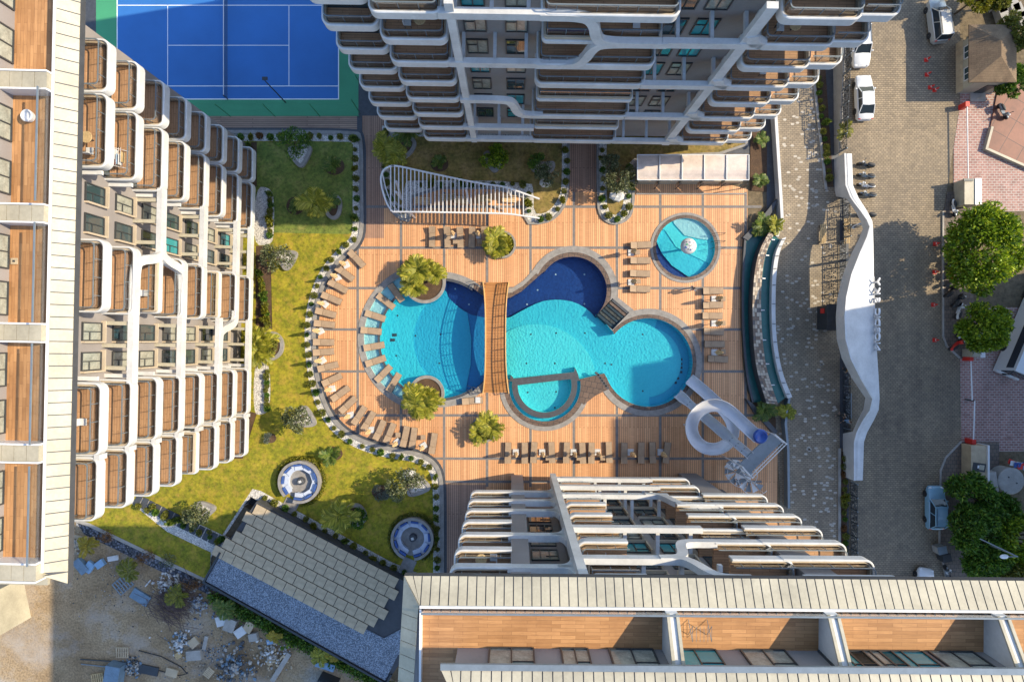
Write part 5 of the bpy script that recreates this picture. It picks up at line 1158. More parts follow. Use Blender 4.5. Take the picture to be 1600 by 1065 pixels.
for i, (x, y) in enumerate(((661, 316), (700, 311), (722, 315), (757, 313), (796, 313))):
    o = thing('garden_bench', f'{ORD[i]} wooden bench from the left under the pergola slats', 'bench', G(x, y), rnd(-.1, .1), 'benches under the pergola'); b = MB()
    for k in range(3): b.box((0, -.2 + k * .19, .42), (1.5, .15, .05))
    b.build('seat', pallet if i % 2 else canvas, o); b = MB(); b.box((0, .32, .68), (1.5, .05, .4)); b.build('backrest', pallet if i % 2 else canvas, o)
    for s in (-.6, .6): b = MB(); b.box((s, 0, .2), (.08, .5, .39)); b.build('leg', dmetal, o)
t = thing('bar_canopy', 'long shelter with curved translucent pinkish roof and cream fronted booths', 'canopy'); zc2 = 2.6
x0, x1 = 996, 1170
for i in range(5):
    a, b_ = x0 + (x1 - x0) * i / 5, x0 + (x1 - x0) * (i + 1) / 5; vs = []; n = 8
    for k in range(n + 1):
        f = k / n; zz = 2.55 + .75 * math.sin(math.pi * min(.86, .1 + f * .8)); y = 242 + 39 * f
        for xx in (a + 1, b_ - 1): p = Wp(xx, y, zz); vs.append((*p, zz))
    m_ = MB(); m_.add(vs, [(2 * k, 2 * k + 1, 2 * k + 3, 2 * k + 2) for k in range(n)]); m_.add([(p[0], p[1], p[2] - .03) for p in vs], [(2 * k, 2 * k + 2, 2 * k + 3, 2 * k + 1) for k in range(n)]); m_.build('roof_sheet', polys, t)
for i in range(6):
    xx = x0 + (x1 - x0) * i / 5; pts = []
    for k in range(9): f = k / 8; zz = 2.62 + .75 * math.sin(math.pi * min(.86, .1 + f * .8)); pts.append((*Wp(xx, 242 + 39 * f, zz), zz))
    MB().tube(pts, .06, 6).build('roof_rib', whitemetal, t)
    p = g2(800 + (xx - 800) * .962, 295); MB().tube([(*p, 0), (*p, 2.2)], .05, 8).build('post', dmetal, t)
for y, zz in ((242, 2.8), (281, 2.95)): a, b_ = Wp(x0, y, zz), Wp(x1, y, zz); MB().tube([(*a, zz), (*b_, zz)], .06, 6).build('edge_beam', whitemetal, t)
for i in range(5):
    a = 1000 + i * 34; p0, p1 = g2(800 + (a - 800) * .975, 289), g2(800 + (a + 28 - 800) * .975, 289)
    m_ = MB(); m_.box(((p0[0] + p1[0]) / 2, p0[1] + .9, .55), (p1[0] - p0[0], 1.6, 1.1)); m_.build('booth', cream, t)
b = MB(); b.box((*g2(1080, 303), .04), (11.5, .15, .08)); tag(b.build('deck_step', stone, None), 'long thin stone step in front of the curved canopy', 'step')

# ------------------------------------------------------------------ round seats
def pit(x, y, ang, label, lit):
    t = thing('seating_circle', label, 'seating', G(x, y, .1))
    def ringm(r0, r1, z0, z1, a0, a1, n=40): return [(r1 * math.cos(R(a0 + (a1 - a0) * i / n)), r1 * math.sin(R(a0 + (a1 - a0) * i / n))) for i in range(n + 1)] + [(r0 * math.cos(R(a1 - (a1 - a0) * i / n)), r0 * math.sin(R(a1 - (a1 - a0) * i / n))) for i in range(n + 1)]
    g0 = ang + 14; g1 = ang + 346
    MB().prism(ringm(1.92, 2.2, 0, 0, g0, g1), 0, .85).build('outer_wall', stone, t)
    MB().prism(ringm(.01, 1.92, 0, 0, 0, 359.9), -.02, .03).build('paved_floor', stone, t)
    MB().prism(ringm(1.2, 1.915, 0, 0, g0 + 2, g1 - 2), .03, .45).build('bench_ring', palecush, t)
    for i in range(9):
        a = R(g0 + 12 + (g1 - g0 - 24) * i / 8); MB().box((1.74 * math.cos(a), 1.74 * math.sin(a), .64), (.2, .78, .36), a).build('back_cushion', bluecush, t)
    for i in range(9):
        a = R(g0 + 12 + (g1 - g0 - 24) * (i) / 8); MB().box((1.40 * math.cos(a), 1.40 * math.sin(a), .49), (.42, .80, .07), a).build('seat_cushion', palecush, t)
    MB().lathe([(.42, .03), (.36, .55), (.26, .6), (.001, .45)], 20).build('fire_bowl', dstone, t)
    MB().box((0, 0, .55), (.26, .26, .14), .3).build('bowl_stone', white, t)
    h = thing('round_hedge', 'low clipped hedge ringing ' + label.replace('round stone seat with blue cushions ', 'the round seat '), 'hedge', G(x, y, .1)); rng = np.random.default_rng(int(x)); n = 2600
    a = np.radians(rng.uniform(ang + 30, ang + 330, n)); r = rng.uniform(2.25, 2.62, n); P = np.stack([r * np.cos(a), r * np.sin(a), rng.uniform(0, .5, n)], 1); D = rng.normal(size=(n, 3)); D[:, 2] += .6
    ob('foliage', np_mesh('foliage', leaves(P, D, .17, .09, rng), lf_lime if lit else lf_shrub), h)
pit(472, 750, 238, 'round stone seat with blue cushions on the sunny lawn', True); pit(646, 838, 262, 'round stone seat with blue cushions in the shade', False)
def slabs(pts, n, label, w_=1.1, d_=.5, m=dstone):
    t = thing('slab_path', label, 'path', G(*pts[0])); a = G(*pts[0]); b_ = G(*pts[1]); rot = math.atan2((b_ - a).y, (b_ - a).x)
    for i in range(n): p = (b_ - a) * ((i + .5) / n); MB().box((p.x, p.y, .14), (d_, w_, .06), rot).build('slab', m, t)
slabs([(212, 778), (358, 852)], 15, 'path of dark slabs in white gravel leading from the left tower', 1.15, .6)
slabs([(459, 780), (450, 797)], 2, 'two pale slabs leading into the sunny round seat', 1.5, .62, stone); slabs([(642, 872), (633, 893)], 2, 'two dark slabs leading into the shaded round seat', 1.4, .75, stone)

# ------------------------------------------------------------------ pavilion with tiled and gravelled roof
zq = 1.5
t = thing('pavilion', 'low pavilion with beige tiled and blue grey gravel roof at an angle', 'pavilion')
P4 = lambda *ps: [Wp(*p, zq) for p in ps]
MB().prism(P4((401, 783), (345, 862), (318, 908), (604, 1068), (640, 1010), (640, 912)), 0, zq - .02).build('wall', darkwall, t)
MB().prism(P4((345, 866), (322, 907), (602, 1062), (622, 1022), (660, 1005), (635, 978), (600, 996)), zq - .019, zq + .06).build('gravel_roof', bgravel, t)
MB().sweep(P4((345, 862), (319, 908), (604, 1067), (612, 1052)), [(-.1, zq - .3), (-.1, zq + .22), (.1, zq + .22), (.1, zq - .3)]).build('roof_upstand', dmetal, t)
o0 = W(402, 786, zq); ex = (W(628, 905, zq) - o0); ex.z = 0; Lx = ex.length; ex.normalize(); ey = Vector((ex.y, -ex.x, 0))
if ey.y > 0: ey = -ey
tw, tdp = 1.17, 1.12; tm = MB()
for r in range(6):
    for c in range(-4, 17):
        off = (r % 2) * .58 + r * .0
        u0_, v0 = c * tw + off, r * tdp
        cx, cy = u0_ + tw / 2, v0 + tdp / 2
        skew = -0.36 * cy     # the left edge runs back
        if cx < skew - .1 + tw / 2 or cx > Lx + .3 - (0.9 if r > 4 else 0) or r > 4 and c > 13: continue
        p = o0 + ex * cx + ey * cy
        b = MB(); b.add([tuple(Vector(q) ) for q in [(-tw / 2 + .03, -tdp / 2 + .03, 0), (tw / 2 - .03, -tdp / 2 + .03, 0), (tw / 2 - .03, tdp / 2 - .03, .05), (-tw / 2 + .03, tdp / 2 - .03, .05), (-tw / 2 + .03, -tdp / 2 + .03, .06), (tw / 2 - .03, -tdp / 2 + .03, .06), (tw / 2 - .03, tdp / 2 - .03, .11), (-tw / 2 + .03, tdp / 2 - .03, .11)]], [(3, 2, 1, 0), (4, 5, 6, 7), (0, 1, 5, 4), (1, 2, 6, 5), (2, 3, 7, 6), (3, 0, 4, 7)])
        if r == 0 and c == 0: TM = b.mesh('roof_tile', tilebeige)
        o = ob('roof_tile', TM if 'TM' in globals() else b.mesh('roof_tile', tilebeige), t, (p.x, p.y, zq + .07 + rnd(-.01, .01)), math.atan2(ex.y, ex.x))
for i in range(6):
    f = .12 + i * .15; a = (395 + 250 * f, 777 + 133 * f); p = g2(*a); MB().box((p[0], p[1] - .55, -.05), (.12, 1.3, .1), R(-5)).build('lane_beam', bmetal, t)

# ------------------------------------------------------------------ gateway with sign, fences
t = thing('entrance_gateway', 'long white curved entrance gateway with raised hotel name along the street', 'gateway')
stn = [(240, 1318, 1331, 1.9, 2.0), (290, 1320, 1333, 2.0, 2.1), (308, 1327, 1341, 2.3, 2.2), (330, 1342, 1355, 2.9, 2.8), (345, 1350, 1363, 3.5, 3.4), (356, 1353, 1364, 3.9, 3.7), (372, 1347, 1364.5, 4.4, 3.9), (395, 1335, 1365, 5.0, 4.0), (430, 1321, 1365.5, 5.5, 4.0), (465, 1313, 1366, 5.6, 4.0), (495, 1310.5, 1367, 5.6, 4.0), (530, 1312, 1369, 5.6, 4.0), (560, 1320, 1371, 5.4, 4.0), (590, 1335, 1373, 5.0, 4.0), (612, 1350, 1374, 4.3, 3.9), (622, 1357, 1374.5, 4.0, 3.7), (640, 1354, 1373, 3.6, 3.4), (655, 1346, 1366, 3.0, 2.8), (675, 1337, 1355, 2.4, 2.2), (690, 1333, 1350, 2.0, 2.1), (750, 1333, 1348, 1.9, 2.0)]
def dens(st_, n=3):
    out = []
    arr = np.array(st_, float); yy = np.linspace(arr[0, 0], arr[-1, 0], (len(st_) - 1) * n + 1); yy = np.unique(np.concatenate([arr[:, 0], yy]))
    return [(y, *[float(np.interp(y, arr[:, 0], arr[:, k])) for k in range(1, 5)]) for y in yy]
sd = dens(stn); vs = []; rv = []
for y, xl, xr, zl, zr_ in sd:
    f = min(1, 9 / max(1, xr - xl)); xi = xl + (xr - xl) * min(.45, f); zi = zl + .02
    Lp, Rp = W(xl, y, zl), W(xr, y, zr_); Ip = W(xi, y, zl + .15)
    solid = y <= 300 or y >= 680; th = .55
    vs += [tuple(Lp), tuple(Ip), tuple(Rp), (Rp.x, Rp.y, 0.0 if solid else Rp.z - th), (Ip.x, Ip.y, 0 if solid else Ip.z - th - .1), (Lp.x, Lp.y, 0.0 if solid else Lp.z - th)]
b = MB(); b.add(vs, [(i * 6 + j, i * 6 + (j + 1) % 6, i * 6 + 6 + (j + 1) % 6, i * 6 + 6 + j) for i in range(len(sd) - 1) for j in range(6)] + [(5, 4, 3, 2, 1, 0), tuple(range(len(vs) - 6, len(vs)))]); b.build('canopy_shell', white, t)
vs = []
for y, xl, xr, zl, zr_ in sd:
    Lp = W(xl, y, zl); f = .16; hh = .15 + .9 * max(0, min(1, (zl - 2.6) / 2.4)); vs += [(Lp.x, Lp.y, Lp.z + .01), (Lp.x, Lp.y, Lp.z + hh), (Lp.x + f, Lp.y, Lp.z + hh), (Lp.x + f, Lp.y, Lp.z + .01)]
b = MB(); b.add(vs, [(i * 4 + j, i * 4 + (j + 1) % 4, i * 4 + 4 + (j + 1) % 4, i * 4 + 4 + j) for i in range(len(sd) - 1) for j in range(4)] + [(3, 2, 1, 0), tuple(range(len(vs) - 4, len(vs)))]); b.build('edge_upstand', white, t)
for y in (470, 540, 400, 590):
    x = 1345; p = W(1352, y, 3.0); b = MB(); b.tube([(p.x - .2, p.y, 0), (p.x, p.y, 3.9)], .14, 10); b.build('column', white, t)
txt = 'NORDIC SKY'; ys = [541, 525.5, 514.5, 503.5, 495.5, 488, 0, 469, 455.5, 441]
for ch, y in zip(txt, ys):
    if ch == ' ': continue
    fc = bpy.data.curves.new('letter', 'FONT'); fc.body = ch; fc.size = 1.2; fc.extrude = .07; fc.offset = .012; fc.align_x = 'CENTER'; fc.materials.append(whitemetal)
    o = ob('letter', fc); lm = bpy.data.meshes.new_from_object(o); bpy.data.objects.remove(o); o = ob('letter', lm, t); p = W(1367, y, 4.02)
    o.matrix_world = Matrix.Translation((p.x - .02, p.y, 4.05)) @ Matrix(((0, 0, 1, 0), (1, 0, 0, 0), (0, 1, 0, 0), (0, 0, 0, 1)))
a, b_ = W(1367, 548, 4.03), W(1366, 432, 4.03); MB().tube([tuple(a), tuple(b_)], .035, 6).build('letter_rail', whitemetal, t)
PAN = []
def pattern_panel(w_, h_, seed):
    """cut metal panel: a solid frame with short bars forming a maze"""
    rr = random.Random(seed); b = MB(); c = .17; nx, nz = int(w_ / c), int(h_ / c); cx, cz = w_ / nx, h_ / nz
    for i in range(nx + 1):
        for j in range(nz):
            if i in (0, nx) or rr.random() < .5: b.box((i * cx, 0, (j + .5) * cz), (.085, .03, cz + .08))
    for i in range(nx):
        for j in range(nz + 1):
            if j in (0, nz) or rr.random() < .5: b.box(((i + .5) * cx, .001, j * cz), (cx - .02, .026, .085))
    return b.mesh('lattice_panel', dmetal)
PAN = [pattern_panel(1.55, 1.25, s) for s in (1, 2, 3)]
def fence(p0, p1, n, zb0, zb1, label, zwall=True):
    t = thing('lattice_fence', label, 'fence'); a, b_ = G(*p0), G(*p1); d = (b_ - a) / n; rot = math.atan2(d.y, d.x)
    for i in range(n):
        z = zb0 + (zb1 - zb0) * i / max(1, n - 1); p = a + d * i; o = ob('lattice_panel', PAN[i % 3], t, (p.x, p.y, z + .05), rot); o.scale = (d.length / 1.55 * .94, 1, 1)
        MB().box((0, 0, (z + 1.4) / 2), (.09, .09, z + 1.4)).build('fence_post', bmetal, t, (p.x, p.y, 0), rot)
        if z > .2: MB().box((d.length / 2, 0, z / 2), (d.length, .22, z)).build('fence_wall', concrete, t, (p.x, p.y, 0), rot)
    MB().box((0, 0, (zb1 + 1.4) / 2), (.09, .09, zb1 + 1.4)).build('fence_post', bmetal, t, tuple(b_), rot)
fence((1303, 60), (1305, 242), 8, 2.3, 1.0, 'dark lattice fence on a wall beside the parked white cars')
fence((1311, 378), (1311, 478), 5, .05, .05, 'dark lattice fence behind the left edge of the white gateway')
fence((1318, 478 + 80), (1318, 690), 6, .02, .02, 'dark lattice fence below the shaded part of the white gateway')
fence((1329, 752), (1329, 960), 10, .02, .02, 'dark lattice fence running down from the lower end of the gateway')
fence((1317, 305), (1319, 372), 4, .02, .02, 'short lattice fence under the upper arm of the gateway')
for lb, x, y in (('slatted bench beside the sunlit walkway', 1283, 366), ('slatted bench under the upper arm of the gateway', 1320, 362), ('dark slatted bench near the two walkers', 1323, 633)):
    o = thing('slatted_bench', lb, 'bench', G(x, y)); 
    for k in range(4): MB().box((-.24 + k * .16, 0, .43), (.1, 2.6 if x != 1283 else 2.0, .05)).build('seat_slat', pallet if x != 1323 else bmetal, o)
    for s in (-.8, .8): MB().box((0, s, .2), (.5, .07, .4)).build('leg', dmetal, o)
t = thing('dark_kiosk', 'dark flat roofed ticket kiosk standing left of the gateway', 'kiosk', G(1288, 497)); MB().box((0, 0, 1.1), (1.5, 2.4, 2.2)).build('body', dmetal, t); MB().box((0, 0, 2.25), (1.7, 2.6, .12)).build('roof', darkwall, t); MB().box((-.79, .7, 1.2), (.04, .5, .8)).build('red_panel', red, t)

# ------------------------------------------------------------------ vehicles
def loft(secs, name, m, parent, mats=None, smooth=35, cls=None):
    """secs: list of (x, [(y,z)...]) mirrored half outlines from the bottom centre to the top centre"""
    b = MB(); n = len(secs[0][1]); ring = 2 * n - 2; vs = []
    for x, hp in secs:
        full = hp + [(-y, z) for y, z in hp[-2:0:-1]]; vs += [(x, y, z) for y, z in full]
    fs = []; ms = []
    for i in range(len(secs) - 1):
        for j in range(ring): fs.append((i * ring + j, (i + 1) * ring + j, (i + 1) * ring + (j + 1) % ring, i * ring + (j + 1) % ring)); ms.append(cls(i, min(j, ring - 1 - j)) if cls else 0)
    b.add(vs, fs); b.m = ms; b.add([vs[k] for k in range(ring)], [list(range(ring))[::-1]][:1]); b.add(vs[-ring:], [list(range(ring))]); return b.build(name, mats or m, parent, smooth=smooth)
def hp(hw, zb, zm, zt, tw): return [(0, zb), (hw * .86, zb), (hw * .98, zb + .12), (hw, zm), (hw * .95, zt - .06), (tw, zt), (0, zt + .03)]
WH = None
def car(kind, paint, label, loc, rz, Ls=4.5, hw=.88):
    global WH
    t = thing('parked_car', label, 'car' if kind != 'van' else 'van', loc, rz); h = Ls / 2
    zt = {'sedan': .92, 'suv': 1.02, 'van': 1.1, 'pick': .95}[kind]
    loft([(-h, hp(hw * .8, .35, .6, zt - .12, hw * .7)), (-h + .15, hp(hw * .95, .25, .6, zt - .02, hw * .82)), (-h * .45, hp(hw, .2, .62, zt, hw * .88)), (h * .3, hp(hw, .2, .62, zt, hw * .88)), (h * .72, hp(hw * .97, .22, .6, zt - .1, hw * .84)), (h - .18, hp(hw * .9, .28, .55, zt - .22, hw * .76)), (h, hp(hw * .76, .35, .5, zt - .36, hw * .62))], 'body', paint, t)
    x0, x1, x2, x3, zr = {'sedan': (-h * .78, -h * .42, h * .1, h * .46, 1.42), 'suv': (-h * .93, -h * .74, h * .12, h * .45, 1.66), 'van': (-h * .96, -h * .86, h * .2, h * .56, 1.86), 'pick': (-h * .3, -h * .22, h * .15, h * .42, 1.62)}[kind]
    cw = hw * .87; rw = hw * .70
    G8 = [(x0, cw, zt - .03), (x3, cw, zt - .05), (x2, rw, zr), (x1, rw, zr)]
    v = [(x, s * y, z) for s in (1, -1) for x, y, z in G8]
    b = MB(); b.add(v, [(0, 1, 2, 3), (7, 6, 5, 4), (1, 5, 6, 2), (0, 3, 7, 4)]); b.build('glasshouse', carglass, t)
    b = MB(); rp = [(x1 - .06, rw + .03), (x2 + .08, rw + .03), (x2 + .12, 0), (x2 + .08, -rw - .03), (x1 - .06, -rw - .03), (x1 - .1, 0)]
    b.add([(x, y, zr - .03) for x, y in rp] + [(x * .98 if i not in (2, 5) else x, y * .93, zr + .05) for i, (x, y) in enumerate(rp)], [(5, 4, 3, 2, 1, 0), (6, 7, 8, 9, 10, 11)] + [(i, (i + 1) % 6, 6 + (i + 1) % 6, 6 + i) for i in range(6)]); b.build('roof', paint, t)
    for s in (1, -1):
        b = MB()
        for f in ((x0, x1), (x3, x2), ((x0 * .45 + x3 * .55), (x1 * .45 + x2 * .55))): b.tube([(f[0], s * (cw + .005), zt - .02), (f[1], s * (rw + .012), zr)], .045, 5)
        b.build('window_pillar', paint, t)
        MB().ball((x3 - .25, s * (hw + .08), zt + .02), (.09, .12, .08), 8, 6).build('mirror', paint, t)
        MB().ball((h - .16, s * hw * .66, zt - .3), (.14, .2, .09), 8, 6).build('headlight', whitemetal, t); MB().ball((-h + .07, s * hw * .7, zt - .16), (.08, .17, .1), 8, 6).build('tail_light', red, t)
    if WH is None:
        a, r = MB(), MB(); pr = [(.31, -.1), (.33, -.06), (.33, .06), (.31, .1), (.2, .1)]
        a.lathe(pr, 20); a.v = [(x, z, y) for x, y, z in a.v]; r.lathe([(.2, -.09), (.2, .085), (.05, .1), (.001, .1)], 16); r.v = [(x, z, y) for x, y, z in r.v]; WH = (a.mesh('wheel', black, 40), r.mesh('rim', bmetal))
    for sx in (-.58, .62):
        for s in (1, -1): o = ob('wheel', WH[0], t, (h * sx, s * (hw - .07), .33), 0 if s > 0 else math.pi); ob('rim', WH[1], o)
    for bx_ in ((h - .06, 1.3), (-h + .04, 1.4)): MB().box((bx_[0], 0, .42), (.16, hw * bx_[1], .16)).build('bumper', paint if kind != 'pick' else dmetal, t)
    if kind == 'suv' or kind == 'van':
        for s in (1, -1): MB().tube([(x1 + .1, s * rw * .9, zr + .1), (x2 - .1, s * rw * .9, zr + .1)], .03, 5).build('roof_rail', dmetal, t)
    if kind == 'pick': b = MB(); b.box((-h * .62, 0, zt + .012), (h * .62, hw * 1.5, .05)); b.build('bed_cover', bluesheet, t)
    return t
pw = nodes('white_car_paint'); pw[2].inputs['Base Color'].default_value = (.62, .63, .63, 1); pw[2].inputs['Roughness'].default_value = .3; pw[2].inputs['Coat Weight'].default_value = .5; pw = pw[0]
ps = nodes('silver_car_paint'); ps[2].inputs['Base Color'].default_value = (.5, .49, .46, 1); ps[2].inputs['Roughness'].default_value = .35; ps[2].inputs['Metallic'].default_value = .4; ps = ps[0]
pb = nodes('blue_car_paint'); pb[2].inputs['Base Color'].default_value = (.2, .36, .47, 1); pb[2].inputs['Roughness'].default_value = .35; pb[2].inputs['Coat Weight'].default_value = .4; pb = pb[0]
car('sedan', pw, 'white saloon car parked below a white off roader at the kerb', G(1345, 156), R(92), 4.6)
car('suv', pw, 'white off roader parked nearest the upper tower', G(1339, 75), R(-88), 4.5, .92)
car('van', ps, 'silver people carrier parked beside yellow green trees at the top', G(1459, 38), R(97), 4.4, .9)
car('suv', pb, 'pale blue car parked by the dark trees at lower right', G(1455, 790), R(90), 4.4, .9)
car('sedan', pw, 'white car half hidden behind the lower roof edge', G(1436, 917), R(80), 4.4)
# coach at the right edge
t = thing('coach', 'white coach with black windscreen nosing in from the right edge', 'coach', G(1598, 508), R(-113)); Lc = 5.5
b = MB(); b.box((0, 0, 1.75), (Lc * 2, 2.5, 2.9)); b.build('body', pw, t); b = MB(); b.box((0, 0, 2.35), (Lc * 2 - .6, 2.54, .95)); b.build('side_window', carglass, t)
b = MB(); b.box((Lc + .02, 0, 2.1), (.12, 2.3, 1.7)); b.build('windscreen', carglass, t); b = MB(); b.box((Lc - .1, 0, .55), (.5, 2.52, .5)); b.build('bumper', pw, t); b = MB(); b.box((-.5, 0, 3.3), (3, 1.6, .25)); b.build('roof_unit', bmetal, t)
for s in (-1, 1):
    MB().tube([(Lc, s * 1.2, 2.9), (Lc + .5, s * 1.4, 2.9), (Lc + .5, s * 1.4, 2.3)], .06, 6).ball((Lc + .5, s * 1.4, 2.2), (.1, .15, .3), 8, 6).build('mirror', black, t); MB().ball((Lc + .04, s * .9, .9), (.1, .25, .15), 8, 6).build('headlight', whitemetal, t)
    for x in (-3, 3): o = ob('wheel', WH[0], t, (x, s * 1.2, .45)); o.scale = (1.35, 1.2, 1.35)
MO = None
def moped(x, y, rz, label, m, z=0.0):
    global MO
    t = thing('parked_motorbike', label, 'motorbike', G(x, y, z), rz, 'motorbikes on the street')
    if MO is None:
        a = MB(); pr = [(.2, -.05), (.28, -.06), (.29, 0), (.28, .06), (.2, .05)]; a.lathe(pr, 16); a.v = [(p[0], p[2], p[1]) for p in a.v]
        s = MB(); s.ball((-.35, 0, .78), (.42, .16, .08), 10, 6)
        h = MB(); h.tube([(.48, -.36, 1.05), (.5, 0, .98), (.48, .36, 1.05)], .03, 6); h.tube([(.5, 0, 1.0), (.68, 0, .3)], .04, 6)
        for k in (-.36, .36): h.ball((.52, k * .8, 1.2), (.04, .08, .05), 6, 5)
        l = MB(); l.ball((.6, 0, .92), (.1, .11, .1), 8, 6); MO = (a.mesh('wheel', black, 40), s.mesh('seat', black, 40), h.mesh('handlebar', dmetal), l.mesh('headlight', whitemetal, 40))
    b = MB(); b.ball((-.45, 0, .56), (.45, .2, .2), 10, 6); b.ball((.42, 0, .62), (.16, .22, .34), 10, 6); b.box((.05, 0, .32), (.7, .3, .1)); b.ball((.68, 0, .55), (.2, .09, .06), 8, 5); b.build('fairing', m, t, smooth=40)
    ob('wheel', MO[0], t, (.68, 0, .29)); ob('wheel', MO[0], t, (-.6, 0, .29)); ob('seat', MO[1], t); ob('handlebar', MO[2], t); ob('headlight', MO[3], t); t.rotation_euler = (R(8), 0, rz); return t
for i, (x, y, m) in enumerate(((1350, 260, dmetal), (1350, 277, bmetal), (1350, 292, whitemetal), (1352, 306, bmetal), (1352, 337, dmetal), (1338, 352, pw))):
    moped(x, y, R(170) if i < 5 else R(20), ['topmost motorbike of the row right of the gateway', 'second motorbike of the row, grey, right of the gateway', 'third motorbike of the row, pale, right of the gateway', 'fourth motorbike of the row right of the gateway', 'dark motorbike half under the gateway arm', 'white scooter parked under the gateway arm'][i], m)
for i, (x, y, a, m, lb) in enumerate(((1562, 176, -60, bmetal, 'large grey motorbike parked beside the guard house'), (1486, 326, -80, pw, 'white scooter above the big ficus tree by the gate post'), (1480, 379, -55, dmetal, 'dark scooter at the upper left edge of the big ficus'), (1483, 405, 60, bmetal, 'grey scooter left of the middle of the big ficus'), (1482, 424, 70, red, 'red scooter left of the big ficus'),
                                     (1482, 441, 30, dmetal, 'dark scooter at the lower left edge of the big ficus'), (1480, 455, 45, black, 'black scooter below it at the lower ficus edge'), (1490, 470, 50, dmetal, 'dark motorbike between the two ficus trees'), (1492, 486, 70, pw, 'white scooter between the two ficus trees'), (1494, 516, 75, pw, 'white scooter left of the smaller ficus'), (1488, 538, 40, red, 'red scooter below the smaller ficus'), (1474, 894, 100, bmetal, 'scooter parked beside trees above the lower roof edge'))):
    moped(x, y, R(a), lb, m, .12)
# cones, posts, gate barriers, bins
for i, (x, y) in enumerate(((1447, 94), (1448, 117), (1453, 137), (1460, 141), (1461, 381), (1460, 425), (1458, 476), (1460, 531))):
    t = thing('traffic_cone', ['topmost red cone left of the guard house', 'second red cone left of the guard house', 'fallen looking red cone below the second one by the guard house', 'lowest red cone by the guard house', 'upper red cone left of the big ficus', 'second red cone left of the big ficus', 'third red cone on the street, level with the ficus gap', 'lowest red cone on the street beside the small ficus'][i], 'traffic cone', G(x, y), 0, 'red cones on the street')
    MB().lathe([(.16, .03), (.1, .4), (.05, .72), (.001, .74)], 14).build('cone', red, t); MB().box((0, 0, .015), (.42, .42, .03)).build('base', red, t); MB().lathe([(.118, .3), (.088, .46)], 14).build('white_band', whitemetal, t)
def barrier(p0, p1, label):
    t = thing('barrier_gate', label, 'barrier'); a, b_ = W(*p0, 1.0), W(*p1, 1.0); MB().tube([tuple(a), tuple(b_)], .06, 6).build('barrier_arm', whitemetal, t); MB().box((a.x, a.y, .55), (.4, .5, 1.1)).build('barrier_box', red, t); MB().box((b_.x, b_.y, .45), (.12, .12, .9)).build('rest_post', dmetal, t)
barrier((1511, 163), (1513, 293), 'long white barrier arm across the sunlit brick drive'); barrier((1517, 560), (1519, 625), 'upper white barrier arm of the shaded brick drive'); barrier((1521, 690), (1523, 626), 'lower white barrier arm of the shaded brick drive')
for x, y, w_, h_, lb in ((1502, 305, 1.6, 2.6, 'beige gate post with dark base above the big ficus'), (1511, 551, 1.2, .8, 'pale gate post below the smaller ficus'),):
    t = thing('gate_post', lb, 'gate post', G(x, y)); MB().box((0, 0, .8), (w_, h_, 1.6)).build('post_body', cream, t); MB().box((w_ * .35, 0, 1.64), (w_ * .4, h_ + .1, .08)).build('post_cap', whitemetal, t); MB().box((-w_ * .3, h_ * .45, 1.66), (w_ * .6, .25, .12)).build('dark_box', dmetal, t)
t = thing('entrance_wall', 'low stone fronted entrance block with dark sign panel beside the tank', 'entrance wall', G(1513, 722)); MB().box((0, 0, .75), (1.6, 4.0, 1.5)).build('wall_body', tilebeige, t); MB().box((.86, 0, .85), (.18, 4.1, 1.7)).build('wall_coping', whitemetal, t); MB().box((0, -.2, 1.52), (1.3, .85, .05), R(-8)).build('sign_panel', dmetal, t)
MB().box((.25, -.22, 1.56), (.5, .5, .02), R(-8)).build('sign_plate', cream, t); MB().box((-.1, -.15, 1.56), (.16, .3, .02), R(-8)).build('sign_mark', whitemetal, t)
t = thing('round_tank', 'round pale grey tank with flat lid beside the entrance block', 'tank', G(1562, 746)); MB().lathe([(1.3, 0), (1.35, 1.4), (1.36, 1.5), (1.25, 1.56), (.001, 1.6)], 40).build('tank_body', concrete, t)
for x, y in ((-.3, .4), (.5, -.2)): MB().lathe([(.07, 1.57), (.07, 1.64), (.001, 1.64)], 8, (x, y, 0)).build('tank_valve', dmetal, t)
MB().box((-1.9, -.1, .9), (.9, 2.0, 1.4), .15).build('tank_housing', concrete, t)
t = thing('flag_cloth', 'crumpled red white and blue cloth draped at the right edge', 'cloth', G(1580, 722, 1.2)); rr = random.Random(8)
for i, m in enumerate((red, white, bluecush, red, bluepaint)):
    b = MB(); n = 6; vs = [(k * .35 - .9, q * .5 - .2 - i * .12 + .05 * rr.random(), .25 * rr.random() + i * .04) for k in range(n) for q in (0, 1)]; b.add(vs, [(2 * k, 2 * k + 2, 2 * k + 3, 2 * k + 1) for k in range(n - 1)]); b.build('cloth_fold', m, t, (i * .3 - .6, .1 * i, 0), R(-25 + i * 14))
t = thing('street_lamp', 'grey street lamp with long arm over the trees at lower right', 'street lamp'); a = W(1590, 869, 8.0); MB().tube([(a.x, a.y, 0), (a.x, a.y, 7.9), tuple(a)], [.1, .07, .06], 8).build('pole', bmetal, t)
e = W(1531, 841, 7.6); MB().tube([tuple(a), tuple((a + e) / 2 + Vector((0, 0, .2))), tuple(e)], .05, 6).build('arm', bmetal, t); e2 = W(1569, 869, 8.1); MB().tube([tuple(a), tuple(e2)], .04, 6).build('short_arm', bmetal, t); MB().ball(tuple(e2), (.42, .22, .12), 10, 6).build('lamp_head', whitemetal, t)
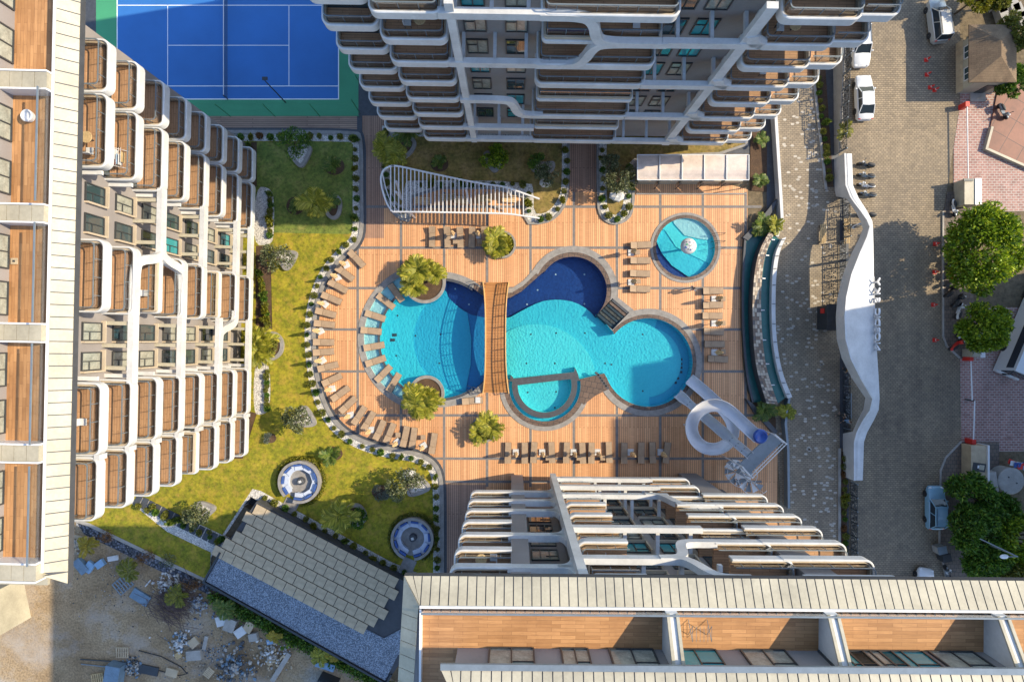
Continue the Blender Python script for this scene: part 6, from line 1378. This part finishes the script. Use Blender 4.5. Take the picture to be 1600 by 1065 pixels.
for i, (x, y) in enumerate(((1461, 854), (1468, 866))): 
    t = thing('rubbish_bin', ['grey', 'dark'][i] + ' rubbish bin on the pavement below the blue car', 'bin', G(x, y, .1), .2); MB().box((0, 0, .5), (.8, .7, .95), 0, 0, 1.06).build('bin_body', [concrete, dmetal][i], t); MB().box((0, .02, 1.04), (.9, .8, .09)).build('bin_lid', [bmetal, black][i], t)
# guard house
t = thing('guard_house', 'small cream guard house with hipped tan shingle roof by the street', 'house', G(1519, 106)); zg = 3.3
MB().box((0, -.2, zg / 2), (3.4, 4.9, zg)).build('wall', cream, t)
RX, RY = 2.35, 2.85; b = MB(); b.add([(-RX, -RY, zg), (RX, -RY, zg), (RX, RY, zg), (-RX, RY, zg), (0, -RY + 2.1, zg + 1.1), (0, RY - 2.1, zg + 1.1), (-RX, -RY, zg - .12), (RX, -RY, zg - .12), (RX, RY, zg - .12), (-RX, RY, zg - .12)], [(0, 1, 4), (1, 2, 5, 4), (2, 3, 5), (3, 0, 4, 5), (9, 8, 7, 6), (0, 6, 7, 1), (1, 7, 8, 2), (2, 8, 9, 3), (3, 9, 6, 0)]); b.build('roof', shingle, t, (-.35, 0, 0))
for y in (-1.3, .9):
    f = MB(); 
    for s in (-1, 1): f.box((0, s * .62, 1.9), (.1, .08, 1.2))
    for z in (1.3, 2.5): f.box((0, 0, z), (.1, 1.3, .08))
    f.box((0, 0, 1.9), (.09, .06, 1.15)); o = f.build('window', whitemetal, t, (-1.73, y, 0)); MB().box((0, 0, 1.9), (.04, 1.2, 1.16)).build('pane', wglass, o)
MB().box((0, 0, 1.05), (.06, .95, 2.1)).build('door', dmetal, t, (.5, -2.68, 0), R(90)); MB().box((.5, -3.1, .08), (1.6, .9, .16)).build('doorstep', concrete, t)
for k in range(7): MB().box((-1.72, -2.4 + k * .75, .55), (.04, .7, 1.0)).build('cladding_board', tilebeige, t)
for i, (x, y, a) in enumerate(((1548, 6, 20), (1556, 14, 22), (1576, 12, 18), (1584, 22, 24), (1590, 36, 20), (1560, 26, 18))): tag(MB().box((0, 0, .4), (1.0, 1.7, .8), R(a), 0, .9).build('stone_block', concrete, None, G(x, y)), f'{ORD[i]} pale stone block from the left in the hedge at top right', 'stone block', 'pale blocks at top right')
b = MB(); b.sweep([g2(*p) for p in ((1546, 200), (1537, 234), (1600, 262), (1680, 296))], [(-.12, 0), (-.12, .45), (.12, .45), (.12, 0)]); tag(b.build('terrace_kerb', cream, None), 'cream kerb wall with dark edge round the red terrace', 'low wall')
# people
def person(loc, rz, label, top, legs, hair, skin=(0.45, .28, .19), stride=.22, arm=.25):
    t = thing('person', label, 'person', loc, rz)
    V = [(0, 0, .95), (0, 0, 1.2), (0, 0, 1.42), (0, 0, 1.54), (.02, 0, 1.66), (0, .1, .88), (stride, .11, .5), (stride * .9, .11, .08), (stride + .16, .12, .04), (0, -.1, .88), (-stride * .5, -.11, .5), (-stride * 1.3, -.11, .1), (-stride * 1.2 + .14, -.12, .05), (0, .2, 1.4), (-arm * .6, .26, 1.12), (arm * .1, .27, .88), (0, -.2, 1.4), (arm * .8, -.26, 1.13), (arm * 1.5, -.24, .92)]
    E = [(0, 1), (1, 2), (2, 3), (3, 4), (0, 5), (5, 6), (6, 7), (7, 8), (0, 9), (9, 10), (10, 11), (11, 12), (2, 13), (13, 14), (14, 15), (2, 16), (16, 17), (17, 18)]
    rad = [.15, .14, .16, .055, .105, .1, .065, .045, .04, .1, .065, .045, .04, .075, .05, .035, .075, .05, .035]
    me = bpy.data.meshes.new('person_body'); me.from_pydata(V, E, []); o = bpy.data.objects.new('body', me); C.objects.link(o)
    md = o.modifiers.new('skin', 'SKIN'); 
    for i, d in enumerate(me.skin_vertices[0].data): d.radius = (rad[i], rad[i]); d.use_root = i == 0
    sb = o.modifiers.new('sub', 'SUBSURF'); sb.levels = 1; sb.render_levels = 1
    dg = bpy.context.evaluated_depsgraph_get(); m2 = bpy.data.meshes.new_from_object(o.evaluated_get(dg)); bpy.data.objects.remove(o)
    sk = plain('skin_' + hair.name, skin, .6, .04)
    for m in (top, legs, sk): m2.materials.append(m)
    for p in m2.polygons: z = p.center.z; p.material_index = 2 if (z > 1.46 or (abs(p.center.y) > .2 and z < 1.1) or z < .12) else (0 if z > .92 else 1); p.use_smooth = True
    ob('body', m2, t); MB().ball((-.015, 0, 1.70), (.115, .105, .11), 10, 8).build('hair', hair, t, smooth=60); MB().ball((.13, 0, 1.64), (.025, .018, .03), 6, 5).build('nose', sk, t)
    for s in (-1, 1): MB().ball((.118, s * .038, 1.67), (.012, .014, .01), 6, 4).build('eye', black, t)
    return t
hb = plain('dark_hair', (.03, .02, .015), .7, .1); hbr = plain('brown_hair', (.12, .06, .03), .7, .1)
person(G(1309, 646), R(200), 'walker in dark clothes beside the lower lattice fence', dmetal, black, hb)
person(G(1316, 656), R(210), 'walker in a pale blue shirt behind the one in dark clothes', bluepaint, dmetal, hbr)
person(G(1078, 452), R(15), 'person in pale clothes walking across the deck below the round pool', bluesheet, white, hb)
person(G(1489, 742, .12), R(90), 'person in red top standing by the trees at lower right', red, dmetal, hb, stride=.1)
person(G(1318, 577), R(260), 'person in an ochre top near the shaded lattice fence', ochre, dmetal, hbr, stride=.15)

# ------------------------------------------------------------------ building yard at lower left
rr = random.Random(12)
def heap(name, label, x, y, n, rad, size, mats, cat, flat=.35, kind=None):
    mbs = [MB() for _ in mats]
    for i in range(n):
        a, r = rr.uniform(0, 6.28), abs(rr.gauss(0, .5)) * rad; s = rr.uniform(.4, 1.3) * size; h = max(0, (1 - r / rad)) * rad * flat * rr.random()
        q = MB(); q.ball((0, 0, 0), (s, s * rr.uniform(.5, .9), s * .5), 5, 3); q.v = [(p[0] * rr.uniform(.7, 1.2), p[1] * rr.uniform(.7, 1.2), p[2]) for p in q.v]; rot = rr.uniform(0, 3); ca, sa = math.cos(rot), math.sin(rot)
        mbs[rr.randrange(len(mats))].add([(p[0] * ca - p[1] * sa + r * math.cos(a), p[0] * sa + p[1] * ca + r * math.sin(a), max(.0, p[2] + h + s * .3)) for p in q.v], q.f)
    t = thing(name, label, cat, G(x, y))
    for m_, q in zip(mats, mbs):
        if q.v: o = q.build('rubble_pieces', m_, t); o['kind'] = 'stuff'
    return t
heap('rubble_heap', 'heap of pale broken concrete at the lower right of the yard', 370, 1038, 260, 2.6, .22, (concrete, bluesheet, dstone), 'rubble')
heap('rubble_heap', 'streak of grey rubble in the middle of the yard', 283, 1002, 160, 1.7, .18, (concrete, bluesheet, white), 'rubble')
heap('rubble_heap', 'rubble mixed with scrap beside the blue grey container', 206, 1040, 150, 1.3, .17, (concrete, bluesheet, dmetal), 'rubble')
heap('rubble_heap', 'pale stones piled along the yard wall beneath the banana plants', 265, 910, 130, 1.8, .2, (concrete, white), 'rubble')
heap('rubble_heap', 'grey rubble strewn at the corner of the pavilion', 312, 942, 130, 1.6, .2, (concrete, bgravel), 'rubble')
heap('rubble_heap', 'jumble of planks and stones below the left tower', 122, 850, 80, 1.5, .2, (concrete, tilebeige), 'rubble')
heap('rubble_heap', 'broken stones by the hedge at the lower edge of the yard', 425, 1020, 160, 2.2, .2, (concrete, white, tilebeige), 'rubble')
heap('scattered_debris', 'small debris scattered over the lower right ground of the yard', 330, 1020, 420, 7.0, .09, (concrete, tilebeige, dstone, bluesheet), 'debris', .01)
heap('scattered_debris', 'small debris scattered over the upper ground of the yard', 190, 920, 260, 6.5, .08, (concrete, tilebeige, dstone), 'debris', .01)
t = thing('branch_pile', 'dark tangled pile of cut branches in the yard', 'branch pile', G(272, 940)); b = MB()
for i in range(170):
    a = rr.gauss(R(-35), .5); l = rr.uniform(1.2, 3.4); x, y = rr.gauss(0, 1.1), rr.gauss(0, 1.0); z = rr.uniform(.05, .6)
    b.tube([(x - l / 2 * math.cos(a), y - l / 2 * math.sin(a), z), (x + .15 * rr.random(), y + .15 * rr.random(), z + .15), (x + l / 2 * math.cos(a + .2), y + l / 2 * math.sin(a + .2), z)], .025, 3)
o = b.build('branches', rebar, t); o['kind'] = 'stuff'
def slab_(x, y, sx, sy, h, rot, m, name, label, cat): return tag(MB().box((0, 0, h / 2), (sx, sy, h), R(rot)).build(name, m, None, G(x, y, rr.random() * .05)), label, cat)
def pallet_(x, y, rot, label, m=pallet, sx=1.25, sy=1.0, z=0):
    t = thing('wooden_pallet', label, 'pallet', G(x, y, z), R(rot), 'pallets in the yard')
    for k in range(6): MB().box((-sx / 2 + .07 + k * (sx - .14) / 5, 0, .13), (.13, sy, .03)).build('slat', m, t)
    for k in (-1, 0, 1): MB().box((0, k * (sy / 2 - .06), .06), (sx, .1, .1)).build('bearer', m, t)
pallet_(192, 1018, 0, 'pale pallet lying above the blue grey container in the yard', tilebeige, 1.3, 1.1); pallet_(153, 1058, 8, 'yellowish pallet at the bottom edge of the yard'); pallet_(193, 912, 40, 'large dark pallet in the middle of the yard', bmetal, 1.8, 1.5); pallet_(245, 924, 5, 'small orange pallet beside the branch pile', pallet, .7, 1.2); pallet_(332, 1044, 50, 'grey pallet on the rubble heap at lower right', tilebeige, 1.0, .8, .7)
for a in ((221, 931, 2.0, 1.1, .25, -32, bluesheet, 'metal_sheet', 'large blue grey sheet leaning beside the branch pile', 'metal sheet'), (185, 1048, 1.5, 2.2, 1.2, -10, bluesheet, 'steel_container', 'blue grey steel container at the bottom of the yard', 'container'), (159, 879, .9, .7, .4, 35, bluepaint, 'blue_board', 'bright blue board pile in the upper yard', 'board'),
          (142, 884, .8, 1.1, .35, -35, bluepaint, 'crate_box', 'pale blue crate left of the bright blue board', 'crate'), (130, 882, .9, 1.6, .5, 40, bluesheet, 'cement_sacks', 'stack of pale sacks left of the pale blue crate', 'sacks'), (178, 871, 1.1, .5, .2, 10, white, 'white_board', 'white board scraps right of the bright blue board', 'board'), (232, 1045, 2.2, .9, .15, -12, dmetal, 'dark_sheet', 'dark sheet right of the blue grey container', 'metal sheet'),
          (305, 1001, 1.0, .9, .4, 40, tilebeige, 'broken_slab', 'tilted brown slab right of the rubble streak', 'slab'), (306, 1020, 1.5, 1.0, .5, 5, concrete, 'concrete_block', 'flat concrete block under the tilted brown slab', 'concrete block'), (280, 1022, .7, .6, .2, 35, pallet, 'wood_crate', 'small square wooden board left of the concrete block', 'board'),
          (322, 1002, .35, 1.4, .25, -12, concrete, 'concrete_post', 'upright lying concrete post near the broken slabs', 'post'), (363, 972, 1.1, 1.3, .7, -20, concrete, 'concrete_block', 'large square concrete block by the hedge', 'concrete block'), (349, 966, 1.0, 1.0, .6, 15, white, 'stone_chunk', 'pale stone chunk left of the large concrete block', 'stone'), (378, 984, 1.1, .9, .5, 35, white, 'stone_chunk', 'pale stone chunk below the large concrete block', 'stone'), (391, 976, .9, 1.1, .5, -30, tilebeige, 'stone_chunk', 'brownish stone chunk right of the large concrete block', 'stone'), (398, 992, .9, .8, .5, 10, concrete, 'stone_chunk', 'grey stone chunk at the right end of the block row', 'stone'),
          (270, 1048, 1.2, .8, .25, -15, tilebeige, 'broken_slab', 'pale broken slab with orange edge in the lower yard', 'slab'), (425, 1000, .9, .5, .3, 12, bluepaint, 'blue_board', 'blue board on rubble near the hedge', 'board'), (124, 838, 2.0, .35, .2, -12, tilebeige, 'timber_beam', 'pale timber beam below the left tower', 'beam'), (232, 910, .12, .9, .1, -40, white, 'white_stick', 'short white stick above the orange pallet', 'stick'), (440, 1040, .5, 3.4, .3, -32, concrete, 'concrete_kerb', 'long concrete kerb at the bottom edge between hedge and rubble', 'kerb'), (510, 1036, 2.0, .7, .5, -18, bluepaint, 'blue_tank', 'pale blue trough lying below the hedge', 'trough'), (514, 1064, 2.0, 1.6, 1.8, -22, dmetal, 'dark_cabinet', 'dark cabinet cut by the bottom edge left of the lower tower', 'cabinet')):
    slab_(*a)
t = thing('steel_pipes', 'long dark pipes and loop of hose lying across the lower yard', 'pipes', G(200, 1030)); MB().tube([(-4.9, .1, .1), (0, -.2, .12)], .07, 6).build('pipe', dmetal, t); MB().tube([(-4.8, -.4, .1), (-1, -.8, .1)], .06, 6).build('pipe', bmetal, t)
MB().tube([(1.2, 1.0, .1), (3.5, .4, .1), (5.6, -.7, .1), (6.2, -1.4, .1), (5.4, -1.6, .1), (3, -1.0, .1), (.8, -.4, .1)], .05, 6).build('hose', black, t)
tree('clipped_hedge', 'dark green hedge along the lower wall of the pavilion', 'hedge', G(450, 998), (1, 1, .5), .4, 101, 60, lf_dark)
rng = np.random.default_rng(9); n = 5200; f = rng.random(n); P = np.stack([(330 + 300 * f - 800) / 15 + rng.normal(0, .35, n), (532.5 - (928 + 155 * f)) / 15 + rng.normal(0, .35, n), rng.uniform(0, .7, n)], 1); D = rng.normal(size=(n, 3)); D[:, 2] += .5
h = thing('long_hedge', 'long dark hedge between pavilion wall and yard', 'hedge'); ob('foliage', np_mesh('foliage', leaves(P, D, .28, .15, rng), lf_dark), h)
for i, (x, y, m, L_, lb) in enumerate(((146, 846, lf_yellow, 1.1, 'yellow banana plant at the upper corner of the yard'), (210, 886, lf_lime, 1.3, 'green banana plant on the yard wall, middle of three'), (287, 924, lf_lime, 1.5, 'large green banana plant over the branch pile'), (357, 943, lf_palmd, 1.2, 'leafy plant growing in the hedge near the pavilion corner'), (434, 988, lf_yellow, .8, 'yellow leaved plant in the hedge halfway along the pavilion'), (505, 1018, lf_palm, 1.2, 'green palm tuft in the hedge below the gravel roof'), (522, 1016, lf_yellow, .7, 'orange leaved plant beside the palm tuft in the hedge'))):
    palm(G(x, y), lb, L_, .9, 8, m, 60 + i, cat='plant', name='banana_plant', el=(0, 50))
for i, (x, y, lb) in enumerate(((172, 835, 'withered brown shrub at the yard wall near the left tower'), (232, 868, 'withered brown shrub at the middle of the yard wall'), (305, 905, 'withered brown shrub at the yard wall by the gravel roof'), (262, 872, 'dry grass tuft on the lower lawn beside the yard wall'))):
    tree('dry_shrub', lb, 'shrub', G(x, y, .1), (1.0, .6, .4), .4, 110 + i, 260, lf_red if i < 3 else lf_olive, .3, .05, 6, .4, .04)
t = thing('neighbour_house', 'low white neighbouring building with ochre roof at the left edge', 'house', G(10, 940)); MB().box((0, 0, 2.4), (4.4, 4.2, 4.8), R(12)).build('wall', cream, t); MB().box((-1.6, 0, 4.85), (3.2, 4.6, .2), R(12)).build('roof', ochre, t)
for y in (-.6, -1.3): b = MB(); b.box((2.2 + y * .2, y, 3.2), (.1, .5, 1.0), R(12)); o = b.build('window', dmetal, t); MB().box((2.24 + y * .2, y, 3.2), (.06, .4, .86), R(12)).build('pane', wglass, o)
# things on the roof terraces and balconies
o = thing('round_spa_tub', 'oval white tub lamp on the second roof terrace from the top left', 'tub', W(47, 183, 28.7)); MB().lathe([(.32, 0), (.36, .3), (.30, .34), (.26, .2), (.001, .16)], 24).build('tub', whitemetal, o)
o = thing('wall_light', 'dark drain fitting on the sunlit third roof terrace at left', 'fitting', W(23, 408, 28.64)); MB().box((0, 0, .03), (.4, .36, .06)).build('plate', tilebeige, o); MB().box((0, 0, .07), (.12, .12, .04)).build('cap', dmetal, o)
o = thing('drying_rack', 'folding grey drying rack on the middle roof terrace at bottom', 'drying rack', W(1090, 979, 32.25))
for k in range(6): MB().tube([(-.5 + k * .2, -.4, .8), (-.5 + k * .2, .4, .8)], .012, 4).build('wire', bmetal, o)
for s in (-.5, .5): MB().tube([(s, -.4, 0), (s, .4, .8), (s, -.4, .8), (s, .4, 0)], .018, 5).build('leg', bmetal, o)
o = thing('potted_plant', 'small potted green plant on the right roof terrace at bottom', 'potted plant', W(1576, 1018, 32.25)); MB().lathe([(.16, 0), (.22, .35), (.18, .35), (.001, .3)], 14).build('pot', stone, o); ob('foliage', crown_mesh('foliage', 5, 120, [(0, 0, .6, .3, .3, .3)], .25, .09, lf_lime), o)
for i, (x, y) in enumerate(((575, 195),)):
    pass
for i, (x, y) in enumerate(((283, 182), (360, 182), (430, 182), (500, 182), (562, 176), (568, 140))):
    o = thing('court_fence_post', f'{ORD[i]} tall green fence post from the left round the tennis court', 'fence post', G(x, y), 0, 'posts round the tennis court'); MB().tube([(0, 0, 0), (0, 0, 3.6)], .05, 6).build('post', cgreen, o)
o = thing('court_fence', 'green mesh fence panels along the lower edge of the tennis court', 'fence')
for i in range(10):
    a, b_ = g2(283 + i * 27.9, 182), g2(283 + (i + 1) * 27.9, 182); m_ = MB()
    for z in (.1, 1.8, 3.5): m_.tube([(*a, z), (*b_, z)], .02, 4)
    m_.build('fence_wire', cgreen, o)
a, b_ = G(446, 156, 0), W(445, 156, 6); o = thing('court_mast', 'dark lighting mast at the lower edge of the tennis court', 'mast', G(446, 160)); MB().tube([(0, 0, 0), (0, 0, 5.5)], [.07, .05], 8).build('pole', dmetal, o); MB().box((0, .2, 5.5), (.5, .3, .12)).build('lamp_head', dmetal, o)

# furniture on some balconies
def local(tower, u, d, z): return tower.matrix_world @ Vector((u, d, z))
bpy.context.view_layer.update()
def chair_(loc, rz, label):
    t = thing('balcony_chair', label, 'chair', loc, rz, 'chairs on the balconies'); MB().box((0, 0, .43), (.45, .45, .05)).build('seat', white, t); MB().box((-.22, 0, .68), (.04, .45, .45)).build('backrest', white, t)
    lm = MB().box((0, 0, .2), (.04, .04, .4)).mesh('leg', dmetal)
    for x in (-.19, .19):
        for y in (-.19, .19): ob('leg', lm, t, (x, y, 0))
def btable(loc, label, m=pallet):
    t = thing('balcony_table', label, 'table', loc); MB().lathe([(.36, .7), (.38, .72), (.36, .75), (.001, .75)], 18).build('table_top', m, t); MB().tube([(0, 0, 0), (0, 0, .7)], .04, 6).build('leg', dmetal, t)
def laundry(loc, rz, label, cols):
    t = thing('laundry_rack', label, 'laundry rack', loc, rz)
    for k in range(5): MB().tube([(-.6, -.3 + k * .15, .9), (.6, -.3 + k * .15, .9)], .012, 4).build('wire', whitemetal, t); MB().box((rnd(-.2, .2), -.3 + k * .15, .65), (.7, .02, .45)).build('cloth', cols[k % len(cols)], t)
    for s in (-.6, .6): MB().tube([(s, -.3, 0), (s, .3, .9), (s, -.3, .9), (s, .3, 0)], .018, 5).build('leg', whitemetal, t)
for nm, tw, u, k, Fz, wh in (('left tower, top of its second stack', A, au(340), 7, AF, 0), ('left tower, second from top of its second stack', A, au(345), 6, AF, 1), ('left tower, top of its fourth stack', A, au(610), 7, AF, 2), ('left tower, third from top of its third stack', A, au(480), 5, AF, 2),
                           ('lower tower, high left of its middle', T, cu(884), 6, CF, 1), ('lower tower, left wing near the roof', T, cu(770), 6, CF, 0), ('upper tower, left stack second from top', B, bu(715), 6, BF, 0), ('upper tower, wide middle stack near the top', B, bu(915), 6, BF, 2), ('upper tower, right stack near the top', B, bu(1060), 6, BF, 0), ('upper tower, right stack lower down', B, bu(1070), 4, BF, 2)):
    z = Fz[k] + .305; p = local(tw, u, -1.15, z); q = local(tw, u + .8, -1.1, z); r0 = tw.rotation_euler.z
    if wh == 0: btable(p, 'round table on a balcony of the ' + nm); chair_(q, r0 + math.pi, 'white chair beside the table, balcony of the ' + nm)
    elif wh == 1: laundry(p, r0, 'laundry rack on a balcony of the ' + nm, (red, white, bluepaint, white, pallet))
    else: chair_(p, r0 + math.pi / 2, 'lone white chair, balcony of the ' + nm)

t = thing('tennis_net', 'net with white top band across the middle of the blue tennis court', 'tennis net', G(356, 60))
MB().box((0, 0, 1.0), (.05, 12.6, .07)).build('top_band', whitemetal, t); b = MB()
for k in range(7): b.box((0, 0, .12 + k * .13), (.015, 12.6, .02))
for k in range(48): b.box((0, -6.2 + k * .264, .5), (.013, .02, .95))
o = b.build('net_cords', dmetal, t); o['kind'] = 'stuff'
for s in (-6.35, 6.35): MB().tube([(0, s, 0), (0, s, 1.1)], .05, 8).build('net_post', dmetal, t)
